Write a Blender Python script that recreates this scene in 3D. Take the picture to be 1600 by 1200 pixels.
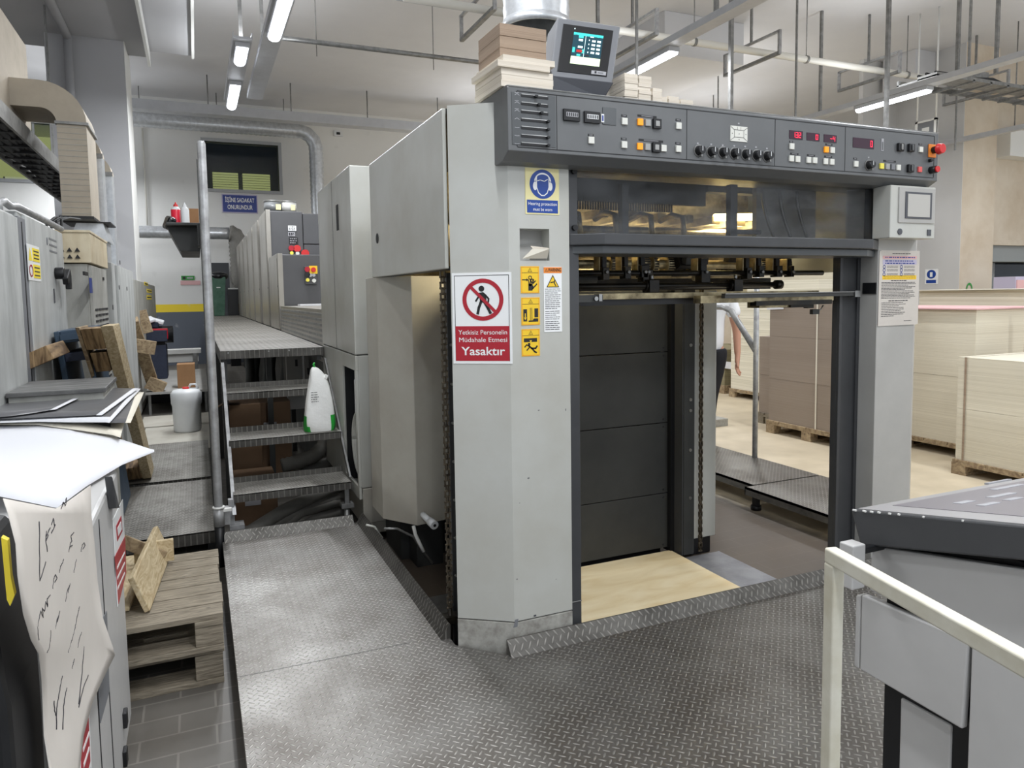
import bpy, bmesh, math, random
from mathutils import Vector, Matrix
for o in list(bpy.data.objects): bpy.data.objects.remove(o, do_unlink=True)
scene = bpy.context.scene
COL = scene.collection
R = math.radians
rnd = random.Random(7)

# ------------------------------------------------------------ camera
F_PX, CY, YAW, PITCH, ROLL, EYE = 1124.0, 548.0, 0.412, -0.0780, -0.01506, 1.49
_fwd = Vector((math.sin(YAW)*math.cos(PITCH), math.cos(YAW)*math.cos(PITCH), math.sin(PITCH)))
_rt = Vector((math.cos(YAW), -math.sin(YAW), 0))
_up = _rt.cross(_fwd)
CR = _rt*math.cos(ROLL) + _up*math.sin(ROLL)
CU = -_rt*math.sin(ROLL) + _up*math.cos(ROLL)
CF = _fwd
cam_data = bpy.data.cameras.new('camera'); cam = bpy.data.objects.new('camera', cam_data); COL.objects.link(cam)
cam_data.sensor_fit = 'HORIZONTAL'; cam_data.sensor_width = 36.0
cam_data.lens = F_PX/1600*36.0
cam_data.shift_y = -(600-CY)/1600.0
cam_data.clip_start = 0.02; cam_data.clip_end = 200
cam.matrix_world = Matrix(((CR.x, CU.x, -CF.x, 0), (CR.y, CU.y, -CF.y, 0), (CR.z, CU.z, -CF.z, EYE), (0, 0, 0, 1)))
scene.camera = cam

def at(px, py, X=None, Y=None, Z=None):
    """world point on the plane X=, Y= or Z= seen at a photograph pixel"""
    d = CF + CR*((px-800)/F_PX) - CU*((py-CY)/F_PX)
    o = Vector((0, 0, EYE))
    if X is not None: t = X/d.x
    elif Y is not None: t = Y/d.y
    else: t = (Z-EYE)/d.z
    return o + d*t

# ------------------------------------------------------------ world and exposure
scene.view_settings.view_transform = 'Standard'
scene.view_settings.look = 'None'
scene.view_settings.exposure = 0.0
scene.view_settings.gamma = 1.0
scene.view_settings.use_curve_mapping = False
w = bpy.data.worlds.new('world'); scene.world = w; w.use_nodes = True
bg = w.node_tree.nodes['Background']; bg.inputs[0].default_value = (0.86, 0.92, 1.0, 1); bg.inputs[1].default_value = 1.0
LAMP_W = 62.0       # watts per batten (downward)
UP_W = 17.0         # upward spill of each batten

# ------------------------------------------------------------ materials
def lin(c):
    return tuple(((v/255.0)/12.92 if v/255.0 <= 0.04045 else ((v/255.0+0.055)/1.055)**2.4) for v in c)
MATS = {}
def nn(nt, t, **k):
    n = nt.nodes.new(t)
    for a, b in k.items(): setattr(n, a, b)
    return n
def mat(name, rgb, rough=0.5, metal=0.0, var=0.0, vscale=6.0, dark=None, bump=0.0, bscale=60.0, stretch=None, emit=0.0, spec=0.5, alpha=None, emitrgb=None):
    """base colour with noise wear between rgb and dark (sRGB 0-255)"""
    m = bpy.data.materials.new(name); m.use_nodes = True; nt = m.node_tree
    b = nt.nodes['Principled BSDF']
    c = lin(rgb)
    b.inputs['Base Color'].default_value = (*c, 1); b.inputs['Roughness'].default_value = rough
    b.inputs['Metallic'].default_value = metal; b.inputs['Specular IOR Level'].default_value = spec
    tc = nn(nt, 'ShaderNodeTexCoord'); mp = nn(nt, 'ShaderNodeMapping'); nt.links.new(tc.outputs['Object'], mp.inputs[0])
    if stretch: mp.inputs['Scale'].default_value = stretch
    if var > 0:
        d = lin(dark) if dark else tuple(v*(1-var) for v in c)
        n1 = nn(nt, 'ShaderNodeTexNoise'); n1.inputs['Scale'].default_value = vscale; n1.inputs['Detail'].default_value = 6; n1.inputs['Roughness'].default_value = 0.62
        nt.links.new(mp.outputs[0], n1.inputs['Vector'])
        rp = nn(nt, 'ShaderNodeMapRange'); rp.inputs[1].default_value = 0.38; rp.inputs[2].default_value = 0.68
        nt.links.new(n1.outputs[0], rp.inputs[0])
        mx = nn(nt, 'ShaderNodeMix', data_type='RGBA'); mx.inputs[6].default_value = (*c, 1); mx.inputs[7].default_value = (*d, 1)
        nt.links.new(rp.outputs[0], mx.inputs[0]); nt.links.new(mx.outputs[2], b.inputs['Base Color'])
        rr = nn(nt, 'ShaderNodeMapRange'); rr.inputs[3].default_value = max(0.05, rough-0.07); rr.inputs[4].default_value = min(1, rough+0.12)
        nt.links.new(n1.outputs[0], rr.inputs[0]); nt.links.new(rr.outputs[0], b.inputs['Roughness'])
    if bump > 0:
        n2 = nn(nt, 'ShaderNodeTexNoise'); n2.inputs['Scale'].default_value = bscale; n2.inputs['Detail'].default_value = 4
        nt.links.new(mp.outputs[0], n2.inputs['Vector'])
        bp = nn(nt, 'ShaderNodeBump'); bp.inputs['Strength'].default_value = bump; bp.inputs['Distance'].default_value = 0.01
        nt.links.new(n2.outputs[0], bp.inputs['Height']); nt.links.new(bp.outputs[0], b.inputs['Normal'])
    if emit > 0:
        e = lin(emitrgb) if emitrgb else c
        b.inputs['Emission Color'].default_value = (*e, 1); b.inputs['Emission Strength'].default_value = emit
    if alpha is not None: b.inputs['Alpha'].default_value = alpha
    MATS[name] = m
    return m

def tread_mat(name, base, dark, rough=0.34, cell=0.023, metal=0.75, bstr=0.9, scuff=3.0, hi=1.32):
    m = bpy.data.materials.new(name); m.use_nodes = True; nt = m.node_tree; b = nt.nodes['Principled BSDF']; L = nt.links.new
    tc = nn(nt, 'ShaderNodeTexCoord')
    mp = nn(nt, 'ShaderNodeMapping'); mp.inputs['Rotation'].default_value = (0, 0, R(45)); mp.inputs['Scale'].default_value = (1/cell,)*3
    L(tc.outputs['Object'], mp.inputs[0])
    sp = nn(nt, 'ShaderNodeSeparateXYZ'); L(mp.outputs[0], sp.inputs[0])
    def M(op, a, bb=None, c=None):
        n = nn(nt, 'ShaderNodeMath', operation=op)
        for i, v in enumerate((a, bb, c)):
            if v is None: continue
            if isinstance(v, (int, float)): n.inputs[i].default_value = v
            else: L(v, n.inputs[i])
        return n.outputs[0]
    U, V = sp.outputs[0], sp.outputs[1]
    fu, fv = M('FLOOR', U), M('FLOOR', V)
    lu, lv = M('SUBTRACT', M('SUBTRACT', U, fu), 0.5), M('SUBTRACT', M('SUBTRACT', V, fv), 0.5)
    par = M('FLOORED_MODULO', M('ADD', fu, fv), 2.0)
    inv = M('SUBTRACT', 1.0, par)
    a = M('ADD', M('MULTIPLY', lu, par), M('MULTIPLY', lv, inv))
    c = M('ADD', M('MULTIPLY', lv, par), M('MULTIPLY', lu, inv))
    d = M('ADD', M('POWER', M('ABSOLUTE', M('DIVIDE', a, 0.56)), 2.0), M('POWER', M('ABSOLUTE', M('DIVIDE', c, 0.15)), 2.0))
    h = M('MAXIMUM', M('SUBTRACT', 1.0, d), 0.0); h = M('POWER', h, 0.5)
    n1 = nn(nt, 'ShaderNodeTexNoise'); n1.inputs['Scale'].default_value = scuff; n1.inputs['Detail'].default_value = 8; n1.inputs['Roughness'].default_value = 0.65
    L(tc.outputs['Object'], n1.inputs['Vector'])
    rp = nn(nt, 'ShaderNodeMapRange'); rp.inputs[1].default_value = 0.36; rp.inputs[2].default_value = 0.66; L(n1.outputs[0], rp.inputs[0])
    mx = nn(nt, 'ShaderNodeMix', data_type='RGBA'); mx.inputs[6].default_value = (*lin(base), 1); mx.inputs[7].default_value = (*lin(dark), 1)
    L(rp.outputs[0], mx.inputs[0])
    top = nn(nt, 'ShaderNodeMix', data_type='RGBA'); L(mx.outputs[2], top.inputs[6]); top.inputs[7].default_value = (*lin(tuple(min(255, v*hi) for v in base)), 1)
    L(M('MULTIPLY', h, 0.8), top.inputs[0]); L(top.outputs[2], b.inputs['Base Color'])
    rr = nn(nt, 'ShaderNodeMapRange'); rr.inputs[3].default_value = rough-0.04; rr.inputs[4].default_value = rough+0.2; L(n1.outputs[0], rr.inputs[0])
    L(M('SUBTRACT', rr.outputs[0], M('MULTIPLY', h, 0.10)), b.inputs['Roughness'])
    b.inputs['Metallic'].default_value = metal
    bp = nn(nt, 'ShaderNodeBump'); bp.inputs['Strength'].default_value = bstr; bp.inputs['Distance'].default_value = 0.0022
    L(h, bp.inputs['Height']); L(bp.outputs[0], b.inputs['Normal'])
    MATS[name] = m; return m

def wood_mat(name, a, bcol, scale=14, stretch=(1, 8, 8), rough=0.75, ring=2.5):
    m = bpy.data.materials.new(name); m.use_nodes = True; nt = m.node_tree; b = nt.nodes['Principled BSDF']; L = nt.links.new
    tc = nn(nt, 'ShaderNodeTexCoord'); mp = nn(nt, 'ShaderNodeMapping'); mp.inputs['Scale'].default_value = stretch; L(tc.outputs['Object'], mp.inputs[0])
    n = nn(nt, 'ShaderNodeTexNoise'); n.inputs['Scale'].default_value = scale; n.inputs['Detail'].default_value = 7; n.inputs['Distortion'].default_value = ring; L(mp.outputs[0], n.inputs['Vector'])
    r = nn(nt, 'ShaderNodeMapRange'); r.inputs[1].default_value = 0.35; r.inputs[2].default_value = 0.65; L(n.outputs[0], r.inputs[0])
    mx = nn(nt, 'ShaderNodeMix', data_type='RGBA'); mx.inputs[6].default_value = (*lin(a), 1); mx.inputs[7].default_value = (*lin(bcol), 1); L(r.outputs[0], mx.inputs[0])
    # knots
    v = nn(nt, 'ShaderNodeTexVoronoi'); v.inputs['Scale'].default_value = 5.5; L(tc.outputs['Object'], v.inputs['Vector'])
    kr = nn(nt, 'ShaderNodeMapRange'); kr.inputs[1].default_value = 0.03; kr.inputs[2].default_value = 0.075; kr.inputs[3].default_value = 0.65; kr.inputs[4].default_value = 0; L(v.outputs['Distance'], kr.inputs[0])
    k = nn(nt, 'ShaderNodeMix', data_type='RGBA'); L(mx.outputs[2], k.inputs[6]); k.inputs[7].default_value = (*lin(tuple(x*0.45 for x in bcol)), 1); L(kr.outputs[0], k.inputs[0])
    L(k.outputs[2], b.inputs['Base Color']); b.inputs['Roughness'].default_value = rough
    bp = nn(nt, 'ShaderNodeBump'); bp.inputs['Strength'].default_value = 0.35; bp.inputs['Distance'].default_value = 0.004; L(n.outputs[0], bp.inputs['Height']); L(bp.outputs[0], b.inputs['Normal'])
    MATS[name] = m; return m

def layered_mat(name, a, bcol, freq=160.0, band=7.0, rough=0.85):
    """edges of stacked board: fine horizontal lines with broader bands, by height"""
    m = bpy.data.materials.new(name); m.use_nodes = True; nt = m.node_tree; b = nt.nodes['Principled BSDF']; L = nt.links.new
    tc = nn(nt, 'ShaderNodeTexCoord')
    mp = nn(nt, 'ShaderNodeMapping'); mp.inputs['Scale'].default_value = (0.5, 0.5, freq); L(tc.outputs['Object'], mp.inputs[0])
    n = nn(nt, 'ShaderNodeTexNoise'); n.inputs['Scale'].default_value = 1.0; n.inputs['Detail'].default_value = 2; L(mp.outputs[0], n.inputs['Vector'])
    mp2 = nn(nt, 'ShaderNodeMapping'); mp2.inputs['Scale'].default_value = (0.25, 0.25, band); L(tc.outputs['Object'], mp2.inputs[0])
    n2 = nn(nt, 'ShaderNodeTexNoise'); n2.inputs['Scale'].default_value = 1.0; n2.inputs['Detail'].default_value = 3; L(mp2.outputs[0], n2.inputs['Vector'])
    ad = nn(nt, 'ShaderNodeMath', operation='MULTIPLY_ADD'); L(n.outputs[0], ad.inputs[0]); ad.inputs[1].default_value = 0.6; 
    sc = nn(nt, 'ShaderNodeMath', operation='MULTIPLY'); L(n2.outputs[0], sc.inputs[0]); sc.inputs[1].default_value = 0.5; L(sc.outputs[0], ad.inputs[2])
    r = nn(nt, 'ShaderNodeMapRange'); r.inputs[1].default_value = 0.42; r.inputs[2].default_value = 0.70; L(ad.outputs[0], r.inputs[0])
    mx = nn(nt, 'ShaderNodeMix', data_type='RGBA'); mx.inputs[6].default_value = (*lin(a), 1); mx.inputs[7].default_value = (*lin(bcol), 1); L(r.outputs[0], mx.inputs[0])
    L(mx.outputs[2], b.inputs['Base Color']); b.inputs['Roughness'].default_value = rough
    bp = nn(nt, 'ShaderNodeBump'); bp.inputs['Strength'].default_value = 0.3; bp.inputs['Distance'].default_value = 0.003; L(n.outputs[0], bp.inputs['Height']); L(bp.outputs[0], b.inputs['Normal'])
    MATS[name] = m; return m

mat('machine', (193, 194, 188), 0.30, var=0.14, vscale=2.2, dark=(182, 181, 172))
mat('machine_grey', (176, 175, 171), 0.42, var=0.12, vscale=3)
mat('bench_top', (120, 120, 118), 0.5, var=0.5, vscale=9, dark=(70, 70, 70), stretch=(0.5, 3, 1))
mat('machine_lower', (190, 187, 176), 0.45, var=0.15, vscale=2.5, dark=(174, 168, 156))
mat('scuffed', (176, 175, 168), 0.55, var=0.4, vscale=24, dark=(138, 135, 128))
mat('side_steel', (172, 168, 160), 0.32, metal=0.75, var=0.12, vscale=1.2, dark=(150, 146, 138))
mat('console', (103, 105, 106), 0.36, var=0.12, vscale=5)
mat('console_edge', (82, 85, 87), 0.32, var=0.1, vscale=5)
mat('dark_paint', (66, 67, 69), 0.42, var=0.2, vscale=5)
mat('dark_panel', (58, 59, 57), 0.5, var=0.25, vscale=3, dark=(47, 48, 47))
mat('unit_dark', (84, 84, 86), 0.45, var=0.1, vscale=3)
mat('black', (18, 19, 22), 0.45)
mat('oily_black', (26, 25, 24), 0.3, metal=0.5, var=0.4, vscale=12, dark=(54, 48, 38))
mat('steel', (172, 172, 170), 0.3, metal=0.9, var=0.25, vscale=9)
mat('steel_dull', (150, 150, 148), 0.45, metal=0.7, var=0.35, vscale=12)
mat('steel_warm', (190, 176, 140), 0.3, metal=0.7, var=0.4, vscale=10, dark=(90, 80, 60))
mat('beige_cast', (205, 190, 150), 0.5, var=0.4, vscale=9, dark=(120, 106, 80))
mat('galvanised', (214, 217, 220), 0.3, metal=0.6, var=0.25, vscale=14)
mat('tube_paint', (176, 177, 178), 0.4, metal=0.3, var=0.3, vscale=14, dark=(140, 140, 140))
mat('chain', (120, 110, 94), 0.45, metal=0.8, var=0.4, vscale=40, dark=(60, 52, 44))
tread_mat('tread', (142, 140, 136), (106, 101, 95), rough=0.36)
tread_mat('tread_old', (140, 138, 132), (92, 88, 82), rough=0.45, cell=0.026, metal=0.5, bstr=0.8, scuff=4)
tread_mat('tread_walk', (98, 95, 89), (74, 71, 66), rough=0.5, cell=0.06, metal=0.3, bstr=1.6, scuff=2, hi=1.95)
tread_mat('tread_edge', (104, 102, 98), (70, 68, 64), rough=0.45, cell=0.023, metal=0.6, bstr=0.8, scuff=5)
mat('white_rail', (226, 223, 208), 0.5, var=0.2, vscale=9, dark=(204, 198, 176))
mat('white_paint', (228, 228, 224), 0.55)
mat('white_plastic', (225, 227, 228), 0.4, var=0.06, vscale=5)
mat('paper', (222, 223, 227), 0.7)
mat('paper_warm', (208, 202, 194), 0.8, var=0.08, vscale=3)
mat('sheet_grey', (104, 104, 106), 0.28, var=0.05, vscale=3)
mat('board_white', (228, 222, 206), 0.8)
mat('pink_sheet', (222, 178, 178), 0.8)
mat('desk_body', (196, 195, 193), 0.42, var=0.1, vscale=3)
mat('desk_top', (74, 75, 77), 0.4, var=0.12, vscale=4)
mat('desk_top_grey', (160, 158, 158), 0.42, var=0.1, vscale=3)
mat('desk_field', (126, 122, 126), 0.4)
mat('cab_grey', (190, 192, 190), 0.48, var=0.3, vscale=7, dark=(158, 160, 158), stretch=(1, 1, 0.3))
mat('cab_grey2', (182, 182, 176), 0.5, var=0.25, vscale=5, dark=(146, 144, 136), stretch=(1, 1, 0.35))
mat('cab_beige', (218, 206, 178), 0.55, var=0.2, vscale=6, dark=(190, 172, 138), stretch=(1, 1, 0.4))
mat('dark_slot', (30, 30, 32), 0.6)
mat('duct_board', (176, 166, 150), 0.7, var=0.12, vscale=5)
mat('cardboard', (158, 120, 84), 0.85, var=0.15, vscale=6)
mat('cardboard_dark', (112, 88, 66), 0.85, var=0.15, vscale=6)
mat('blue_plastic', (52, 72, 92), 0.5, var=0.15, vscale=5)
mat('navy', (36, 44, 64), 0.6, var=0.2, vscale=20)
mat('green_bin', (38, 84, 62), 0.45, var=0.25, vscale=6, dark=(70, 104, 86))
mat('bag_black', (16, 17, 20), 0.25, bump=0.6, bscale=30)
mat('bag_white', (240, 240, 236), 0.45, bump=0.5, bscale=24)
mat('bag_green', (40, 168, 60), 0.45)
mat('hose', (128, 126, 120), 0.6, var=0.2, vscale=9)
mat('hose_pale', (206, 206, 198), 0.4)
mat('red', (206, 44, 44), 0.35)
mat('red_liquid', (232, 40, 66), 0.3)
mat('orange', (248, 156, 26), 0.4, emit=0.35)
mat('yellow', (246, 222, 60), 0.5)
mat('sign_yellow', (246, 204, 44), 0.5)
mat('sign_red', (176, 30, 46), 0.35)
mat('sign_blue', (26, 68, 152), 0.35)
mat('sign_cream', (238, 228, 168), 0.4)
mat('sign_white', (242, 243, 242), 0.35)
mat('sign_black', (28, 28, 30), 0.5)
mat('sign_navy', (40, 60, 138), 0.4)
mat('sign_green', (50, 150, 60), 0.5)
mat('sign_orange', (240, 140, 50), 0.5)
mat('label_grey', (168, 168, 172), 0.6)
mat('label_lilac', (190, 184, 206), 0.6)
mat('ink', (40, 38, 44), 0.7)
mat('button', (222, 222, 214), 0.4)
mat('button_grey', (160, 160, 158), 0.4)
mat('button_yellow', (240, 226, 90), 0.4)
mat('button_red', (222, 96, 92), 0.4)
mat('led_red', (255, 40, 70), 0.4, emit=2.2)
mat('display', (58, 30, 46), 0.15)
mat('screen_grey', (186, 184, 178), 0.12)
mat('screen_blue', (14, 40, 52), 0.2, emit=0.6, emitrgb=(44, 92, 106))
mat('screen_teal', (60, 190, 180), 0.3, emit=0.9)
mat('screen_pale', (214, 230, 190), 0.3, emit=0.8)
mat('screen_white', (220, 240, 240), 0.3, emit=1.0)
mat('monitor_grey', (122, 124, 128), 0.5, var=0.08, vscale=4)
mat('monitor_dark', (78, 80, 86), 0.5)
mat('lamp_on', (255, 255, 255), 0.5, emit=9.0, emitrgb=(240, 246, 255))
mat('lamp_warm', (255, 240, 190), 0.5, emit=14.0, emitrgb=(255, 226, 150))
mat('lamp_body', (186, 188, 192), 0.45, var=0.1, vscale=6)
mat('glow_pane', (120, 140, 90), 0.5, emit=1.0, emitrgb=(206, 216, 142))
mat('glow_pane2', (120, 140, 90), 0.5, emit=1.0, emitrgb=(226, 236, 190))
mat('dark_glass', (20, 26, 34), 0.08, spec=0.6)
mat('frame_grey', (168, 170, 172), 0.5)
mat('skin', (198, 148, 124), 0.5)
mat('cloth_white', (232, 234, 238), 0.85, bump=0.2, bscale=12)
mat('cloth_black', (24, 25, 32), 0.85)
mat('hair', (30, 24, 20), 0.7)
mat('pipe_white', (224, 222, 214), 0.4)
mat('foil', (206, 208, 210), 0.25, metal=0.9, bump=0.9, bscale=22)
mat('rubber', (28, 28, 30), 0.6)
mat('base_plate', (150, 152, 158), 0.4, metal=0.5, var=0.3, vscale=7)
wood_mat('plywood', (236, 222, 188), (222, 202, 160), scale=3.0, stretch=(1.0, 3.5, 5), ring=0.8)
wood_mat('pallet_old', (158, 148, 130), (116, 107, 92), scale=5, stretch=(1.2, 12, 12))
wood_mat('pallet_old_y', (172, 152, 124), (124, 104, 82), scale=5, stretch=(12, 1.2, 12))
wood_mat('wood_light', (216, 200, 166), (182, 160, 122), scale=5, stretch=(6, 1.2, 6))
wood_mat('wood_end', (168, 140, 102), (92, 70, 46), scale=4, stretch=(14, 1, 1.5), ring=0.6)
wood_mat('wood_mid', (178, 158, 126), (128, 108, 84), scale=6, stretch=(2, 2, 2))
layered_mat('stack_cream', (224, 217, 198), (206, 198, 178), 150, 6)
layered_mat('stack_cream_light', (238, 232, 214), (206, 200, 178), 60, 6)
layered_mat('stack_brown', (158, 145, 132), (146, 132, 119), 260, 5)
layered_mat('stack_olive', (150, 142, 112), (120, 112, 88), 120, 8)
layered_mat('stack_white', (232, 224, 210), (196, 184, 166), 200, 30)
layered_mat('stack_tan', (168, 148, 128), (142, 122, 104), 300, 24)

def glass_mat():
    m = bpy.data.materials.new('acrylic'); m.use_nodes = True; nt = m.node_tree; L = nt.links.new
    b = nt.nodes['Principled BSDF']; b.inputs['Base Color'].default_value = (*lin((96, 98, 100)), 1); b.inputs['Roughness'].default_value = 0.06
    tc = nn(nt, 'ShaderNodeTexCoord'); mp = nn(nt, 'ShaderNodeMapping'); mp.inputs['Scale'].default_value = (2, 2, 5); L(tc.outputs['Object'], mp.inputs[0])
    n = nn(nt, 'ShaderNodeTexNoise'); n.inputs['Scale'].default_value = 2.0; n.inputs['Detail'].default_value = 8; L(mp.outputs[0], n.inputs['Vector'])
    r = nn(nt, 'ShaderNodeMapRange'); r.inputs[1].default_value = 0.35; r.inputs[2].default_value = 0.75; r.inputs[3].default_value = 0.07; r.inputs[4].default_value = 0.46; L(n.outputs[0], r.inputs[0])
    L(r.outputs[0], b.inputs['Alpha'])
    MATS['acrylic'] = m
    m2 = bpy.data.materials.new('clear_glass'); m2.use_nodes = True; b = m2.node_tree.nodes['Principled BSDF']
    b.inputs['Base Color'].default_value = (0.02, 0.03, 0.045, 1); b.inputs['Roughness'].default_value = 0.05; b.inputs['Alpha'].default_value = 0.42
    MATS['clear_glass'] = m2
glass_mat()

def floor_mat():
    m = bpy.data.materials.new('floor'); m.use_nodes = True; nt = m.node_tree; b = nt.nodes['Principled BSDF']; L = nt.links.new
    tc = nn(nt, 'ShaderNodeTexCoord')
    br = nn(nt, 'ShaderNodeTexBrick'); br.inputs['Scale'].default_value = 1.0; br.offset = 0.5
    br.inputs['Brick Width'].default_value = 0.24; br.inputs['Row Height'].default_value = 0.12; br.inputs['Mortar Size'].default_value = 0.004
    br.inputs['Color1'].default_value = (*lin((112, 109, 103)), 1); br.inputs['Color2'].default_value = (*lin((100, 97, 92)), 1); br.inputs['Mortar'].default_value = (*lin((136, 132, 125)), 1)
    L(tc.outputs['Object'], br.inputs['Vector'])
    n = nn(nt, 'ShaderNodeTexNoise'); n.inputs['Scale'].default_value = 2.6; n.inputs['Detail'].default_value = 9; L(tc.outputs['Object'], n.inputs['Vector'])
    r = nn(nt, 'ShaderNodeMapRange'); r.inputs[1].default_value = 0.35; r.inputs[2].default_value = 0.7; r.inputs[4].default_value = 0.55; L(n.outputs[0], r.inputs[0])
    mx = nn(nt, 'ShaderNodeMix', data_type='RGBA'); L(br.outputs[0], mx.inputs[6]); mx.inputs[7].default_value = (*lin((84, 78, 70)), 1); L(r.outputs[0], mx.inputs[0])
    r2 = nn(nt, 'ShaderNodeMapRange'); r2.inputs[1].default_value = 0.3; r2.inputs[2].default_value = 0.75; L(n.outputs[0], r2.inputs[0])
    m2 = nn(nt, 'ShaderNodeMix', data_type='RGBA'); m2.inputs[6].default_value = (*lin((222, 208, 182)), 1); m2.inputs[7].default_value = (*lin((192, 178, 152)), 1); L(r2.outputs[0], m2.inputs[0])
    sp = nn(nt, 'ShaderNodeSeparateXYZ'); L(tc.outputs['Object'], sp.inputs[0])
    ma = nn(nt, 'ShaderNodeMath', operation='MULTIPLY_ADD'); L(n.outputs[0], ma.inputs[0]); ma.inputs[1].default_value = 0.25; L(sp.outputs[0], ma.inputs[2])
    st = nn(nt, 'ShaderNodeMapRange'); st.inputs[1].default_value = 3.50; st.inputs[2].default_value = 3.60; L(ma.outputs[0], st.inputs[0])
    m3 = nn(nt, 'ShaderNodeMix', data_type='RGBA'); L(mx.outputs[2], m3.inputs[6]); L(m2.outputs[2], m3.inputs[7]); L(st.outputs[0], m3.inputs[0])
    def rng(inp, a0, a1, inv=False):
        q = nn(nt, 'ShaderNodeMapRange'); q.inputs[1].default_value = a0; q.inputs[2].default_value = a1
        if inv: q.inputs[3].default_value = 1; q.inputs[4].default_value = 0
        L(inp, q.inputs[0]); return q.outputs[0]
    def mul(a_, b_):
        q = nn(nt, 'ShaderNodeMath', operation='MULTIPLY'); L(a_, q.inputs[0]); L(b_, q.inputs[1]); return q.outputs[0]
    oil = mul(mul(rng(ma.outputs[0], 0.95, 1.05), rng(ma.outputs[0], 3.40, 3.62, True)), rng(sp.outputs[1], 3.9, 4.4, True))
    ok = nn(nt, 'ShaderNodeMath', operation='MULTIPLY'); L(oil, ok.inputs[0]); ok.inputs[1].default_value = 0.85
    m4 = nn(nt, 'ShaderNodeMix', data_type='RGBA'); L(m3.outputs[2], m4.inputs[6]); m4.inputs[7].default_value = (*lin((92, 80, 68)), 1); L(ok.outputs[0], m4.inputs[0])
    L(m4.outputs[2], b.inputs['Base Color']); b.inputs['Roughness'].default_value = 0.5
    bp = nn(nt, 'ShaderNodeBump'); bp.inputs['Strength'].default_value = 0.2; bp.inputs['Distance'].default_value = 0.004; L(n.outputs[0], bp.inputs['Height']); L(bp.outputs[0], b.inputs['Normal'])
    MATS['floor'] = m
floor_mat()

def wall_mat():
    m = bpy.data.materials.new('wall_paint'); m.use_nodes = True; nt = m.node_tree; b = nt.nodes['Principled BSDF']; L = nt.links.new
    tc = nn(nt, 'ShaderNodeTexCoord'); sp = nn(nt, 'ShaderNodeSeparateXYZ'); L(tc.outputs['Object'], sp.inputs[0])
    n = nn(nt, 'ShaderNodeTexNoise'); n.inputs['Scale'].default_value = 3; n.inputs['Detail'].default_value = 8; L(tc.outputs['Object'], n.inputs['Vector'])
    cr = nn(nt, 'ShaderNodeValToRGB'); cr.color_ramp.interpolation = 'CONSTANT'
    mr = nn(nt, 'ShaderNodeMapRange'); mr.inputs[1].default_value = 0; mr.inputs[2].default_value = 3; L(sp.outputs[2], mr.inputs[0]); L(mr.outputs[0], cr.inputs[0])
    e = cr.color_ramp.elements; e[0].position = 0; e[0].color = (*lin((98, 104, 114)), 1); e[1].position = 1.205/3; e[1].color = (*lin((246, 218, 60)), 1)
    e2 = e.new(1.375/3); e2.color = (*lin((228, 228, 225)), 1)
    rr = nn(nt, 'ShaderNodeMapRange'); rr.inputs[1].default_value = 0.62; rr.inputs[2].default_value = 0.7; rr.inputs[4].default_value = 0.35; L(n.outputs[0], rr.inputs[0])
    mx = nn(nt, 'ShaderNodeMix', data_type='RGBA'); L(cr.outputs[0], mx.inputs[6]); mx.inputs[7].default_value = (*lin((212, 212, 208)), 1); L(rr.outputs[0], mx.inputs[0])
    L(mx.outputs[2], b.inputs['Base Color']); b.inputs['Roughness'].default_value = 0.7
    MATS['wall_paint'] = m
wall_mat()
mat('wall_grey', (206, 206, 206), 0.75, var=0.05, vscale=1)
mat('pillar_grey', (178, 178, 180), 0.75, var=0.05, vscale=1)
mat('ceiling', (212, 212, 214), 0.8, var=0.08, vscale=0.6)
mat('wall_beige', (214, 202, 184), 0.8, var=0.12, vscale=1.2, dark=(196, 180, 158))
mat('lintel_grey', (150, 154, 154), 0.7)
mat('dark_wall', (70, 72, 76), 0.6)

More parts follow.
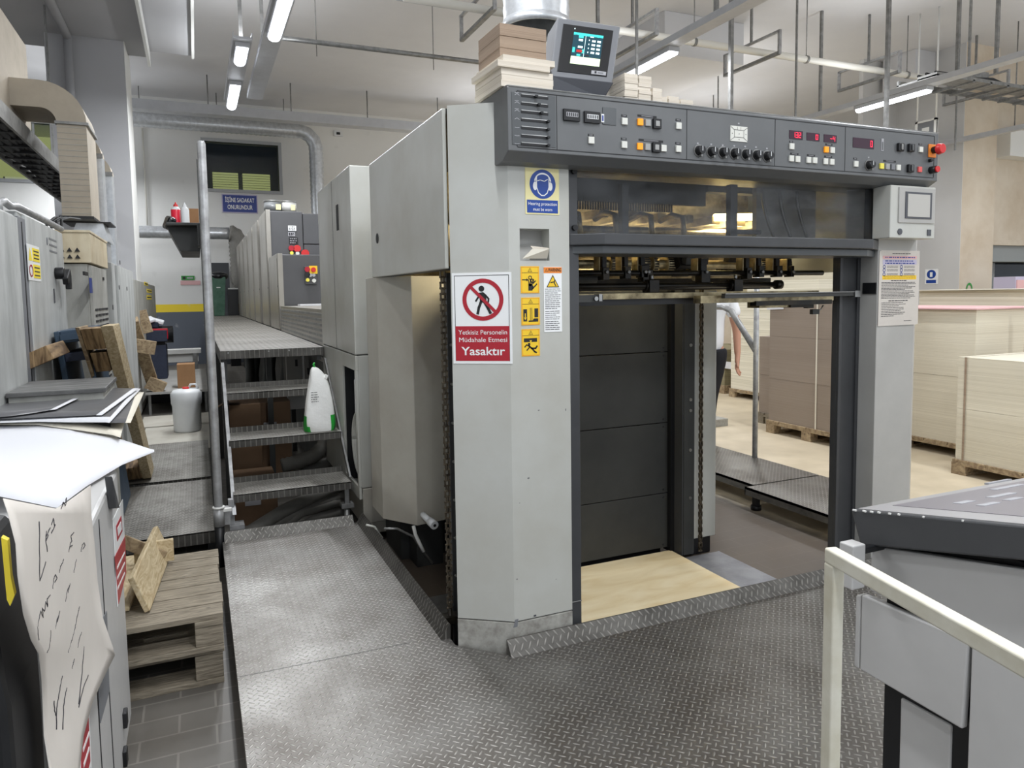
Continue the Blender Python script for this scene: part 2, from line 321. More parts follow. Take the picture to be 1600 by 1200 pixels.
# ------------------------------------------------------------ mesh builder
class MB:
    def __init__(s): s.v = []; s.f = []; s.m = []; s.M = None; s.cur = None; s.names = []; s.smooth = set()
    def slot(s, name):
        if name not in s.names: s.names.append(name)
        return s.names.index(name)
    def add(s, verts, faces, m, smooth=False):
        k = len(s.v)
        for p in verts:
            p = Vector(p); s.v.append(s.M @ p if s.M else p)
        si = s.slot(m)
        for f in faces:
            if smooth: s.smooth.add(len(s.f))
            s.f.append([k+i for i in f]); s.m.append(si)
        return s
    def box(s, x0, x1, y0, y1, z0, z1, m):
        x0, x1 = min(x0, x1), max(x0, x1); y0, y1 = min(y0, y1), max(y0, y1); z0, z1 = min(z0, z1), max(z0, z1)
        v = [(x0,y0,z0),(x1,y0,z0),(x1,y1,z0),(x0,y1,z0),(x0,y0,z1),(x1,y0,z1),(x1,y1,z1),(x0,y1,z1)]
        return s.add(v, [(3,2,1,0),(4,5,6,7),(0,1,5,4),(1,2,6,5),(2,3,7,6),(3,0,4,7)], m)
    def rbox(s, c, size, rot, m):
        """box centred at c, size, euler rot"""
        from mathutils import Euler
        E = Euler(rot).to_matrix(); h = [q/2 for q in size]
        v = [Vector(c)+E@Vector((a*h[0], b*h[1], d*h[2])) for d in (-1,1) for a, b in ((-1,-1),(1,-1),(1,1),(-1,1))]
        return s.add(v, [(3,2,1,0),(4,5,6,7),(0,1,5,4),(1,2,6,5),(2,3,7,6),(3,0,4,7)], m)
    def prism(s, poly, a, b, m, axis='Z'):
        def P3(p, t):
            return {'Z': (p[0], p[1], t), 'X': (t, p[0], p[1]), 'Y': (p[0], t, p[1])}[axis]
        n = len(poly); v = [P3(p, a) for p in poly]+[P3(p, b) for p in poly]
        f = [tuple(range(n-1, -1, -1)), tuple(range(n, 2*n))]+[(i, (i+1) % n, n+(i+1) % n, n+i) for i in range(n)]
        return s.add(v, f, m)
    def quad(s, pts, m, th=0.0, n=None):
        """4 (or more) corner points; th extrudes along -n to a solid"""
        pts = [Vector(p) for p in pts]
        if th <= 0: return s.add(pts, [tuple(range(len(pts)))], m)
        nr = n if n else (pts[1]-pts[0]).cross(pts[2]-pts[0]).normalized()
        k = len(pts); v = pts+[p-nr*th for p in pts]
        f = [tuple(range(k)), tuple(range(2*k-1, k-1, -1))]+[(i, i+k, (i+1) % k+k, (i+1) % k) for i in range(k)]
        return s.add(v, f, m)
    def cyl(s, p0, p1, r, m, seg=16, r2=None, cap=True):
        p0, p1 = Vector(p0), Vector(p1); d = (p1-p0).normalized()
        a = d.orthogonal().normalized(); b = d.cross(a); r2 = r if r2 is None else r2
        v = [p0+(a*math.cos(2*math.pi*i/seg)+b*math.sin(2*math.pi*i/seg))*r for i in range(seg)]
        v += [p1+(a*math.cos(2*math.pi*i/seg)+b*math.sin(2*math.pi*i/seg))*r2 for i in range(seg)]
        s.add(v, [(i, (i+1) % seg, seg+(i+1) % seg, seg+i) for i in range(seg)], m, True)
        if cap:
            k = len(s.v)-2*seg; si = s.slot(m)
            s.f += [[k+i for i in range(seg-1, -1, -1)], [k+seg+i for i in range(seg)]]; s.m += [si, si]
        return s
    def tube(s, pts, r, m, seg=10, rib=0.0, ribn=1, cap=True):
        pts = [Vector(p) for p in pts]; n = len(pts); rings = []
        up = None
        for i, p in enumerate(pts):
            t = (pts[min(i+1, n-1)]-pts[max(i-1, 0)]).normalized()
            if up is None: up = t.orthogonal().normalized()
            up = (up-t*up.dot(t)).normalized(); b = t.cross(up)
            rr = r*(1+rib*(1 if (i//ribn) % 2 else 0))
            rings.append([p+(up*math.cos(2*math.pi*j/seg)+b*math.sin(2*math.pi*j/seg))*rr for j in range(seg)])
        v = [q for ring in rings for q in ring]
        s.add(v, [(i*seg+j, i*seg+(j+1) % seg, (i+1)*seg+(j+1) % seg, (i+1)*seg+j) for i in range(n-1) for j in range(seg)], m, True)
        if cap:
            k = len(s.v)-len(v); si = s.slot(m)
            s.f += [[k+j for j in range(seg-1, -1, -1)], [k+(n-1)*seg+j for j in range(seg)]]; s.m += [si, si]
        return s
    def lathe(s, prof, c, m, seg=24, mats=None):
        c = Vector(c); v = []
        for r, z in prof:
            for j in range(seg): v.append(c+Vector((r*math.cos(2*math.pi*j/seg), r*math.sin(2*math.pi*j/seg), z)))
        for i in range(len(prof)-1):
            pass
        k0 = len(s.v)
        s.add(v, [], m)
        for i in range(len(prof)-1):
            si = s.slot(mats[i] if mats else m)
            for j in range(seg):
                s.smooth.add(len(s.f)); s.f.append([k0+i*seg+j, k0+i*seg+(j+1) % seg, k0+(i+1)*seg+(j+1) % seg, k0+(i+1)*seg+j]); s.m.append(si)
        return s
    def disc(s, c, r, m, seg=32, r0=0.0, a0=0, a1=2*math.pi, sy=1.0):
        """flat disc / ring in the local XZ... uses plane u=x, v=z, facing -Y"""
        c = Vector(c); full = abs(a1-a0-2*math.pi) < 1e-6; k = seg if full else seg+1
        an = [a0+(a1-a0)*i/seg for i in range(k)]
        if r0 <= 0:
            v = [c+Vector((r*math.cos(a), 0, r*sy*math.sin(a))) for a in an]
            if not full: v.append(c)
            return s.add(v, [tuple(range(len(v)))], m)
        v = [c+Vector((r*math.cos(a), 0, r*sy*math.sin(a))) for a in an]+[c+Vector((r0*math.cos(a), 0, r0*sy*math.sin(a))) for a in an]
        return s.add(v, [(i, (i+1) % k, k+(i+1) % k, k+i) for i in range(seg)], m)
    def poly(s, pts, y, m):
        """polygon in the XZ plane at depth y"""
        return s.add([(p[0], y, p[1]) for p in pts], [tuple(range(len(pts)))], m)
    def text(s, string, x, z, size, m, y=0.0, align='CENTER', width=None, bold=0.0, rot=0.0):
        cu = bpy.data.curves.new('lettering', 'FONT'); cu.body = string; cu.size = size; cu.align_x = align; cu.align_y = 'CENTER'; cu.offset = bold*size
        ob = bpy.data.objects.new('lettering', cu); me = bpy.data.meshes.new_from_object(ob)
        vs = [v.co.copy() for v in me.vertices]; fs = [tuple(p.vertices) for p in me.polygons]
        if vs:
            x0 = min(v.x for v in vs); x1 = max(v.x for v in vs); k = (width/(x1-x0)) if width else 1.0
            c, sn = math.cos(rot), math.sin(rot)
            s.add([(x+(v.x*k)*c-v.y*sn, y, z+(v.x*k)*sn+v.y*c) for v in vs], fs, m)
        bpy.data.meshes.remove(me); bpy.data.objects.remove(ob); bpy.data.curves.remove(cu)
        return s
    def stroke(s, pts, wd, m, y=0.0):
        """flat ribbon in XZ plane"""
        for (a, b) in zip(pts, pts[1:]):
            a, b = Vector(a), Vector(b); d = (b-a)
            if d.length < 1e-6: continue
            d.normalize(); n = Vector((-d.y, d.x))*wd/2; e = d*wd*0.3
            q = [a-e+n, a-e-n, b+e-n, b+e+n]
            s.add([(p.x, y, p.y) for p in q], [(0, 1, 2, 3)], m)
        return s

def obj(name, b, parent=None, bevel=0.0, smooth=True, label=None, subs=0, seg=2, kind=None):
    me = bpy.data.meshes.new(name)
    off = parent_origin(parent)
    me.from_pydata([tuple(v-off) for v in b.v], [], b.f)
    for nme in b.names: me.materials.append(MATS[nme])
    me.polygons.foreach_set('material_index', b.m)
    me.polygons.foreach_set('use_smooth', [i in b.smooth for i in range(len(b.f))])
    me.update(); me.validate()
    o = bpy.data.objects.new(name, me); COL.objects.link(o)
    if parent: o.parent = parent
    if bevel > 0:
        md = o.modifiers.new('bevel', 'BEVEL'); md.width = bevel; md.segments = seg; md.limit_method = 'ANGLE'; md.angle_limit = R(50)
    if label: o['label'] = label
    if kind: o['kind'] = kind
    return o
def parent_origin(p):
    o = Vector((0, 0, 0))
    while p is not None: o = o + p.location; p = p.parent
    return o
def thing(name, loc, label, cat, group=None):
    o = bpy.data.objects.new(name, None); COL.objects.link(o); o.location = loc; o.empty_display_size = 0.1
    o['label'] = label; o['category'] = cat
    if group: o['group'] = group
    return o
def tag(o, label, cat, group=None, kind=None):
    o['label'] = label; o['category'] = cat
    if group: o['group'] = group
    if kind: o['kind'] = kind
    return o
def solo(name, b, loc, label, cat, group=None, bevel=0.0, kind=None, smooth=True):
    """a thing that is one mesh, its origin at loc"""
    loc = Vector(loc); b.v = [v-loc for v in b.v]
    o = obj(name, b, None, bevel); o.location = loc
    return tag(o, label, cat, group, kind)
def struct(name, b, label=None, bevel=0.0):
    o = obj(name, b, None, bevel); o['kind'] = 'structure'
    if label: o['label'] = label
    return o
def copy_tree(o, parent=None):
    c = o.copy(); COL.objects.link(c); c.parent = parent
    for ch in list(o.children): copy_tree(ch, c)
    return c
def frame(o, u, n):
    """matrix whose local x=u, local z=world up-ish, local -y = n (outward)"""
    u = Vector(u).normalized(); n = Vector(n).normalized(); y = -n; z = u.cross(y).normalized()
    return Matrix(((u.x, y.x, z.x, o[0]), (u.y, y.y, z.y, o[1]), (u.z, y.z, z.z, o[2]), (0, 0, 0, 1)))
# ============================================================ setting
CEIL = 5.95; YB = 18.0
b = MB(); b.box(-8, 24, -5, YB+0.2, -0.2, 0, 'floor'); struct('floor', b)
b = MB(); b.box(-8, 24, -5, YB+0.2, CEIL, CEIL+0.2, 'ceiling'); struct('ceiling', b)
# back wall with two window openings
b = MB()
WX0, WX1, WZ0, WZ1 = 0.33, 1.93, 4.0, 5.06      # small window
VX0, VX1, VZ0, VZ1 = -6.6, -1.9, 4.03, 5.2     # glazed office at the left
b.box(-8, 24, YB, YB+0.2, 0, WZ0, 'wall_paint')
b.box(-8, 24, YB, YB+0.2, 5.2, CEIL, 'wall_paint')
b.box(-8, VX0, YB, YB+0.2, WZ0, 5.2, 'wall_paint'); b.box(VX1, WX0, YB, YB+0.2, WZ0, 5.2, 'wall_paint'); b.box(WX1, 24, YB, YB+0.2, WZ0, 5.2, 'wall_paint')
b.box(WX0, WX1, YB, YB+0.2, WZ1, 5.2, 'wall_paint')
struct('wall_back', b)
b = MB(); b.box(-8.2, -8, -5, YB+0.2, 0, CEIL, 'wall_grey'); struct('wall_left', b)
# windows
def window(n, x0, x1, z0, z1, mull, label):
    b = MB(); t = 0.07
    b.box(x0-t, x1+t, YB-0.05, YB+0.1, z0-t, z0, 'frame_grey'); b.box(x0-t, x1+t, YB-0.05, YB+0.1, z1, z1+t, 'frame_grey')
    b.box(x0-t, x0, YB-0.05, YB+0.1, z0, z1, 'frame_grey'); b.box(x1, x1+t, YB-0.05, YB+0.1, z0, z1, 'frame_grey')
    for m_ in mull: b.box(m_-0.02, m_+0.02, YB+0.03, YB+0.07, z0, z1, 'frame_grey')
    f = struct('window_%d' % n, b, label)
    p = MB(); p.box(x0, x1, YB+0.04, YB+0.05, z0, z1, 'clear_glass'); obj('pane', p, f)
    return f
window(1, WX0, WX1, WZ0, WZ1, [], 'small high window in the back wall above the blue sign')
window(2, VX0, VX1, VZ0, VZ1, [-4.6, -2.95], 'wide high office window at the far left of the back wall')
# rooms behind the windows: lit blinds
b = MB(); b.box(-0.2, 2.6, YB+1.2, YB+1.25, 3.6, 5.6, 'dark_wall'); b.box(-0.2, 2.6, YB+0.21, YB+1.2, 5.5, 5.6, 'dark_wall'); b.box(-0.2, 2.6, YB+0.21, YB+1.2, 3.5, 3.6, 'dark_wall')
b.box(-0.3, -0.2, YB+0.21, YB+1.25, 3.5, 5.6, 'dark_wall'); b.box(2.6, 2.7, YB+0.21, YB+1.25, 3.5, 5.6, 'dark_wall')
struct('wall_room', b)
for i, (x0, x1) in enumerate(((0.5, 1.08), (1.18, 1.82))):
    b = MB()
    for k in range(9): b.box(x0, x1, YB+1.0, YB+1.02, 4.03+k*0.058, 4.03+k*0.058+0.046, 'glow_pane')
    solo('window_blind', b, (x0, YB+1.0, 4.03), ('left' if i == 0 else 'right')+' lit slatted blind inside the small high window', 'blind', 'blinds in the small window')
b = MB(); b.box(-7.4, -1.2, YB+2.5, YB+2.55, 3.4, 5.6, 'glow_pane'); b.box(-7.4, -1.2, YB+0.21, YB+2.5, 5.4, 5.5, 'wall_grey'); b.box(-7.4, -1.2, YB+0.21, YB+2.5, 3.4, 3.5, 'wall_grey')
b.box(-7.4, -7.3, YB+0.21, YB+2.5, 3.5, 5.4, 'wall_grey'); b.box(-1.2, -1.1, YB+0.21, YB+2.5, 3.5, 5.4, 'wall_grey')
struct('wall_office', b)
for x in (-3.5, -2.75):
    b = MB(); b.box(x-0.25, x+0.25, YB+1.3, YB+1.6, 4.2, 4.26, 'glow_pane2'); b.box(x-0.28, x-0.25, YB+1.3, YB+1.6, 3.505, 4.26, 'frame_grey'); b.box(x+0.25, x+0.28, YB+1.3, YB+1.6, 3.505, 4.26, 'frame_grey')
    solo('office_table', b, (x, YB+1.45, 3.5), 'brightly lit table inside the far left office window', 'table', 'tables in the office')

# structural pillars and downstand soffits on the left
PY = 11.0
b = MB(); b.box(-1.62, -0.725, PY, PY+0.9, 0, CEIL, 'pillar_grey'); b.box(-0.725, -0.715, PY, PY+0.9, 0, CEIL, 'white_paint')  # white skin on the side face stands in for the light falling on it
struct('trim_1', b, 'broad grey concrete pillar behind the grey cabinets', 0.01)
b = MB(); b.box(-3.4, 0.12, 5.0, 11.65, 5.0, CEIL, 'pillar_grey'); struct('trim_2', b)
b = MB(); b.box(-5.0, -0.45, 5.0, 11.6, 4.9, 5.0, 'pillar_grey'); struct('trim_3', b)
for i, (x0, y0, z) in enumerate(((-0.47, 8.2, 4.78), (0.10, 8.2, 4.95))):
    b = MB(); b.box(x0, x0+0.035, y0, 11.62, z, z+0.2, 'white_paint'); struct('trim_%d' % (4+i), b)
# right hand side: pillar and wall
b = MB(); b.prism([(13.06, 9.0), (14.0, 9.0), (14.0, 10.4), (13.06, 10.4)], 0, CEIL, 'wall_beige')
b.box(13.05, 13.06, 9.0, 10.4, 0, CEIL, 'wall_grey'); b.box(12.1, 13.06, 10.4, 10.5, 0, CEIL, 'wall_grey')
struct('trim_6', b, 'beige and grey pillar behind the board stacks')
b = MB(); b.box(14.0, 24, 9.3, 9.5, 2.42, CEIL, 'wall_beige'); b.box(14.0, 24, 9.25, 9.5, 2.32, 2.42, 'wall_beige')
b.box(14.0, 24, 9.35, 9.6, 2.0, 2.32, 'lintel_grey'); b.box(14.0, 24, 10.5, 10.6, 0, 2.32, 'dark_wall'); b.box(14.0, 24, 9.6, 10.6, 2.0, 2.1, 'dark_wall')
struct('wall_right', b)
b = MB()
for x in (15.4, 17.2): b.box(x, x+0.08, 9.9, 9.96, 0, 2.0, 'steel_dull')
b.box(14.0, 19.5, 9.92, 9.94, 0, 2.0, 'clear_glass'); struct('window_3', b, 'dark glazed partition under the beige wall at the right')
b = MB(); b.box(5.0, 12.1, 10.38, 10.5, 0, 3.3, 'wall_beige'); b.box(10.2, 12.1, 10.36, 10.5, 1.2, 2.6, 'dark_wall')
struct('wall_partition', b)
# ceiling beams (right)
pb = at(1162, 102, Y=9.8)
b = MB(); b.box(pb.x-1.6, pb.x, 9.8, YB, pb.z, CEIL, 'ceiling'); struct('trim_7', b, bevel=0.01)
b = MB(); b.box(12.5, 24, 9.6, 10.3, 5.3, CEIL, 'ceiling'); struct('trim_8', b, bevel=0.01)
b = MB(); b.box(14.4, 17.5, 9.0, 9.3, 4.0, 4.5, 'white_paint'); b.box(16, 24, 8.6, 9.3, 4.7, 4.95, 'ceiling'); struct('trim_10', b)

# ============================================================ lamps on rails
def lamp(x, y, z=4.2, L=1.2, label=None, group='strip lamps under the lighting rails', vis=True):
    t = thing('strip_lamp', (x, y, z), label or 'lit white strip lamp on a lighting rail', 'lamp', group)
    b = MB(); b.box(x-0.075, x+0.075, y-L/2, y+L/2, z+0.02, z+0.075, 'lamp_body'); obj('housing', b, t, 0.006)
    b = MB()
    pr = [(x+0.062*math.cos(a), z+0.02-0.045*math.sin(a)) for a in [math.pi*i/8 for i in range(9)]]
    b.prism(pr, y-L/2+0.02, y+L/2-0.02, 'lamp_on', 'Y'); obj('diffuser', b, t, label='glowing white diffuser')
    for nm, e, zz, rx in (('light', LAMP_W, z-0.03, 0), ('up_light', UP_W, z+0.12, math.pi)):
        ld = bpy.data.lights.new(nm, 'AREA'); ld.shape = 'RECTANGLE'; ld.size = 0.14; ld.size_y = L; ld.energy = e; ld.color = (0.94, 0.965, 1.0)
        lo = bpy.data.objects.new(nm, ld); COL.objects.link(lo); lo.parent = t; lo.location = (0, 0, zz-z); lo.rotation_euler = (rx, 0, 0)
    return t
def rail(x, y0, y1, z, label, hang=(), wd=0.18):
    t = thing('lighting_rail', (x, y0, z), label, 'rail', 'lighting rails')
    b = MB(); b.box(x-wd/2, x+wd/2, y0, y1, z+0.075, z+0.1, 'lamp_body'); b.box(x-wd/2, x-wd/2+0.008, y0, y1, z+0.1, z+0.15, 'lamp_body'); b.box(x+wd/2-0.008, x+wd/2, y0, y1, z+0.1, z+0.15, 'lamp_body')
    obj('channel', b, t)
    for y in hang:
        b = MB(); b.box(x-0.02, x+0.02, y-0.02, y+0.02, z+0.1, CEIL-0.004, 'steel_dull'); obj('hanger', b, t)
    return t
rail(0.88, 5.2, 10.9, 4.2, 'leftmost lighting rail hanging above the stairs', (6.2, 9.4), 0.2)
rail(5.08, 3.2, 9.2, 4.2, 'lighting rail above the monitor and control panel', (5.0, 6.2, 8.6))
rail(9.4, 2.2, 12.0, 4.2, 'lighting rail above the board stacks at the right', (4.9, 6.6, 8.9))
rail(0.60, 8.6, 11.4, 4.25, 'short lighting rail beyond the leftmost rail', (8.9,), 0.2)
lamp(0.877, 7.55, label='lit strip lamp nearest the top left, above the stairs')
lamp(0.60, 10.85, 4.25, label='lit strip lamp low above the far back of the room')
lamp(0.60, 9.0, 4.25, 0.6, label='short lit strip lamp just above the far one')
lamp(5.11, 7.55, label='lit strip lamp right of the monitor')
lamp(9.40, 7.58, label='lit strip lamp above the right end of the control panel')
# unseen lamps: the hall's rows, plus hidden ones added to brighten the back wall
for x, y in ((0.88, 3.4), (0.88, 0.6), (5.1, 3.4), (5.1, 0.2), (9.4, 3.2), (9.4, 11.4), (-3.4, 3.5), (-3.4, 7.5), (6.0, 15.0), (-2.6, 14.4), (8.6, 15.0), (-2.2, 16.6), (11.0, 13.5), (6.8, 12.4), (13.2, 6.0), (13.2, 1.5), (-0.3, -2.2), (4.4, -2.6)):
    t_ = lamp(x, y, label='unseen strip lamp around the press')
    b = MB(); b.box(x-0.01, x+0.01, y-0.01, y+0.01, 4.27, CEIL-0.004, 'steel_dull'); obj('hanger', b, t_)

# ============================================================ ceiling pipes and trays
t = thing('ceiling_pipe_run', (8, 8.5, 5.0), 'pair of long white pipes crossing below the ceiling behind the press', 'pipe')
b = MB(); b.cyl((2.4, 8.52, 5.0), (16.5, 8.52, 5.0), 0.05, 'pipe_white', 14); obj('pipe', b, t)
b = MB(); b.cyl((2.4, 8.85, 5.12), (16.5, 8.85, 5.12), 0.04, 'lamp_body', 12); obj('pipe', b, t)
for x in (3.4, 5.7, 7.8, 10.25, 12.9):
    b = MB(); b.box(x-0.03, x+0.03, 8.15, 9.3, 4.86, 4.9, 'steel_dull'); b.box(x-0.02, x+0.02, 8.12, 8.16, 4.86, 5.2, 'tube_paint'); b.box(x-0.02, x+0.02, 9.28, 9.32, 4.86, 5.2, 'tube_paint'); b.box(x-0.02, x+0.02, 8.15, 9.3, 5.17, 5.2, 'tube_paint'); b.box(x-0.015, x+0.015, 8.7, 8.73, 5.2, CEIL-0.004, 'steel_dull')
    obj('bracket', b, t)
for x in (6.6, 8.7, 10.9):
    b = MB(); b.cyl((x-0.02, 8.52, 5.0), (x+0.02, 8.52, 5.0), 0.06, 'steel_dull', 12); b.cyl((x, 8.52, 5.05), (x, 8.52, CEIL-0.004), 0.008, 'steel_dull', 6); obj('clamp', b, t)
b = MB(); b.cyl((1.0, 9.3, 4.62), (5.2, 9.3, 4.62), 0.03, 'steel_dull', 10)
for x in (1.5, 3.0, 4.5): b.cyl((x, 9.3, 4.45), (x, 9.3, CEIL-0.005), 0.006, 'steel_dull', 6)
solo('ceiling_pipe', b, (3, 9.3, 4.62), 'thin grey pipe crossing behind the leftmost lighting rail', 'pipe')
zt = at(200, 168, Y=15.8).z; b = MB(); b.box(-1.0, 6.2, 15.8, 16.1, zt, zt+0.05, 'lamp_body'); b.box(-1.0, 6.2, 15.8, 15.82, zt+0.05, zt+0.19, 'lamp_body')
for x in (0.4, 2.0, 3.6, 5.2): b.cyl((x, 15.9, zt), (x, 15.9, CEIL-0.005), 0.012, 'steel_dull', 6)
solo('cable_tray', b, (2.5, 15.9, zt), 'long pale cable tray just below the ceiling at the back wall', 'cable tray')
# drop pipes hanging from the ceiling
for px, py0, py1, Y, lab in ((1242, 0, 240, 7.6, 'thin steel drop rod behind the middle of the control panel'), (1383, 0, 245, 6.0, 'dark steel drop post left of the hanging sign'), (1556, 0, 115, 6.4, 'perforated steel drop post at the top right'), (1141, 60, 225, 6.4, 'grey drop post behind the small paper blocks'), (995, 0, 190, 6.0, 'dark drop rod right of the monitor'), (1492, 100, 235, 8.4, 'thin drop rod right of the red stop button')):
    p1 = at(px, py1, Y=Y); b = MB(); r = 0.02 if 'post' in lab else 0.011
    b.box(p1.x-r, p1.x+r, Y-r, Y+r, p1.z, CEIL-0.004, 'steel_dull'); 
    solo('drop_post', b, (p1.x, Y, CEIL), lab, 'hanger')
# machinery tray at the far right below the ceiling
p = at(1545, 128, Y=7.0)
b = MB(); b.box(p.x-1.1, p.x+3.2, 7.0, 7.3, p.z-0.02, p.z+0.03, 'steel_dull'); b.box(p.x-1.1, p.x+3.2, 7.6, 7.63, p.z-0.02, p.z+0.06, 'steel_dull')
for k in range(12): b.box(p.x-1.1+k*0.38, p.x-1.06+k*0.38, 7.0, 7.63, p.z-0.04, p.z, 'steel_dull')
for k in range(3): b.tube([(p.x-1+0.3*i, 7.1+0.12*k+0.03*math.sin(i*1.3+k), p.z+0.06+0.02*math.sin(i*2+k)) for i in range(14)], 0.02, 'rubber', 6)
b.box(p.x-0.2, p.x+0.3, 7.2, 7.5, p.z+0.05, p.z+0.22, 'steel_dull')
for k in (0.0, 2.4): b.box(p.x+k, p.x+k+0.03, 7.3, 7.33, p.z, CEIL-0.004, 'steel_dull')
solo('cable_tray', b, (p.x, 7.3, p.z), 'steel cable tray full of cables at the top right', 'cable tray')
# long diagonal trunking lower at the right
p = at(1480, 222, Y=9.2)
b = MB(); b.box(p.x-0.05, p.x+0.05, 3.0, 12, p.z-0.05, p.z+0.03, 'lamp_body')
for y in (4.4, 8.0): b.cyl((p.x, y, p.z), (p.x, y, CEIL-0.004), 0.01, 'steel_dull', 6)
solo('cable_trunking', b, (p.x, 8, p.z), 'grey trunking running back below the ceiling at the right edge', 'trunking')
# hanging sign above the panel, its face turned toward the aisle
XH = 11.0
p, q = at(1430, 191, X=XH), at(1463, 184, X=XH)
b = MB(); y1, y0 = p.y, q.y; z1 = (p.z+q.z)/2; z0 = z1-0.5
b.box(XH+0.01, XH+0.03, y0, y1, z0, z1, 'monitor_grey')
for ya_, yb_, za_, zb_ in ((y0, y1, z1-0.03, z1), (y0, y1, z0, z0+0.03), (y0, y0+0.04, z0, z1), (y1-0.04, y1, z0, z1)): b.box(XH, XH+0.04, ya_, yb_, za_, zb_, 'white_paint')
for r_, zz in enumerate((0.15, 0.27, 0.39)):
    for k in range(9): b.box(XH+0.004, XH+0.01, y1-0.12-k*(y1-y0-0.24)/9, y1-0.12-(k+0.7)*(y1-y0-0.24)/9, z1-zz-0.04, z1-zz+0.03, 'white_paint')
for y in (y0+0.02, y1-0.02): b.cyl((XH+0.02, y, z1), (XH+0.02, y, CEIL-0.004), 0.014, 'white_paint', 6)
solo('hanging_sign', b, (XH, y0, z1), 'small white framed sign hanging behind the right end of the panel', 'sign')

# ============================================================ back wall fittings
# wall sign
p, q = at(347.5, 304.5, Y=YB), at(401.5, 332.5, Y=YB)
b = MB(); b.box(p.x, q.x, YB-0.03, YB, q.z, p.z, 'sign_navy')
wd, hz = q.x-p.x, p.z-q.z
b.box(p.x-0.02, q.x+0.02, YB-0.025, YB, q.z-0.02, p.z+0.02, 'label_lilac')
b.text('İŞİNE SADAKAT', (p.x+q.x)/2, q.z+hz*0.70, hz*0.36, 'sign_white', YB-0.034, width=wd*0.86, bold=0.012)
b.text('ONURUNDUR', (p.x+q.x)/2, q.z+hz*0.28, hz*0.36, 'sign_white', YB-0.034, width=wd*0.74, bold=0.012)
solo('wall_sign', b, (p.x, YB, q.z), 'blue wall sign with white letters below the small high window', 'sign')
p, q = at(283, 431, Y=YB), at(304, 437.5, Y=YB)
b = MB(); b.box(p.x, q.x, YB-0.02, YB, q.z, p.z, 'sign_green'); b.box(p.x+0.03, p.x+0.09, YB-0.024, YB-0.02, q.z+0.02, p.z-0.02, 'sign_black'); b.box(p.x+0.12, q.x-0.03, YB-0.024, YB-0.02, q.z+0.03, p.z-0.03, 'label_grey')
b.box(p.x-0.02, q.x+0.12, YB-0.018, YB, q.z-0.11, q.z-0.015, 'pink_sheet')
solo('exit_sign', b, (p.x, YB, q.z), 'small green escape sign above the yellow wall band', 'sign')
# camera housing and conduit on the wall
p = at(527, 209, Y=YB); b = MB(); b.box(p.x-0.08, p.x+0.12, YB-0.05, YB, p.z-0.07, p.z+0.07, 'white_plastic'); b.box(p.x-0.03, p.x+0.06, YB-0.055, YB-0.05, p.z-0.03, p.z+0.03, 'dark_slot')
solo('junction_box', b, (p.x, YB, p.z), 'white junction box high on the back wall', 'box')
b = MB(); p, q = at(222, 200, Y=YB-0.1), at(232, 352, Y=YB-0.1); b.cyl((p.x, YB-0.06, p.z), (p.x, YB-0.06, q.z), 0.02, 'pipe_white', 8)
solo('conduit', b, (p.x, YB, p.z), 'thin white conduit running down the back wall', 'pipe')
# spiral ducts on the back wall
def ribbed(pts, r, m, parts, name, parent, ribn=1, rib=0.05, seg=16):
    b = MB(); P = []
    pts = [Vector(p) for p in pts]
    for a, c in zip(pts, pts[1:]):
        n = max(1, int((c-a).length/parts))
        P += [a.lerp(c, i/n) for i in range(n)]
    P.append(pts[-1]); b.tube(P, r, m, seg, rib, ribn)
    return obj(name, b, parent)
def arc(c, r, a0, a1, n, ax1, ax2):
    c, ax1, ax2 = Vector(c), Vector(ax1), Vector(ax2)
    return [c+ax1*r*math.cos(a0+(a1-a0)*i/n)+ax2*r*math.sin(a0+(a1-a0)*i/n) for i in range(n+1)]
DY = 17.2
L1, R1, B1 = at(190, 183, Y=DY), at(478, 207, Y=DY), at(497, 330, Y=DY)
zc = (L1.z+R1.z)/2
t = thing('spiral_duct', (R1.x, DY, zc), 'shiny spiral air duct running along the back wall and bending down', 'duct')
pts = [Vector((-2.3, DY, zc))]+[Vector((B1.x-0.38, DY, zc))]
pts += arc((B1.x-0.38, DY, zc-0.38), 0.38, R(90), 0, 6, (1, 0, 0), (0, 0, 1))[1:]
pts += [Vector((B1.x, DY, 2.2))]
ribbed(pts, 0.15, 'galvanised', 0.05, 'duct_run', t, rib=0.10)
for x in (-0.9, 0.6, 2.0): b = MB(); b.cyl((x, DY, zc+0.15), (x, DY, CEIL-0.004), 0.01, 'steel_dull', 6); obj('hanger', b, t)
p, q = at(207, 362, Y=DY), at(362, 365, Y=DY)
t = thing('spiral_duct', (q.x, DY, p.z), 'lower air duct along the back wall ending in a grey flexible hose', 'duct')
ribbed([(-2.3, DY, p.z), (q.x-0.05, DY, p.z)], 0.13, 'galvanised', 0.16, 'duct_run', t, rib=0.03)
pts = [Vector((q.x-0.05, DY, p.z))]+arc((q.x-0.05, DY, p.z-0.16), 0.16, R(90), 0, 6, (1, 0, 0), (0, 0, 1))[1:]+[Vector((q.x+0.13, DY, 1.95)), Vector((q.x+0.25, DY, 1.6))]
ribbed(pts, 0.17, 'hose', 0.045, 'flexible_hose', t, rib=0.13)

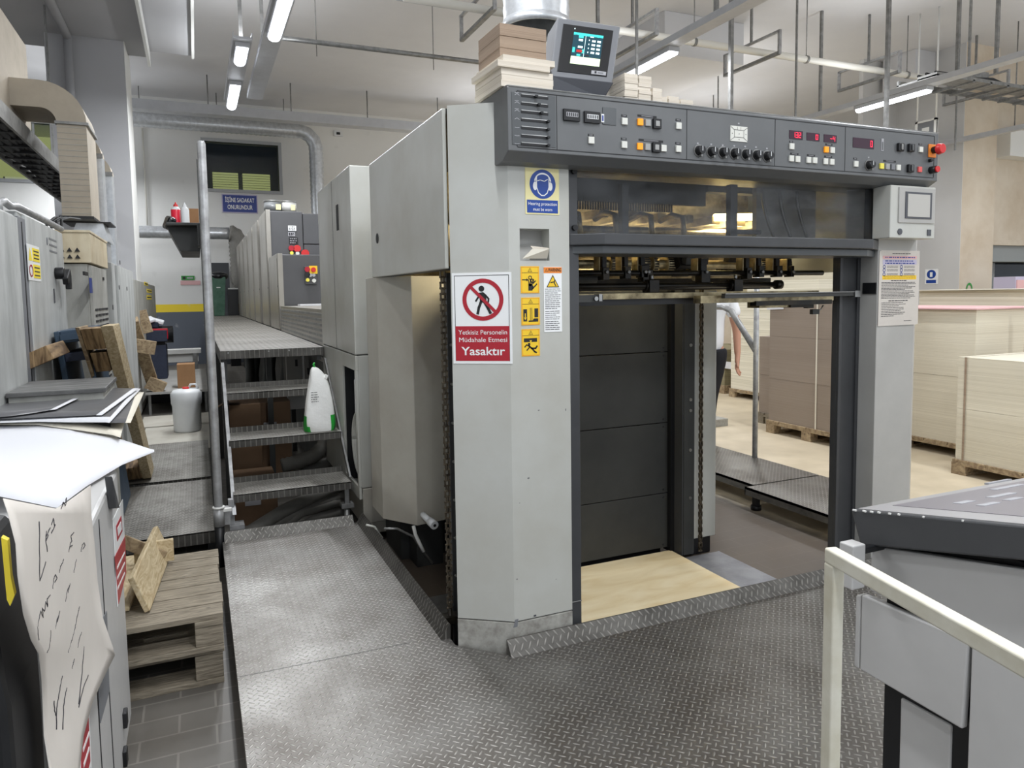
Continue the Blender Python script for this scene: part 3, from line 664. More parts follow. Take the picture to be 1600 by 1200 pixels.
# ============================================================ left: insulated duct, cable tray
t = thing('air_duct', (-0.9, 6.6, 2.2), 'beige board air duct curving down onto the beige cabinet', 'duct')
b = MB(); y0, y1 = 6.45, 7.0
xo, xi, zt = -0.705, -0.905, 2.84
n = 8; outer = [(xo-0.30+0.30*math.cos(a), zt+0.30*math.sin(a)) for a in [R(90)*i/n for i in range(n+1)]]
inner = [(xi-0.10+0.10*math.cos(a), zt+0.10*math.sin(a)) for a in [R(90)*i/n for i in range(n+1)]]
for i in range(n): b.prism([outer[i], outer[i+1], inner[i+1], inner[i]], y0, y1, 'duct_board', 'Y')
obj('elbow', b, t)
b = MB(); b.box(-1.20, xi-0.10, y0, y1, zt+0.10, zt+0.30, 'duct_board'); obj('duct_run', b, t)
b = MB(); b.box(xi, xo-0.004, y0+0.006, y1, 2.14, zt, 'duct_board')
for k in range(16): b.box(xi-0.001, xo-0.003, y0+0.003, y0+0.007, 2.16+k*0.043, 2.163+k*0.043, 'cab_grey2')
obj('duct_drop', b, t)
b = MB(); b.box(xi-0.01, xo+0.012, y0-0.012, y1, zt-0.012, zt+0.008, 'steel_dull'); b.box(xi-0.02, xo+0.012, y0-0.008, y1, 2.12, 2.14, 'black'); obj('flange', b, t)
b = MB(); b.box(-3.0, -1.19, 3.9, 7.2, 2.86, 3.6, 'duct_board'); obj('plenum', b, t, 0.01)
for i, (xa, y, zz) in enumerate(((-0.70, 7.3, 2.75), (-0.70, 8.1, 2.72))):
    b = MB(); b.box(xa-0.2, xa, y, y+0.22, 1.81, zz, 'galvanised'); 
    pr = [(xa-0.2+0.2*math.cos(R(90)*k/8), zz+0.2*math.sin(R(90)*k/8)) for k in range(9)]+[(xa-0.2, zz)]
    b.prism(pr, y, y+0.22, 'duct_board', 'Y'); b.box(xa-0.21, xa+0.01, y-0.012, y, zz-0.02, zz+0.02, 'steel_dull')
    solo('riser_duct', b, (xa, y, 1.81), ('nearer' if i == 0 else 'farther')+' flat galvanised riser duct behind the beige board duct', 'duct')
b = MB(); z = 2.70
for k in range(26): b.box(-1.42, -1.12, 4.0+k*0.28, 4.04+k*0.28, z, z+0.02, 'rubber')
b.box(-1.44, -1.42, 4.0, 10.8, z-0.02, z+0.10, 'steel_dull'); b.box(-1.12, -1.10, 4.0, 10.8, z-0.02, z+0.10, 'steel_dull')
for k in range(6): b.tube([(-1.38+0.045*k+0.02*math.sin(i+k), 4.0+i*0.5, z+0.04+0.015*math.sin(i*1.7+k)) for i in range(15)], 0.03, 'rubber', 6)
for y in (7.5, 10): b.box(-1.46, -1.44, y, y+0.03, z, 4.9, 'steel_dull')
solo('cable_tray', b, (-1.27, 7, z), 'dark cable tray packed with cables at the upper left', 'cable tray')
b = MB(); b.cyl((-1.35, 6.0, 4.85), (-1.35, 10.9, 4.85), 0.05, 'pillar_grey', 12); b.cyl((-1.35, 10.9, 4.85), (-1.35, 10.9, 0.5), 0.05, 'pillar_grey', 12)
solo('drain_pipe', b, (-1.35, 10.9, 0.5), 'grey pipe turning down in front of the pillar', 'pipe')
# ============================================================ delivery end of the press
YF = 2.43
DL = thing('press_delivery', (2.1, 2.9, 0), 'tall pale grey delivery end of a printing press with a dark control panel', 'printing press')
def poly_hole(b, z0, z1, m, g=0.0):
    b.prism([(0.872-g, 2.556-g), (1.055-g*0.4, YF-g), (1.305, YF-g), (1.305, 2.72), (0.95, 2.72)], z0, z1, m)
b = MB(); h0, h1 = at(812.5, 407, Y=YF), at(858, 358, Y=YF)
hx0, hx1, hz0, hz1 = h0.x, h1.x, h0.z, h1.z
poly_hole(b, 0.248, hz0, 'machine'); poly_hole(b, hz1, 2.182, 'machine')
b.prism([(0.872, 2.556), (1.055, YF), (hx0, YF), (hx0, 2.72), (0.95, 2.72)], hz0, hz1, 'machine')
b.box(hx1, 1.305, YF, 2.72, hz0, hz1, 'machine')
obj('column', b, DL, 0.0, label='left front column with a slanted outer face')
b = MB(); b.box(hx0-0.002, hx1+0.002, 2.50, 2.72, hz0, hz1, 'machine_grey'); b.quad([(hx0, 2.50, hz0+0.055), (hx1, 2.50, hz0+0.07), (hx1, 2.455, hz0), (hx0, 2.455, hz0)], 'machine_grey', 0.004)
obj('recess', b, DL)
p, q, r_, s_ = at(817, 404, Y=2.425), at(855, 404, Y=2.425), at(858, 389, Y=2.40), at(832, 389, Y=2.42)
b = MB(); b.quad([p, q, r_, s_], 'board_white', 0.002); b.quad([at(829, 385, Y=2.44), at(856, 388, Y=2.44), r_, s_], 'stack_white', 0.002)
solo('card', b, p, 'small folded cream card stuck out of the square recess in the left column', 'card')
b = MB(); poly_hole(b, 0.15, 0.26, 'black', -0.006); obj('column_core', b, DL)
b = MB(); poly_hole(b, 0.0, 0.243, 'scuffed', 0.002); obj('column_base', b, DL, 0.002, label='scuffed grey base of the left column')
# right column: front face and receding inner face
b = MB(); b.prism([(2.95, YF), (3.205, YF), (3.385, 2.56), (3.30, 2.62), (2.95, 2.62)], 0.0, 2.182, 'machine_grey'); obj('column', b, DL, 0.003, label='right front column')
b = MB(); b.box(1.306, 1.352, 2.44, 2.60, 0.0, 1.70, 'dark_paint'); b.box(1.306, 1.353, 2.437, 2.60, 0.27, 0.274, 'steel_dull'); obj('guide_post', b, DL, 0.002)
b = MB(); b.box(2.81, 2.95, 2.535, 2.565, 0.0, 1.70, 'dark_paint'); b.box(2.81, 2.828, 2.52, 2.535, 0.0, 1.70, 'dark_paint'); b.box(2.932, 2.95, 2.525, 2.535, 0.0, 1.70, 'dark_paint'); obj('guide_post', b, DL, 0.002)
p = at(1370, 452, Y=2.5)
b = MB(); q0, q1 = at(1348, 442, X=2.949), at(1361, 459, X=2.949); b.box(2.944, 2.9485, q0.y-0.004, q1.y-0.03, q1.z, q0.z, 'black'); obj('socket', b, DL)
# ledge under the window
b = MB(); b.prism([(1.306, YF), (1.42, 2.36), (2.83, 2.36), (2.95, YF), (2.95, 2.60), (1.306, 2.60)], 1.672, 1.716, 'dark_paint')
b.prism([(1.306, YF+0.02), (1.425, 2.385), (2.825, 2.385), (2.95, YF+0.02), (2.95, 2.60), (1.306, 2.60)], 1.640, 1.672, 'console_edge')
obj('ledge', b, DL, 0.004)
# guard window
b = MB(); b.box(1.352, 2.935, 2.452, 2.458, 1.722, 1.972, 'acrylic'); obj('guard_window', b, DL, label='scratched smoked acrylic window')
b = MB()
for x0, x1 in ((1.308, 1.352), (2.935, 2.95)): b.box(x0, x1, 2.45, 2.50, 1.718, 1.975, 'dark_paint')
b.box(1.308, 2.95, 2.46, 2.50, 1.965, 1.985, 'dark_paint'); obj('window_frame', b, DL)
for px, py in ((896, 268), (897, 356), (1366, 288), (1368, 362)):
    p = at(px, py, Y=2.449); b = MB(); b.cyl((p.x, 2.449, p.z), (p.x, 2.436, p.z), 0.011, 'rubber', 12); obj('knob', b, DL)
p = at(1161, 273.5, Y=2.45); b = MB(); b.cyl((p.x, 2.452, p.z), (p.x, 2.444, p.z), 0.007, 'steel', 12); obj('bolt', b, DL)
# hood: side panels, roof, back
b = MB(); b.box(0.860, 0.876, 2.58, 3.80, 1.590, 2.178, 'machine'); b.box(0.876, 0.94, 2.6, 3.80, 1.590, 1.60, 'dark_panel'); obj('side_panel', b, DL, 0.004, label='left hood panel')
b = MB(); b.box(3.37, 3.386, 2.58, 3.80, 1.590, 2.178, 'machine'); obj('side_panel', b, DL, 0.004)
b = MB(); b.box(0.876, 3.37, 2.58, 3.80, 2.16, 2.178, 'dark_panel'); obj('hood_roof', b, DL)
b = MB(); b.box(0.876, 3.37, 3.78, 3.80, 1.45, 2.16, 'beige_cast'); obj('hood_back', b, DL)
p = at(589.5, 372.5, X=0.859); b = MB(); b.cyl((0.861, p.y, p.z), (0.8575, p.y, p.z), 0.026, 'dark_slot', 20); obj('porthole', b, DL, label='small black round hole')
# lower side cover
b = MB(); b.prism([(0.868, 3.745), (1.0, 3.55), (1.20, 3.585), (1.30, 4.0), (0.868, 4.0)], 0.30, 1.592, 'machine_lower'); obj('side_cover', b, DL, 0.004, label='lower left cover with a bevelled front')
p = at(664, 810, Y=3.55); b = MB(); b.cyl((p.x-0.01, 3.56, p.z+0.02), (p.x+0.01, 3.48, p.z), 0.016, 'white_plastic', 14); b.cyl((p.x+0.01, 3.49, p.z), (p.x+0.018, 3.44, p.z-0.008), 0.022, 'white_plastic', 14); b.cyl((p.x+0.018, 3.442, p.z-0.008), (p.x+0.0185, 3.438, p.z-0.0085), 0.008, 'black', 10)
obj('drain_plug', b, DL, label='white drain plug')
# back of the pile bay: dark panels
for z0, z1 in ((0.05, 0.362), (0.366, 0.762), (0.766, 1.160), (1.164, 1.50)):
    b = MB(); b.box(1.20, 2.385, 3.30, 3.34, z0, z1, 'dark_panel')
    for z in (z0+0.02, z1-0.02): b.cyl((2.355, 3.30, z), (2.355, 3.296, z), 0.006, 'black', 8)
    obj('bay_panel', b, DL, 0.002)
b = MB(); b.box(2.385, 2.41, 3.27, 3.34, 0.03, 1.50, 'black'); b.box(2.41, 2.492, 3.20, 3.34, 0.03, 1.50, 'dark_paint'); b.box(2.418, 2.485, 3.195, 3.20, 0.03, 1.50, 'dark_panel')
for z in (0.35, 0.62, 0.84, 0.90, 1.2): b.cyl((2.46, 3.196, z), (2.46, 3.190, z), 0.009, 'steel', 10)
obj('guide_rail', b, DL)
b = MB(); b.prism([(2.492, 3.20), (2.64, 3.20), (2.665, 3.24), (2.665, 3.42), (2.492, 3.42)], 0.11, 1.50, 'machine'); b.box(2.50, 2.64, 3.24, 3.40, 0.0, 0.11, 'black')
obj('rear_column', b, DL, 0.006, label='pale rear column of the pile bay')
b = MB(); b.box(1.26, 1.28, 2.76, 3.50, 0.0, 1.58, 'machine_lower'); obj('inner_frame', b, DL)
b = MB(); b.box(0.925, 0.965, 2.765, 2.80, 0.0, 1.58, 'dark_paint')
for k in range(7): b.cyl((0.938, 2.765, 0.33+k*0.16), (0.938, 2.758, 0.33+k*0.16), 0.006, 'steel', 8)
obj('guide_rail', b, DL)
def chain(x, y, z0, z1, w=0.014):
    b = MB(); n = int((z1-z0)/0.022)
    for k in range(n):
        z = z0+(k+0.5)*0.022; ww = w if k % 2 else w*0.62
        b.box(x-ww, x-ww+0.004, y-0.007, y+0.007, z-0.013, z+0.013, 'chain'); b.box(x+ww-0.004, x+ww, y-0.007, y+0.007, z-0.013, z+0.013, 'chain')
        b.cyl((x-w-0.002, y, z-0.011), (x+w+0.002, y, z-0.011), 0.0045, 'chain', 6, cap=True)
    return b
obj('lift_chain', chain(0.893, 2.715, 0.22, 1.59, 0.011), DL, label='greasy hoisting chain in the left gap')
b = MB(); b.cyl((0.893, 2.715, 0.0), (0.893, 2.715, 0.22), 0.010, 'oily_black', 10); b.box(0.86, 0.93, 2.69, 2.74, 0.16, 0.19, 'oily_black'); b.cyl((0.893, 2.715, 0.0), (0.893, 2.715, 0.05), 0.03, 'steel_dull', 14); obj('chain_anchor', b, DL)
p = at(1092, 850, Y=3.17); obj('lift_chain', chain(2.512, 3.17, 0.05, 1.56, 0.010), DL, label='hoisting chain in front of the rear column')
b = MB(); b.box(1.05, 1.2, 3.75, 4.2, 0.0, 0.28, 'dark_panel'); b.box(1.3, 2.38, 3.36, 3.75, 0.0, 1.45, 'black'); b.box(1.0, 2.5, 3.9, 4.25, 0.0, 1.5, 'dark_panel'); obj('under_frame', b, DL)
# delivery head interior -------------------------------------------------
zb = at(950, 322, Y=3.0).z
for i in range(10):
    x = 1.30+i*0.17
    b = MB(); b.box(x, x+0.05, 3.06, 3.77, zb-0.035-0.004*i, zb+0.005-0.004*i, 'beige_cast'); obj('gripper_rail', b, DL)
b = MB()
for i in range(60): b.box(1.36+i*0.014, 1.366+i*0.014, 2.995, 3.005, zb-0.02, zb+0.02, 'oily_black')
b.box(1.30, 2.40, 3.0, 3.03, zb+0.02, 2.16, 'dark_panel'); b.box(2.40, 2.94, 2.98, 3.05, zb+0.09, 2.16, 'dark_panel'); obj('brush_bar', b, DL)
rm = random.Random(11)
for i in range(34):
    x = 1.34+rm.random()*1.5; yy = 2.86+rm.random()*0.4; zz = 1.555+rm.random()*0.16; w_ = 0.03+rm.random()*0.10; h_ = 0.02+rm.random()*0.05
    m_ = ('oily_black', 'oily_black', 'steel_warm', 'beige_cast', 'dark_panel')[i % 5]; b = MB()
    if i % 3 == 0: b.cyl((x, yy, zz), (x+w_, yy, zz), h_*0.6, m_, 14)
    else: b.rbox((x, yy, zz), (w_, 0.04, h_), (rm.uniform(-.5, .5), 0, rm.uniform(-.2, .2)), m_)
    obj('gripper_mechanism', b, DL, 0.002)
b = MB(); b.box(1.31, 2.93, 3.10, 3.14, 1.50, 1.56, 'oily_black'); obj('cross_beam', b, DL)
b = MB(); b.box(1.30, 3.0, 3.3, 3.36, 1.72, 1.78, 'beige_cast'); b.box(1.30, 3.0, 3.5, 3.56, 1.62, 1.72, 'beige_cast'); b.cyl((1.31, 3.1, 1.80), (2.9, 3.1, 1.80), 0.02, 'steel_warm', 12); obj('cross_bar', b, DL)
for x in (1.56, 1.75, 1.94, 2.12):
    b = MB(); b.tube([(x, 3.0, 1.84), (x, 2.9, 1.86), (x, 2.82, 1.84), (x, 2.80, 1.74)], 0.014, 'steel_warm', 8); obj('gripper', b, DL)
for px in (973, 1142):
    p, q = at(px-5, 300, Y=2.50), at(px+5, 362, Y=2.50); b = MB(); b.box(p.x, q.x, 2.48, 2.51, q.z-0.02, p.z+0.03, 'black')
    if px > 1000: b.box(p.x, p.x+0.17, 2.48, 2.51, q.z-0.01, q.z+0.008, 'black')
    obj('inner_strut', b, DL)
b = MB(); b.cyl((2.50, 3.05, 1.875), (2.76, 3.05, 1.885), 0.020, 'lamp_warm', 12); obj('inspection_lamp', b, DL, label='glowing warm inspection lamp tube')
for x, y, z, e, s in ((2.62, 3.08, 1.84, 10.0, 0.26), (1.5, 3.15, 1.78, 5.0, 0.25), (2.05, 3.15, 1.76, 4.0, 0.3)):  # besides the tube's own light, unseen fills added to brighten the hood back
    ld = bpy.data.lights.new('tube_and_fill_light', 'AREA'); ld.shape = 'RECTANGLE'; ld.size = s; ld.size_y = 0.03; ld.energy = e; ld.color = (1.0, 0.86, 0.56)
    lo = bpy.data.objects.new('tube_and_fill_light', ld); COL.objects.link(lo); lo.parent = DL; lo.location = (x-2.1, y-2.9, z); lo.rotation_euler = (R(68), 0, 0)
# curved end plate at the right
b = MB(); pr = [(2.72+0.0*i, 0) for i in range(1)]
for k in range(3):
    b.tube([(2.62+0.11*k-0.08*math.sin(R(i*9)), 2.75, 1.74+0.024*i) for i in range(11)], 0.008, 'steel_dull', 8)
b.box(2.55, 2.94, 2.80, 2.83, 1.72, 2.1, 'machine_grey'); obj('end_plate', b, DL)
# shafts and grippers under the ledge
def shaft(z, y, x0, x1, r, m='oily_black', name='shaft'):
    b = MB(); b.cyl((x0, y, z), (x1, y, z), r, m, 14); obj(name, b, DL)
a1 = at(1000, 427, Y=2.75); shaft(a1.z, 2.75, 1.31, 2.94, 0.0125)
a2 = at(1000, 447, Y=2.72); shaft(a2.z, 2.72, 1.31, 2.62, 0.0135)
b = MB(); b.cyl((2.60, 2.72, a2.z), (2.635, 2.72, a2.z), 0.022, 'oily_black', 14); obj('shaft_end', b, DL)
a3 = at(1000, 413, Y=3.0); shaft(a3.z, 3.0, 1.31, 2.9, 0.022, 'steel_warm')
for px, w_, r in ((958, 0.07, 0.045), (1003, 0.05, 0.042), (1018, 0.03, 0.047), (1050, 0.10, 0.044), (1062, 0.02, 0.047), (1080, 0.06, 0.036), (1190, 0.07, 0.04), (1225, 0.03, 0.045)):
    p = at(px, 413, Y=3.0); b = MB(); b.cyl((p.x-w_/2, 3.0, a3.z), (p.x+w_/2, 3.0, a3.z), r, 'steel_warm', 22)
    for k in range(22):
        an = 2*math.pi*k/22; b.box(p.x-w_/2+0.004, p.x+w_/2-0.004, 3.0+(r)*math.cos(an)-0.003, 3.0+(r)*math.cos(an)+0.003, a3.z+r*math.sin(an)-0.003, a3.z+r*math.sin(an)+0.003, 'oily_black')
    obj('suction_wheel', b, DL)
for px, dz0, dz1, w_ in ((943, 0.10, -0.03, 0.032), (977, 0.09, -0.025, 0.030), (1003, 0.10, -0.02, 0.034), (1008, 0.02, -0.04, 0.05), (1098, 0.05, -0.045, 0.05), (1166, 0.06, -0.03, 0.03), (1185, 0.09, -0.02, 0.030), (1213, 0.09, -0.02, 0.034), (1233, 0.05, -0.02, 0.02)):
    p = at(px, 427, Y=2.75); b = MB(); b.box(p.x-w_/2, p.x+w_/2, 2.725, 2.775, a1.z+dz1, a1.z+dz1+0.055, 'oily_black'); b.box(p.x-w_/3, p.x+w_/3, 2.74, 2.77, a1.z+dz1+0.05, a1.z+dz0+0.02, 'black'); b.box(p.x-w_/2-0.006, p.x-w_/2-0.001, 2.75, 2.80, a1.z+0.01, a1.z+dz0+0.02, 'steel_warm')
    b.cyl((p.x, 2.725, a1.z+0.005), (p.x, 2.715, a1.z+0.005), 0.008, 'steel_dull', 10)
    obj('clamp_block', b, DL, 0.002)
for px in (1017, 1148):
    p = at(px, 447, Y=2.72); b = MB(); b.box(p.x-0.026, p.x+0.026, 2.69, 2.75, a2.z-0.03, a2.z+0.028, 'oily_black'); b.cyl((p.x-0.034, 2.72, a2.z), (p.x-0.02, 2.72, a2.z), 0.024, 'oily_black', 14); b.cyl((p.x+0.005, 2.72, a2.z+0.028), (p.x+0.005, 2.72, a2.z+0.05), 0.008, 'steel', 8); obj('clamp_block', b, DL, 0.003)
# lower side guide and sheet support bar
b = MB(); z = at(1200, 459, Y=2.62).z; b.box(1.31, 2.76, 2.60, 2.66, z-0.012, z+0.012, 'steel_warm'); b.box(1.31, 2.45, 2.62, 2.64, z-0.038, z-0.012, 'black'); obj('sheet_guide', b, DL)
b = MB(); z = at(1250, 461, Y=2.50).z; b.box(2.10, 2.895, 2.492, 2.515, z-0.008, z+0.013, 'dark_panel'); b.box(2.10, 2.895, 2.487, 2.492, z+0.009, z+0.013, 'steel_dull'); b.box(2.0, 2.78, 2.53, 2.58, z-0.028, z+0.004, 'steel_warm'); b.box(2.3, 2.76, 2.52, 2.56, z-0.045, z-0.024, 'oily_black'); obj('side_bar', b, DL)
b = MB(); b.box(2.87, 2.905, 2.485, 2.52, z-0.014, z+0.016, 'steel'); b.cyl((2.905, 2.50, z), (2.912, 2.50, z), 0.008, 'steel', 10); obj('bar_end', b, DL)
p = at(1187, 475, Y=2.60); b = MB(); b.box(p.x-0.02, p.x+0.28, 2.58, 2.66, p.z-0.018, p.z+0.012, 'steel_warm'); b.box(p.x+0.16, p.x+0.30, 2.57, 2.64, p.z-0.02, p.z+0.016, 'oily_black'); b.box(p.x+0.27, p.x+0.31, 2.575, 2.60, p.z-0.025, p.z+0.02, 'oily_black'); obj('side_jogger', b, DL)
p = at(1275, 487, Y=2.58); b = MB(); b.box(p.x-0.03, p.x+0.012, 2.57, 2.59, p.z-0.012, p.z+0.012, 'dark_panel'); b.tube([(p.x, 2.58, p.z), (p.x+0.03, 2.58, p.z+0.01), (p.x+0.045, 2.58, p.z+0.03)], 0.003, 'steel', 6); obj('sensor', b, DL)
p = at(907, 465, Y=2.62); b = MB(); b.box(1.31, at(940, 465, Y=2.52).x, 2.51, 2.54, p.z-0.018, p.z+0.010, 'dark_panel'); q = at(938, 465, Y=2.505); b.box(q.x-0.008, q.x+0.006, 2.50, 2.54, q.z-0.014, q.z+0.014, 'steel'); b.cyl((q.x-0.02, 2.505, q.z-0.004), (q.x-0.02, 2.50, q.z-0.004), 0.009, 'steel', 10); obj('bar_end', b, DL)

# ------------------------------------------------------------ control panel
YC = 2.33
ZT = 2.214
CPX0, CPX1 = 1.016, 3.205
b = MB(); b.prism([(YC, 1.988), (YC+0.004, 1.988), (YC+0.05, 1.962), (2.425, 1.955), (2.78, 1.99), (2.78, ZT), (YC+0.012, ZT), (YC, ZT-0.01)], CPX0, CPX1, 'console', 'X')
CP = obj('control_panel', b, DL, 0.004, label='long dark grey control panel')
def cpx(px, py, y=YC): return at(px, py, Y=y)
def plate(p0, p1, m, y=YC, th=0.003):
    a, c = cpx(*p0), cpx(*p1); b = MB(); b.box(a.x, c.x, y-th, y+0.001, c.z, a.z, m); return b
# recessed rim and seams
b = MB(); z0, z1 = 2.004, 2.192; x0, x1 = CPX0+0.035, CPX1-0.03
for (xa, xb, za, zb) in ((x0, x1, z1, z1+0.003), (x0, x1, z0-0.003, z0), (x0-0.003, x0, z0, z1), (x1, x1+0.003, z0, z1)): b.box(xa, xb, YC-0.0012, YC+0.001, za, zb, 'dark_slot')
for px in (870, 1073, 1211, 1321): x = cpx(px, 200).x; b.box(x-0.001, x+0.001, YC-0.0012, YC+0.001, z0, z1, 'dark_slot')
b.box(CPX0, CPX1, YC-0.0015, YC+0.002, ZT-0.006, ZT-0.003, 'steel_dull')
obj('panel_seams', b, CP)
b = MB(); a, c = cpx(799, 141), cpx(868, 236); b.box(a.x, c.x, YC-0.002, YC+0.001, 2.01, 2.188, 'console_edge'); obj('slider_plate', b, CP)
for k in range(7):
    y = 148.5+k*12.6; a = cpx(814, y-1.6+0.5); c = cpx(856, y+1.6+5.0)
    zc_ = (cpx(814, y).z)
    b = MB(); b.box(a.x, c.x, YC-0.004, YC-0.001, zc_-0.006, zc_+0.001, 'dark_slot'); b.box(a.x, c.x-0.004, YC-0.005, YC-0.001, zc_+0.0015, zc_+0.0045, 'steel')
    kx = a.x+(c.x-a.x)*(0.95 if k > 2 else 0.5+0.1*k); b.box(kx-0.004, kx+0.006, YC-0.018, YC-0.003, zc_-0.006, zc_+0.001, 'black')
    xi = cpx(804, y).x; b.stroke([(xi, zc_-0.002), (xi+0.008, zc_+0.003*(-1 if k > 3 else 1)), (xi+0.017, zc_-0.002)], 0.0018, 'label_grey', YC-0.0025)
    if k < 3: b.stroke([(xi, zc_+0.006), (xi+0.015, zc_+0.006)], 0.0018, 'label_grey', YC-0.0025)
    obj('slider', b, CP)
def btn(px, py, m, w=0.0235, name='button', th=0.008, h=None):
    p = cpx(px, py); b = MB(); h = h or w*1.05; b.box(p.x-w/2, p.x+w/2, YC-th, YC, p.z-h/2, p.z+h/2, m); obj(name, b, CP, 0.0015)
def cap(px, py, w=0.022, h=0.008):
    p = cpx(px, py); b = MB(); b.box(p.x-w/2, p.x+w/2, YC-0.001, YC, p.z-h/2, p.z+h/2, 'dark_slot')
    for k in range(2): b.stroke([(p.x-w*0.3, p.z+h*0.2-k*0.003), (p.x+w*0.3, p.z+h*0.2-k*0.003)], 0.001, 'label_grey', YC-0.0015)
    return b
buttons = [(923, 219.5, 'button'), (975, 190, 'button'), (974.5, 226.5, 'button'), (999.5, 191, 'orange'), (1011.5, 192.3, 'button_grey'), (999, 229, 'orange'), (1011, 230, 'button_grey'), (1036, 232, 'button'),
    (1059.5, 197, 'button'), (1059, 233, 'button'), (1236, 229, 'button'), (1290, 234, 'orange'), (1299.5, 235, 'button'), (1235.5, 248, 'button'), (1245.3, 249, 'button'), (1262.5, 250.3, 'button'), (1272, 251, 'button'), (1289, 252.5, 'button'), (1298.7, 253.3, 'button'),
    (1336.3, 256.5, 'button'), (1376.5, 259.8, 'button_yellow'), (1385.5, 260.5, 'button_grey'), (1394, 261.2, 'monitor_grey'), (1402.7, 262, 'button'), (1437.7, 234, 'button'), (1436, 265, 'button_red')]
for px, py, m in buttons: btn(px, py, m)
b = MB()
caps = MB()
for px, py, w_ in ((923, 211, .024), (975, 181, .024), (974.5, 217, .024), (1011, 182, .085), (1017, 220, .11), (1059.5, 187.5, .024), (1059, 224, .024), (1236, 221.5, .02), (1295, 226, .04), (1241, 240.5, .045), (1267, 243, .045), (1294, 245, .045), (1336, 248, .022), (1390, 252, .08), (1437.7, 225.5, .022)):
    c_ = cap(px, py, w_); k = len(caps.v); caps.v += c_.v; caps.f += [[i+k for i in f] for f in c_.f]
    for mi in c_.m: caps.m.append(caps.slot(c_.names[mi]))
obj('captions', caps, CP)
for px, py in ((1025, 194), (1024, 231)):
    p = cpx(px, py); b = MB(); b.box(p.x-0.018, p.x+0.018, YC-0.012, YC, p.z-0.018, p.z+0.018, 'black'); b.box(p.x-0.009, p.x+0.009, YC-0.0135, YC-0.011, p.z-0.010, p.z+0.010, 'button_grey'); obj('guarded_button', b, CP, 0.002)
for px, py, m in ((892, 180.5, 'label_grey'), (924, 184, 'white_plastic')):
    p = cpx(px, py); b = MB(); b.box(p.x-0.033, p.x+0.033, YC-0.010, YC, p.z-0.020, p.z+0.020, 'black'); b.box(p.x-0.024, p.x+0.024, YC-0.0115, YC-0.009, p.z-0.007, p.z+0.009, m)
    for k in range(6): b.box(p.x-0.022+k*0.0078, p.x-0.0175+k*0.0078, YC-0.0122, YC-0.011, p.z-0.005, p.z+0.007, 'dark_slot')
    obj('counter', b, CP, 0.0015)
p = cpx(952, 181.5); b = MB(); b.box(p.x-0.029, p.x+0.029, YC-0.0025, YC, p.z-0.032, p.z+0.030, 'console_edge'); obj('cover_plate', b, CP, 0.001)
p = cpx(941, 185); b = MB(); b.box(p.x-0.006, p.x+0.006, YC-0.004, YC, p.z-0.015, p.z+0.015, 'white_plastic'); b.box(p.x-0.003, p.x+0.003, YC-0.0045, YC-0.004, p.z-0.010, p.z+0.010, 'sign_navy'); obj('label_strip', b, CP)
# mimic diagram
p = cpx(1154, 209.5); b = MB(); X_, Z_, hw, hh = p.x, p.z, 0.043, 0.030; b.box(X_-hw, X_+hw, YC-0.003, YC, Z_-hh, Z_+hh, 'button')
y_ = YC-0.0036
b.stroke([(X_-hw*.55, Z_+hh*.5), (X_+hw*.55, Z_+hh*.5), (X_+hw*.55, Z_-hh*.45), (X_-hw*.55, Z_-hh*.45), (X_-hw*.55, Z_+hh*.5)], 0.0016, 'ink', y_)
for sx in (-1, 1):
    for sz in (-1, 1): b.stroke([(X_+sx*hw*.55, Z_+sz*hh*.48), (X_+sx*hw, Z_+sz*hh*.9)], 0.0016, 'ink', y_)
    b.stroke([(X_+sx*hw*.2, Z_+hh*.5), (X_+sx*hw*.2, Z_+hh*.9)], 0.0012, 'ink', y_)
for x, z in ((0, 0), (-.8, 0), (.8, 0), (0, -.75)): b.stroke([(X_+x*hw-0.001, Z_+z*hh), (X_+x*hw+0.001, Z_+z*hh)], 0.003, 'ink', y_)
obj('mimic_diagram', b, CP, label='pale diagram plate with black outline')
def knob(px, py, r=0.021):
    p = cpx(px, py); b = MB(); b.cyl((p.x, YC, p.z), (p.x, YC-0.003, p.z), r*1.15, 'steel_dull', 24); b.cyl((p.x, YC-0.003, p.z), (p.x, YC-0.026, p.z), r*0.92, 'black', 20, r2=r*0.72)
    b.box(p.x-0.0015, p.x+0.0015, YC-0.0268, YC-0.024, p.z-r*0.2, p.z+r*0.68, 'white_plastic'); b.box(p.x-0.003, p.x+0.004, YC-0.022, YC-0.003, p.z-r*1.2, p.z-r*0.6, 'steel_dull')
    obj('knob', b, CP)
for px, py in ((1091.5, 235.5), (1111, 237.3), (1129, 238.3), (1147, 239.6), (1164.5, 241.2), (1181.5, 242.6), (1198, 244.2), (1357, 258)): knob(px, py)
b = MB()
for px, py in ((1090, 224), (1111, 225.5), (1129, 227), (1147, 228), (1164, 229), (1181, 230), (1198, 232), (1154, 193), (1357, 246)):
    p = cpx(px, py); b.box(p.x-0.004, p.x+0.004, YC-0.001, YC, p.z-0.003, p.z+0.003, 'label_grey')
obj('captions', b, CP)
SEG = {'1': 'bc', '3': 'abgcd', '2': 'abged', '0': 'abcdef', '4': 'fgbc', '-': 'g', ' ': ''}
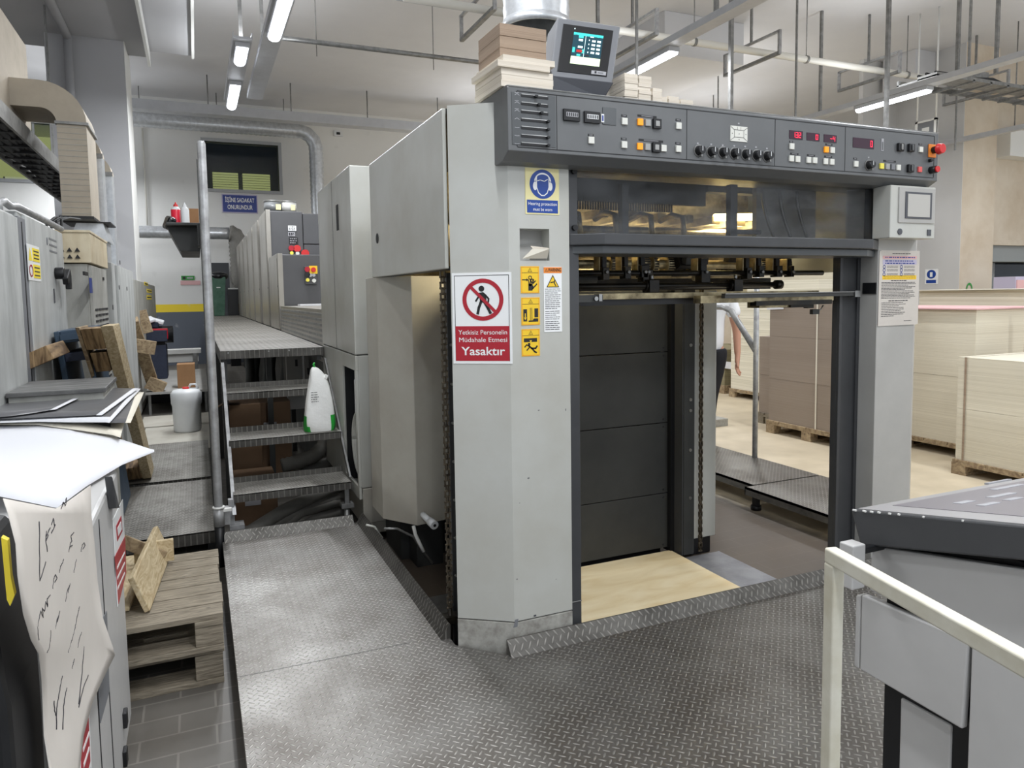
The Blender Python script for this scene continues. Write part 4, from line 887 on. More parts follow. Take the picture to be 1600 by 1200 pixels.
def display(px, py, wpx, hpx, txt):
    p = cpx(px, py); a = cpx(px-wpx/2, py); w2 = (p.x-a.x); h2 = 0.5*hpx*0.00268
    b = MB(); b.box(p.x-w2, p.x+w2, YC-0.002, YC, p.z-h2, p.z+h2, 'display'); d = obj('display', b, CP, label='small display with red digits '+txt.strip())
    b = MB(); n = len(txt); dw, dh = 0.010, h2*1.15; x = p.x+w2-0.006-n*(dw+0.006); y = YC-0.0028; t_ = 0.0024
    for ch in txt:
        xl, xr, zb, zt_, zm = x, x+dw, p.z-dh/2, p.z+dh/2, p.z
        pos = {'a': ((xl, zt_), (xr, zt_)), 'b': ((xr, zt_), (xr, zm)), 'c': ((xr, zm), (xr, zb)), 'd': ((xl, zb), (xr, zb)), 'e': ((xl, zb), (xl, zm)), 'f': ((xl, zm), (xl, zt_)), 'g': ((xl, zm), (xr, zm))}
        for s_ in SEG[ch]: b.stroke(list(pos[s_]), t_, 'led_red', y)
        x += dw+0.006
    obj('digits', b, d)
display(1243.5, 211, 21, 13, '132'); display(1270.3, 214, 20, 12, '0'); display(1297, 216.8, 20, 12, '-4'); display(1349, 224, 33, 16, '0')
p = cpx(1378.5, 226); b = MB(); b.box(p.x-0.007, p.x+0.007, YC-0.002, YC, p.z-0.028, p.z+0.026, 'label_grey'); b.box(p.x-0.004, p.x+0.004, YC-0.0026, YC-0.002, p.z-0.024, p.z+0.012, 'console'); obj('level_bar', b, CP)
for px, py in ((1405, 230.5), (1421.5, 231.5), (1420.5, 263.5)):
    p = cpx(px, py); b = MB(); b.box(p.x-0.018, p.x+0.018, YC-0.014, YC, p.z-0.018, p.z+0.018, 'black'); b.box(p.x-0.004, p.x+0.004, YC-0.020, YC-0.013, p.z-0.013, p.z+0.013, 'button_grey' if px < 1410 else 'console'); obj('rocker_switch', b, CP, 0.003)
p = cpx(1455, 235); b = MB(); b.box(p.x-0.022, p.x+0.027, YC-0.006, YC, p.z-0.033, p.z+0.027, 'sign_orange'); b.cyl((p.x+0.005, YC-0.005, p.z), (p.x+0.005, YC-0.035, p.z), 0.016, 'black', 18); b.cyl((p.x+0.005, YC-0.032, p.z), (p.x+0.005, YC-0.055, p.z), 0.026, 'red', 24, r2=0.021); obj('stop_button', b, CP, 0.002, label='red mushroom stop button on an orange plate')
p = cpx(1454, 266); b = MB(); b.cyl((p.x, YC, p.z), (p.x, YC-0.03, p.z), 0.017, 'black', 18); b.cyl((p.x, YC-0.03, p.z), (p.x, YC-0.038, p.z), 0.014, 'red', 18); obj('push_knob', b, CP, label='black push knob with red cap')
p = cpx(1452, 251); b = MB(); b.cyl((p.x, YC, p.z), (p.x, YC-0.012, p.z), 0.008, 'black', 12); b.box(p.x-0.014, p.x+0.008, YC-0.018, YC-0.012, p.z-0.003, p.z+0.003, 'black'); obj('key_switch', b, CP)

# touch screen box under the right end
b = MB(); x0, x1, z0, z1 = 2.905, 3.203, 1.722, 1.960
b.box(x0, x1, 2.335, YF, z0, z1, 'machine'); TS = obj('screen_box', b, DL, 0.004, label='pale box with a small square touch screen')
def tsx(px, py): return at(px, py, Y=2.335)
a, c = tsx(1404, 292), tsx(1458, 350); b = MB(); b.box(a.x, c.x, 2.329, 2.335, c.z, a.z, 'machine_grey'); obj('bezel', b, TS, 0.002)
a, c = tsx(1413, 299.5), tsx(1453, 343); b = MB(); b.box(a.x, c.x, 2.326, 2.33, c.z, a.z, 'monitor_dark'); obj('screen_frame', b, TS, 0.001)
a, c = tsx(1416, 303), tsx(1449.5, 340); b = MB(); b.box(a.x, c.x, 2.3245, 2.327, c.z, a.z, 'screen_grey'); obj('screen', b, TS)
p = tsx(1405.5, 362); b = MB(); b.cyl((p.x, 2.335, p.z), (p.x, 2.331, p.z), 0.014, 'monitor_dark', 20); obj('round_button', b, TS)
p = tsx(1451, 363.5); b = MB(); b.box(p.x-0.012, p.x+0.012, 2.331, 2.335, p.z-0.014, p.z+0.014, 'monitor_dark'); obj('square_button', b, TS)

b = MB(); b.M = Matrix.Translation((0, YF-0.0012, 0))
for (px, py, w_, h_) in ((842, 641, .008, .003), (826, 747, .009, .004), (808, 905, .006, .004), (836, 962, .012, .008), (812, 786, .003, .003), (869, 905, .005, .002), (884, 640, .003, .010)):
    p = at(px, py, Y=YF-0.0012); b.add([(p.x-w_/2, 0, p.z-h_/2), (p.x+w_/2, 0, p.z-h_/3), (p.x+w_/3, 0, p.z+h_/2), (p.x-w_/2, 0, p.z+h_/3)], [(0, 1, 2, 3)], 'monitor_dark')
obj('paint_chips', b, DL)
b = MB()
for (px, py, w_, h_) in ((806, 974, .022, .03),): p = at(px, py, Y=YF-0.003); b.add([(p.x-w_/2, YF-0.003, p.z-h_/2), (p.x+w_*.3, YF-0.003, p.z-h_/2), (p.x+w_/2, YF-0.003, p.z+h_/2), (p.x-w_*.1, YF-0.003, p.z+h_/2)], [(0, 1, 2, 3)], 'monitor_grey')
obj('scuff_mark', b, DL)
# ============================================================ stickers on the press
def lines(b, x0, x1, z1, z0, n, m, y, wd, ragged=0.3, seed=1):
    rr = random.Random(seed)
    for k in range(n):
        z = z1-(z1-z0)*k/max(1, n-1); e = x1-(x1-x0)*ragged*rr.random()*(1 if k % 3 == 2 else 0.25)
        x = x0
        while x < e-0.004:
            L_ = min(e-x, rr.uniform(0.006, 0.022)); b.add([(x, y, z-wd/2), (x+L_, y, z-wd/2), (x+L_, y, z+wd/2), (x, y, z+wd/2)], [(0, 1, 2, 3)], m); x += L_+wd*0.9
# frames: chamfer face of the left column
U = Vector((1.055-0.872, YF-2.556, 0)); Nrm = Vector((U.y, -U.x, 0)).normalized()
if Nrm.y > 0: Nrm = -Nrm
def chamfer_pt(px, py):
    d = CF+CR*((px-800)/F_PX)-CU*((py-CY)/F_PX); o = Vector((0, 0, EYE)); q = Vector((1.055, YF, 0)); t = (q-o).dot(Nrm)/d.dot(Nrm); return o+d*t
c0, c1 = chamfer_pt(709, 568), chamfer_pt(799, 425)
Un = U.normalized()
wS = (Vector((c1.x, c1.y, 0))-Vector((c0.x, c0.y, 0))).length; hS = (c1.z-c0.z)
b = MB(); b.M = frame(c0, Un, Nrm)
b.box(0, wS, -0.0025, 0, 0, hS, 'sign_white')
y = -0.0032; mgn = wS*0.045
for a_ in (((mgn, hS-mgn), (wS-mgn, hS-mgn)), ((wS-mgn, hS-mgn), (wS-mgn, mgn)), ((mgn, hS-mgn), (mgn, mgn))): b.stroke(list(a_), wS*0.009, 'sign_black', y)
zr = hS*0.415; b.box(mgn, wS-mgn, -0.0034, -0.0025, mgn, zr, 'sign_red')
cx, cz, rO = wS*0.52, hS*0.705, wS*0.345
b.disc((cx, y-0.0004, cz), rO, 'sign_red', 40, rO*0.80)
# walking figure
k = rO
b.disc((cx-0.06*k, y-0.0006, cz+0.52*k), 0.14*k, 'sign_black', 20)
b.poly([(cx-0.20*k, cz+0.32*k), (cx+0.02*k, cz+0.36*k), (cx+0.16*k, cz+0.24*k), (cx+0.18*k, cz-0.08*k), (cx+0.02*k, cz-0.16*k), (cx-0.14*k, cz-0.06*k), (cx-0.16*k, cz+0.1*k)], y-0.0006, 'sign_black')
b.stroke([(cx-0.12*k, cz+0.26*k), (cx-0.26*k, cz+0.06*k), (cx-0.34*k, cz-0.06*k)], 0.085*k, 'sign_black', y-0.0006)
b.stroke([(cx+0.12*k, cz+0.22*k), (cx+0.28*k, cz+0.04*k), (cx+0.26*k, cz-0.12*k)], 0.085*k, 'sign_black', y-0.0006)
b.stroke([(cx-0.08*k, cz-0.08*k), (cx-0.20*k, cz-0.38*k), (cx-0.26*k, cz-0.66*k)], 0.13*k, 'sign_black', y-0.0006)
b.stroke([(cx+0.08*k, cz-0.12*k), (cx+0.24*k, cz-0.40*k), (cx+0.36*k, cz-0.64*k)], 0.13*k, 'sign_black', y-0.0006)
b.stroke([(cx-0.60*k, cz+0.62*k), (cx+0.62*k, cz-0.60*k)], 0.15*k, 'sign_red', y-0.0009)
b.text('Yetkisiz Personelin', wS*0.51, hS*0.345, hS*0.072, 'sign_white', y-0.0008, width=wS*0.82)
b.text('Müdahale Etmesi', wS*0.51, hS*0.262, hS*0.072, 'sign_white', y-0.0008, width=wS*0.81)
b.text('Yasaktır', wS*0.51, hS*0.135, hS*0.13, 'sign_white', y-0.0008, width=wS*0.74, bold=0.015)
obj('warning_sign', b, DL, label='white and red sign with a crossed out walking figure')
# front face stickers
def fpt(px, py): return at(px, py, Y=YF)
def sticker(p0, p1, name, m, label, thick=0.002):
    a, c = fpt(*p0), fpt(*p1); w_, h_ = c.x-a.x, a.z-c.z
    b = MB(); b.M = Matrix.Translation((a.x, YF, c.z)); b.box(0, w_, -thick, 0.0, 0, h_, m); return b, w_, h_
b, w_, h_ = sticker((820, 261.5), (873.5, 336), 's', 'sign_cream', '')
y = -0.0026; cx, cz, r_ = w_*0.51, h_*0.655, w_*0.385
b.disc((cx, y, cz), r_, 'sign_blue', 40)
b.disc((cx, y-0.0004, cz+r_*0.12), r_*0.66, 'sign_white', 28, r_*0.54, R(8), R(172), 1.0)
for sx in (-1, 1): b.poly([(cx+sx*r_*(0.58+0.17*math.cos(a)), cz-r_*0.13+r_*0.30*math.sin(a)) for a in [2*math.pi*i/20 for i in range(20)]], y-0.0004, 'sign_white')
b.poly([(cx-r_*.50, cz+r_*.42), (cx+r_*.50, cz+r_*.42), (cx+r_*.50, cz-r_*.2), (cx+r_*.36, cz-r_*.62), (cx+r_*.12, cz-r_*.80), (cx-r_*.12, cz-r_*.80), (cx-r_*.36, cz-r_*.62), (cx-r_*.50, cz-r_*.2)], y-0.0006, 'sign_white')
b.poly([(cx-r_*.44, cz+r_*.44), (cx+r_*.44, cz+r_*.44), (cx+r_*.44, cz-r_*.2), (cx+r_*.31, cz-r_*.56), (cx+r_*.1, cz-r_*.73), (cx-r_*.1, cz-r_*.73), (cx-r_*.31, cz-r_*.56), (cx-r_*.44, cz-r_*.2)], y-0.0008, 'sign_blue')
b.poly([(cx+r_*.44*math.cos(a), cz+r_*.44+r_*.22*math.sin(a)) for a in [math.pi*i/12 for i in range(13)]], y-0.0008, 'sign_blue')
b.stroke([(cx-r_*.40, cz+r_*.22), (cx-r_*.2, cz+r_*.28), (cx+r_*.12, cz+r_*.20), (cx+r_*.36, cz+r_*.34)], r_*0.05, 'sign_white', y-0.0012)
b.box(w_*0.04, w_*0.96, -0.0028, -0.002, h_*0.03, h_*0.31, 'sign_blue')
b.text('Hearing protection', w_*0.5, h_*0.225, h_*0.10, 'sign_white', y-0.0008, width=w_*0.84)
b.text('must be worn', w_*0.5, h_*0.105, h_*0.10, 'sign_white', y-0.0008, width=w_*0.56)
obj('hearing_sign', b, DL, label='cream and blue hearing protection sticker')
def tri(b, cx, cz, s, m, y, inner=None):
    b.poly([(cx-s, cz-s*0.85), (cx+s, cz-s*0.85), (cx, cz+s*0.9)], y, m)
    if inner: b.poly([(cx-s*0.72, cz-s*0.70), (cx+s*0.72, cz-s*0.70), (cx, cz+s*0.62)], y-0.0003, inner); b.stroke([(cx, cz+s*0.2), (cx, cz-s*0.55)], s*0.14, m, y-0.0006)
def pict(p0, p1, kind, lab):
    b, w_, h_ = sticker(p0, p1, 's', 'sign_yellow', ''); y = -0.0024
    b.stroke([(w_*.05, h_*.03), (w_*.95, h_*.03), (w_*.95, h_*.97), (w_*.05, h_*.97), (w_*.05, h_*.03)], w_*0.025, 'sign_orange', y)
    b.stroke([(w_*.05, h_*.76), (w_*.95, h_*.76)], w_*0.02, 'sign_black', y)
    tri(b, w_*.5, h_*.865, w_*.12, 'sign_black', y, 'sign_yellow')
    y -= 0.0002
    if kind == 0:
        b.stroke([(w_*.08, h_*.5), (w_*.32, h_*.5)], w_*.05, 'sign_black', y); b.poly([(w_*.30, h_*.56), (w_*.30, h_*.44), (w_*.40, h_*.5)], y, 'sign_black')
        b.disc((w_*.50, y, h_*.58), w_*.10, 'sign_black', 18, w_*.06); b.disc((w_*.62, y, h_*.46), w_*.11, 'sign_black', 18, w_*.06)
        b.poly([(w_*.40, h_*.10), (w_*.62, h_*.10), (w_*.68, h_*.26), (w_*.58, h_*.34), (w_*.40, h_*.34)], y, 'sign_black')
        for x1_, z1_ in ((.40, .50), (.52, .50), (.66, .50), (.80, .46)): b.stroke([(w_*(.46+.18*(x1_-.4)), h_*.28), (w_*x1_, h_*z1_)], w_*.05, 'sign_black', y)
        b.stroke([(w_*.62, h_*.16), (w_*.86, h_*.34)], w_*.06, 'sign_black', y)
    elif kind == 1:
        b.box(w_*.10, w_*.30, y-0.0001, y, h_*.14, h_*.58, 'sign_black'); b.box(w_*.70, w_*.90, y-0.0001, y, h_*.28, h_*.60, 'sign_black')
        for x_ in (.48, .56): b.stroke([(w_*x_, h_*.16), (w_*x_, h_*.62)], w_*.03, 'sign_black', y)
        b.poly([(w_*.38, h_*.12), (w_*.90, h_*.12), (w_*.90, h_*.24), (w_*.66, h_*.24), (w_*.60, h_*.17), (w_*.38, h_*.17)], y, 'sign_black')
        b.poly([(w_*.13, h_*.28), (w_*.27, h_*.28), (w_*.20, h_*.18)], y-0.0003, 'sign_yellow'); b.stroke([(w_*.20, h_*.28), (w_*.20, h_*.42)], w_*.05, 'sign_yellow', y-0.0003)
    else:
        b.box(w_*.12, w_*.84, y-0.0001, y, h_*.52, h_*.66, 'sign_black'); b.poly([(w_*.42, h_*.58), (w_*.56, h_*.58), (w_*.49, h_*.50)], y-0.0004, 'sign_yellow')
        b.disc((w_*.40, y, h_*.44), w_*.07, 'sign_black', 14)
        b.stroke([(w_*.40, h_*.38), (w_*.54, h_*.28), (w_*.76, h_*.28), (w_*.84, h_*.36)], w_*.08, 'sign_black', y); b.stroke([(w_*.54, h_*.30), (w_*.70, h_*.16), (w_*.80, h_*.12)], w_*.08, 'sign_black', y)
        b.stroke([(w_*.42, h_*.36), (w_*.26, h_*.42), (w_*.16, h_*.34)], w_*.06, 'sign_black', y); b.stroke([(w_*.44, h_*.34), (w_*.28, h_*.22)], w_*.06, 'sign_black', y)
    obj('hazard_sticker', b, DL, label=lab)
pict((813, 416), (842.5, 458), 0, 'yellow sticker with a hand caught in rollers')
pict((814, 465), (843.5, 507.5), 1, 'yellow sticker with a foot under a descending load')
pict((814.5, 514.5), (843.5, 555.5), 2, 'yellow sticker with a falling figure')
b, w_, h_ = sticker((849, 417), (878, 518), 's', 'sign_white', ''); y = -0.0024
b.box(0, w_, -0.0028, -0.002, h_*.905, h_*.995, 'sign_orange'); b.text('WARNING', w_*.6, h_*.95, h_*.075, 'sign_black', -0.0034, width=w_*.72, bold=0.02); tri(b, w_*.14, h_*.95, w_*.09, 'sign_black', -0.0034, 'sign_orange')
tri(b, w_*.5, h_*.78, w_*.36, 'sign_black', y); b.poly([(w_*.5-w_*.29, h_*.78-w_*.26), (w_*.5+w_*.29, h_*.78-w_*.26), (w_*.5, h_*.78+w_*.24)], y-0.0003, 'sign_yellow')
b.stroke([(w_*.38, h_*.76), (w_*.56, h_*.77)], w_*.05, 'sign_black', y-0.0006); b.stroke([(w_*.60, h_*.80), (w_*.58, h_*.75), (w_*.66, h_*.71)], w_*.05, 'sign_black', y-0.0006)
lines(b, w_*.06, w_*.95, h_*.66, h_*.54, 5, 'ink', y, 0.0022, 0.3, 3); lines(b, w_*.06, w_*.95, h_*.51, h_*.36, 6, 'ink', y, 0.0022, 0.3, 4); lines(b, w_*.06, w_*.9, h_*.32, h_*.20, 5, 'ink', y, 0.0022, 0.3, 5); lines(b, w_*.06, w_*.9, h_*.16, h_*.04, 5, 'ink', y, 0.0022, 0.3, 6)
obj('warning_sticker', b, DL, label='white warning sticker with orange header and small print')
# information sheets on the right column
for k, (p0, p1, off) in enumerate((((1377, 391), (1434, 506), 0.0), ((1374, 392), (1431, 507), 0.0025))):
    a, c = at(p0[0], p0[1], Y=YF-0.002), at(p1[0], p1[1], Y=YF-0.002); w_, h_ = c.x-a.x, a.z-c.z
    b = MB(); b.M = Matrix.Translation((a.x, YF-off, c.z)); b.box(0, w_, -0.002, 0, 0, h_, 'paper_warm')
    if k == 1:
        y = -0.0027
        lines(b, w_*.32, w_*.80, h_*.965, h_*.96, 1, 'ink', y, 0.003, 0.1, 21)
        b.box(w_*.08, w_*.96, y, -0.002, h_*.895, h_*.935, 'pink_sheet'); lines(b, w_*.14, w_*.92, h_*.916, h_*.915, 1, 'sign_navy', y-0.0004, 0.005, 0.05, 22)
        b.box(w_*.08, w_*.96, y, -0.002, h_*.82, h_*.885, 'label_lilac'); lines(b, w_*.14, w_*.92, h_*.868, h_*.836, 2, 'sign_navy', y-0.0004, 0.005, 0.15, 23)
        for zc_ in (.79, .745, .69):
            for xc in (.12, .56): b.disc((w_*xc, y, h_*zc_), w_*.035, 'sign_navy', 16, w_*.022); lines(b, w_*(xc+.07), w_*(xc+.36), h_*(zc_+.008), h_*(zc_-.008), 2, 'ink', y, 0.0018, 0.3, 9)
        b.box(w_*.08, w_*.96, y, -0.002, h_*.62, h_*.675, 'sign_yellow'); lines(b, w_*.1, w_*.94, h_*.665, h_*.64, 2, 'ink', y-0.0004, 0.002, 0.1, 11)
        lines(b, w_*.3, w_*.72, h_*.605, h_*.60, 1, 'ink', y, 0.003, 0.1, 12); lines(b, w_*.06, w_*.95, h_*.58, h_*.37, 12, 'ink', y, 0.0026, 0.4, 13)
        lines(b, w_*.25, w_*.75, h_*.335, h_*.33, 1, 'ink', y, 0.004, 0.1, 14); lines(b, w_*.07, w_*.72, h_*.31, h_*.13, 9, 'ink', y, 0.0024, 0.6, 15); lines(b, w_*.66, w_*.86, h_*.06, h_*.055, 1, 'ink', y, 0.0024, 0.1, 16)
        obj('notice_sheet', b, DL, label='taped notice full of small print with a yellow band')
    else: obj('notice_sheet', b, DL, label='blank edge of a second sheet behind the notice')
# ============================================================ platforms and stairs
b = MB(); b.prism([(0.075, -1.6), (3.6, -1.6), (3.6, 2.40), (1.016, 2.40), (0.86, 2.556), (0.86, 4.255), (0.075, 4.255)], 0.10, 0.14, 'tread')
lp = solo('platform', b, (0.5, 2, 0.10), 'wide treadplate platform around the delivery end', 'platform')
def part(name, b, root, **k): return obj(name, b, root, **k)
b = MB(); b.prism([(0.822, 0.1405), (0.858, 0.198), (0.862, 0.195), (0.862, 0.10)], 2.62, 4.25, 'tread_edge', 'Y'); part('edge_flange', b, lp)
b = MB(); b.prism([(4.205, 0.1405), (4.25, 0.19), (4.256, 0.19), (4.256, 0.10)], 0.085, 0.80, 'tread_edge', 'X'); part('edge_flange', b, lp)
b = MB(); b.prism([(2.37, 0.1405), (2.412, 0.192), (2.418, 0.192), (2.418, 0.10)], 1.016, 3.2, 'tread_edge', 'X'); part('edge_flange', b, lp)
for x in (0.12, 0.7):
    for y in (0.2, 1.6, 3.0, 4.1):
        b = MB(); b.box(x-0.02, x+0.02, y-0.02, y+0.02, 0, 0.10, 'black'); part('leg', b, lp)
# seam between two sheets
a, c = at(372, 1058, Z=0.1405), at(640, 1004, Z=0.1405); b = MB(); d = Vector((c.x-a.x, c.y-a.y, 0)).normalized()*0.0015; n_ = Vector((-d.y, d.x, 0)); b.add([a-n_, c-n_, c+n_, a+n_], [(0, 1, 2, 3)], 'dark_slot'); part('seam', b, lp)
# left aisle plates
for i, (y0, y1, z) in enumerate(((4.47, 5.80, 0.14), (5.88, 7.45, 0.14))):
    b = MB(); b.box(-0.58, 0.045, y0, y1, z-0.005, z, 'tread_old'); b.box(-0.58, 0.045, y0, y0+0.006, z-0.07, z, 'tread_edge'); b.box(-0.56, -0.52, y0+0.03, y1-0.03, 0, z-0.005, 'black'); b.box(0.0, 0.04, y0+0.03, y1-0.03, 0, z-0.005, 'black')
    solo('step_plate', b, (-0.3, y0, 0), ('nearer' if i == 0 else 'second')+' worn treadplate step in the left aisle', 'step', 'treadplate steps in the left aisle')
b = MB(); b.box(-0.58, 0.1, 7.5, 9.0, 0.0, 0.05, 'machine_lower'); solo('board', b, (-0.4, 8, 0), 'pale worn board on the floor under the white canister', 'board')
b = MB(); b.box(-0.65, 0.1, 9.08, 9.9, 0.0, 0.05, 'machine_lower'); solo('board', b, (-0.4, 9.4, 0), 'pale worn board on the floor beyond the white canister', 'board')
b = MB(); b.box(-0.65, 0.10, 10.3, 13.4, 0.27, 0.30, 'machine_grey'); b.box(-0.65, 0.10, 11.5, 11.6, 0, 0.27, 'black')
for x in (-0.62, -0.3, 0.05): b.box(x, x+0.03, 10.35, 10.38, 0, 0.27, 'steel_dull')
solo('low_platform', b, (-0.4, 12, 0), 'low grey platform at the far end of the left aisle', 'platform')
# stairs
ST = thing('press_stairs', (0.5, 4.9, 0), 'open treadplate stairs climbing beside the press to the raised walkway', 'stairs')
for i, (y, z, x1) in enumerate(((4.40, 0.353, 0.827), (4.75, 0.607, 0.838), (5.10, 0.862, 0.842))):
    b = MB(); b.box(0.150, x1, y, y+0.30, z-0.004, z, 'tread_old'); b.box(0.150, x1, y, y+0.005, z-0.045, z, 'tread_edge'); b.box(0.150, x1, y+0.295, y+0.30, z, z+0.035, 'tread_edge')
    obj('tread', b, ST)
b = MB(); b.quad([(0.138, 4.36, 0.25), (0.138, 4.42, 0.25), (0.138, 5.385, 1.05), (0.138, 5.325, 1.05)], 'tube_paint', 0.02, Vector((-1, 0, 0))); b.box(0.118, 0.15, 4.40, 4.44, 0.18, 0.33, 'tube_paint'); b.box(0.12, 0.20, 4.36, 4.46, 0.16, 0.185, 'tube_paint'); obj('stringer', b, ST)
b = MB(); b.quad([(0.848, 4.50, 0.36), (0.848, 4.56, 0.36), (0.848, 5.385, 1.05), (0.848, 5.325, 1.05)], 'steel_dull', 0.012, Vector((1, 0, 0))); b.box(0.79, 0.815, 4.42, 4.45, 0.17, 0.31, 'steel_dull'); b.box(0.765, 0.84, 4.40, 4.47, 0.19, 0.215, 'steel_dull'); b.cyl((0.80, 4.43, 0.0), (0.80, 4.43, 0.19), 0.018, 'steel_dull', 10); obj('stringer', b, ST)
b = MB(); b.cyl((0.15, 4.41, 0.0), (0.15, 4.41, 0.17), 0.015, 'steel_dull', 10); b.box(0.06, 0.12, 4.27, 4.40, 0.225, 0.30, 'tube_paint'); obj('foot', b, ST)
# raised walkway
WK = thing('raised_walkway', (0.5, 11, 0), 'raised treadplate walkway running back beside the printing units', 'walkway')
b = MB(); b.box(0.139, 0.845, 5.40, 16.9, 1.095, 1.126, 'tread_walk'); obj('deck', b, WK)
b = MB(); b.box(0.139, 0.845, 5.395, 5.40, 1.068, 1.126, 'tread_edge')
for x in (0.19, 0.46, 0.60, 0.77): b.cyl((x, 5.395, 1.112), (x, 5.390, 1.112), 0.006, 'steel', 8)
obj('edge_flange', b, WK)
for x, y in ((0.16, 5.45), (0.16, 7.2), (0.16, 9.0), (0.16, 11.5), (0.16, 14), (0.50, 5.9), (0.82, 7.2)):
    b = MB(); b.box(x-0.02, x+0.02, y-0.02, y+0.02, 0, 1.095, 'dark_panel'); obj('leg', b, WK)
b = MB(); b.box(0.139, 0.17, 5.42, 16.8, 1.03, 1.095, 'dark_panel'); b.box(0.80, 0.83, 5.42, 16.8, 1.03, 1.095, 'dark_panel'); obj('beam', b, WK)
# rail posts
RP = thing('rail_post', (0.065, 4.25, 0), 'tall scuffed steel post at the foot of the stairs', 'post')
b = MB(); b.lathe([(0.0, 2.335), (0.016, 2.332), (0.022, 2.318), (0.0225, 0.235)], (0.063, 4.25, 0), 'tube_paint', 24); obj('tube', b, RP)
b = MB(); b.cyl((0.063, 4.25, 0.23), (0.063, 4.25, 0.335), 0.029, 'tube_paint', 24); b.cyl((0.063, 4.25, 0.33), (0.063, 4.25, 0.34), 0.032, 'white_paint', 24); b.box(0.085, 0.13, 4.235, 4.265, 0.31, 0.325, 'white_paint'); obj('collar', b, RP)
b = MB(); b.cyl((0.063, 4.25, 0.0), (0.063, 4.25, 0.235), 0.026, 'black', 24); obj('foot', b, RP)
b = MB(); b.box(0.045, 0.075, 5.30, 5.34, 0.0, 2.42, 'dark_panel'); b.box(0.075, 0.082, 5.30, 5.33, 1.05, 1.65, 'white_paint')
solo('rail_post', b, (0.06, 5.3, 0), 'dark square post right behind the steel post', 'post')
# shelf with box and bottles
SH = thing('tray_shelf', (-0.06, 6.0, 1.8), 'dark tray shelf held by the dark post above the left aisle', 'shelf')
b = MB(); b.box(-0.165, 0.06, 5.5, 6.6, 2.0, 2.02, 'dark_panel'); b.prism([(-0.165, 2.0), (0.06, 2.0), (0.045, 1.83), (-0.085, 1.83)], 5.62, 6.5, 'dark_panel', 'Y'); obj('tray', b, SH, 0.004)
for y in (5.62, 5.8, 5.98, 6.16, 6.34):
    b = MB(); b.box(-0.168, 0.0, y, y+0.06, 1.90, 1.94, 'black'); 
b = MB(); b.box(0.03, 0.05, 5.34, 5.6, 1.85, 2.0, 'dark_panel'); obj('bracket', b, SH)
b = MB(); b.box(-0.13, 0.05, 6.1, 6.4, 2.02, 2.185, 'cardboard'); solo('cardboard_box', b, (-0.04, 6.25, 2.02), 'small cardboard box standing on the dark tray shelf', 'box', bevel=0.003)
def bottle(x, y, z, r, h, body, liq, capm, label):
    t = thing('bottle', (x, y, z), label, 'bottle', 'bottles on the tray shelf')
    b = MB(); b.lathe([(0, 0), (r, 0), (r*1.02, h*0.08), (r, h*0.72), (r*0.8, h*0.80), (r*0.42, h*0.86)], (x, y, z), body, 20, [body, liq, liq, body, body]); obj('body', b, t)
    b = MB(); b.lathe([(r*0.45, h*0.85), (r*0.45, h*0.93), (r*0.2, h*0.97), (r*0.12, h*1.04), (0, h*1.05)], (x, y, z), capm, 14); obj('cap', b, t)
bottle(-0.105, 5.85, 2.02, 0.034, 0.17, 'white_plastic', 'red_liquid', 'red', 'squeeze bottle filled with red liquid on the tray shelf')
bottle(-0.045, 5.80, 2.02, 0.029, 0.165, 'white_plastic', 'white_plastic', 'white_plastic', 'white squeeze bottle with a pointed cap on the tray shelf')
b = MB(); b.rbox((-0.15, 5.8, 2.04), (0.06, 0.1, 0.10), (0.2, 0.3, 0.4), 'bag_black'); solo('black_rag', b, (-0.15, 5.8, 2.0), 'black rag bunched beside the red bottle', 'rag', bevel=0.02)
# salt bag on the second tread
BG = thing('paper_bag', (0.71, 4.86, 0.607), 'white sack with green bottom standing on the second stair tread', 'bag')
def bagmesh():
    b = MB(); X0, Y0 = 0.718, 4.86; rings = []
    prof = [(0.0, .098, .060, 0), (0.03, .106, .066, 0), (0.10, .100, .064, -.002), (0.20, .088, .056, 0.004), (0.30, .070, .046, 0.006), (0.37, .050, .034, -.005), (0.41, .030, .022, -.018), (0.425, .012, .012, -.024)]
    n = 20; v = []
    for z, rx, ry, dx in prof:
        for j in range(n):
            a = 2*math.pi*j/n; s = 1+0.06*math.sin(3*a+z*20)+0.03*math.sin(7*a)
            v.append((X0+dx+rx*s*math.copysign(abs(math.cos(a))**0.7, math.cos(a)), Y0+ry*s*math.copysign(abs(math.sin(a))**0.7, math.sin(a)), 0.608+z))
    return b, v, n, len(prof)
b, v, n, m_ = bagmesh(); b.add(v, [], 'bag_white')
for i in range(m_-1):
    for j in range(n):
        gr = i < 2 and (j < 3 or j > 16 or 7 < j < 12)
        b.smooth.add(len(b.f)); b.f.append([i*n+j, i*n+(j+1) % n, (i+1)*n+(j+1) % n, (i+1)*n+j]); b.m.append(b.slot('bag_green' if (gr or (i == 0 and (j % 10) in (0, 1, 9, 8, 2))) else 'bag_white'))
b.f.append([(m_-1)*n+j for j in range(n)]); b.m.append(0)
o = obj('sack', b, BG); md = o.modifiers.new('s', 'SUBSURF'); md.levels = 1; md.render_levels = 2
b = MB(); b.tube([(0.70, 4.86, 1.025), (0.69, 4.855, 1.05), (0.70, 4.86, 1.06)], 0.007, 'bag_green', 8); b.rbox((0.765, 4.84, 0.965), (0.022, 0.02, 0.03), (0, 0.4, 0.2), 'bag_white'); obj('tie', b, BG, 0.006)
b = MB(); b.M = frame(Vector((0.66, 4.796, 0.78)), (1, 0, 0), (0, -1, 0.06)); lines(b, 0, 0.05, 0.09, 0.03, 5, 'ink', -0.002, 0.004, 0.5, 5); obj('print', b, BG)

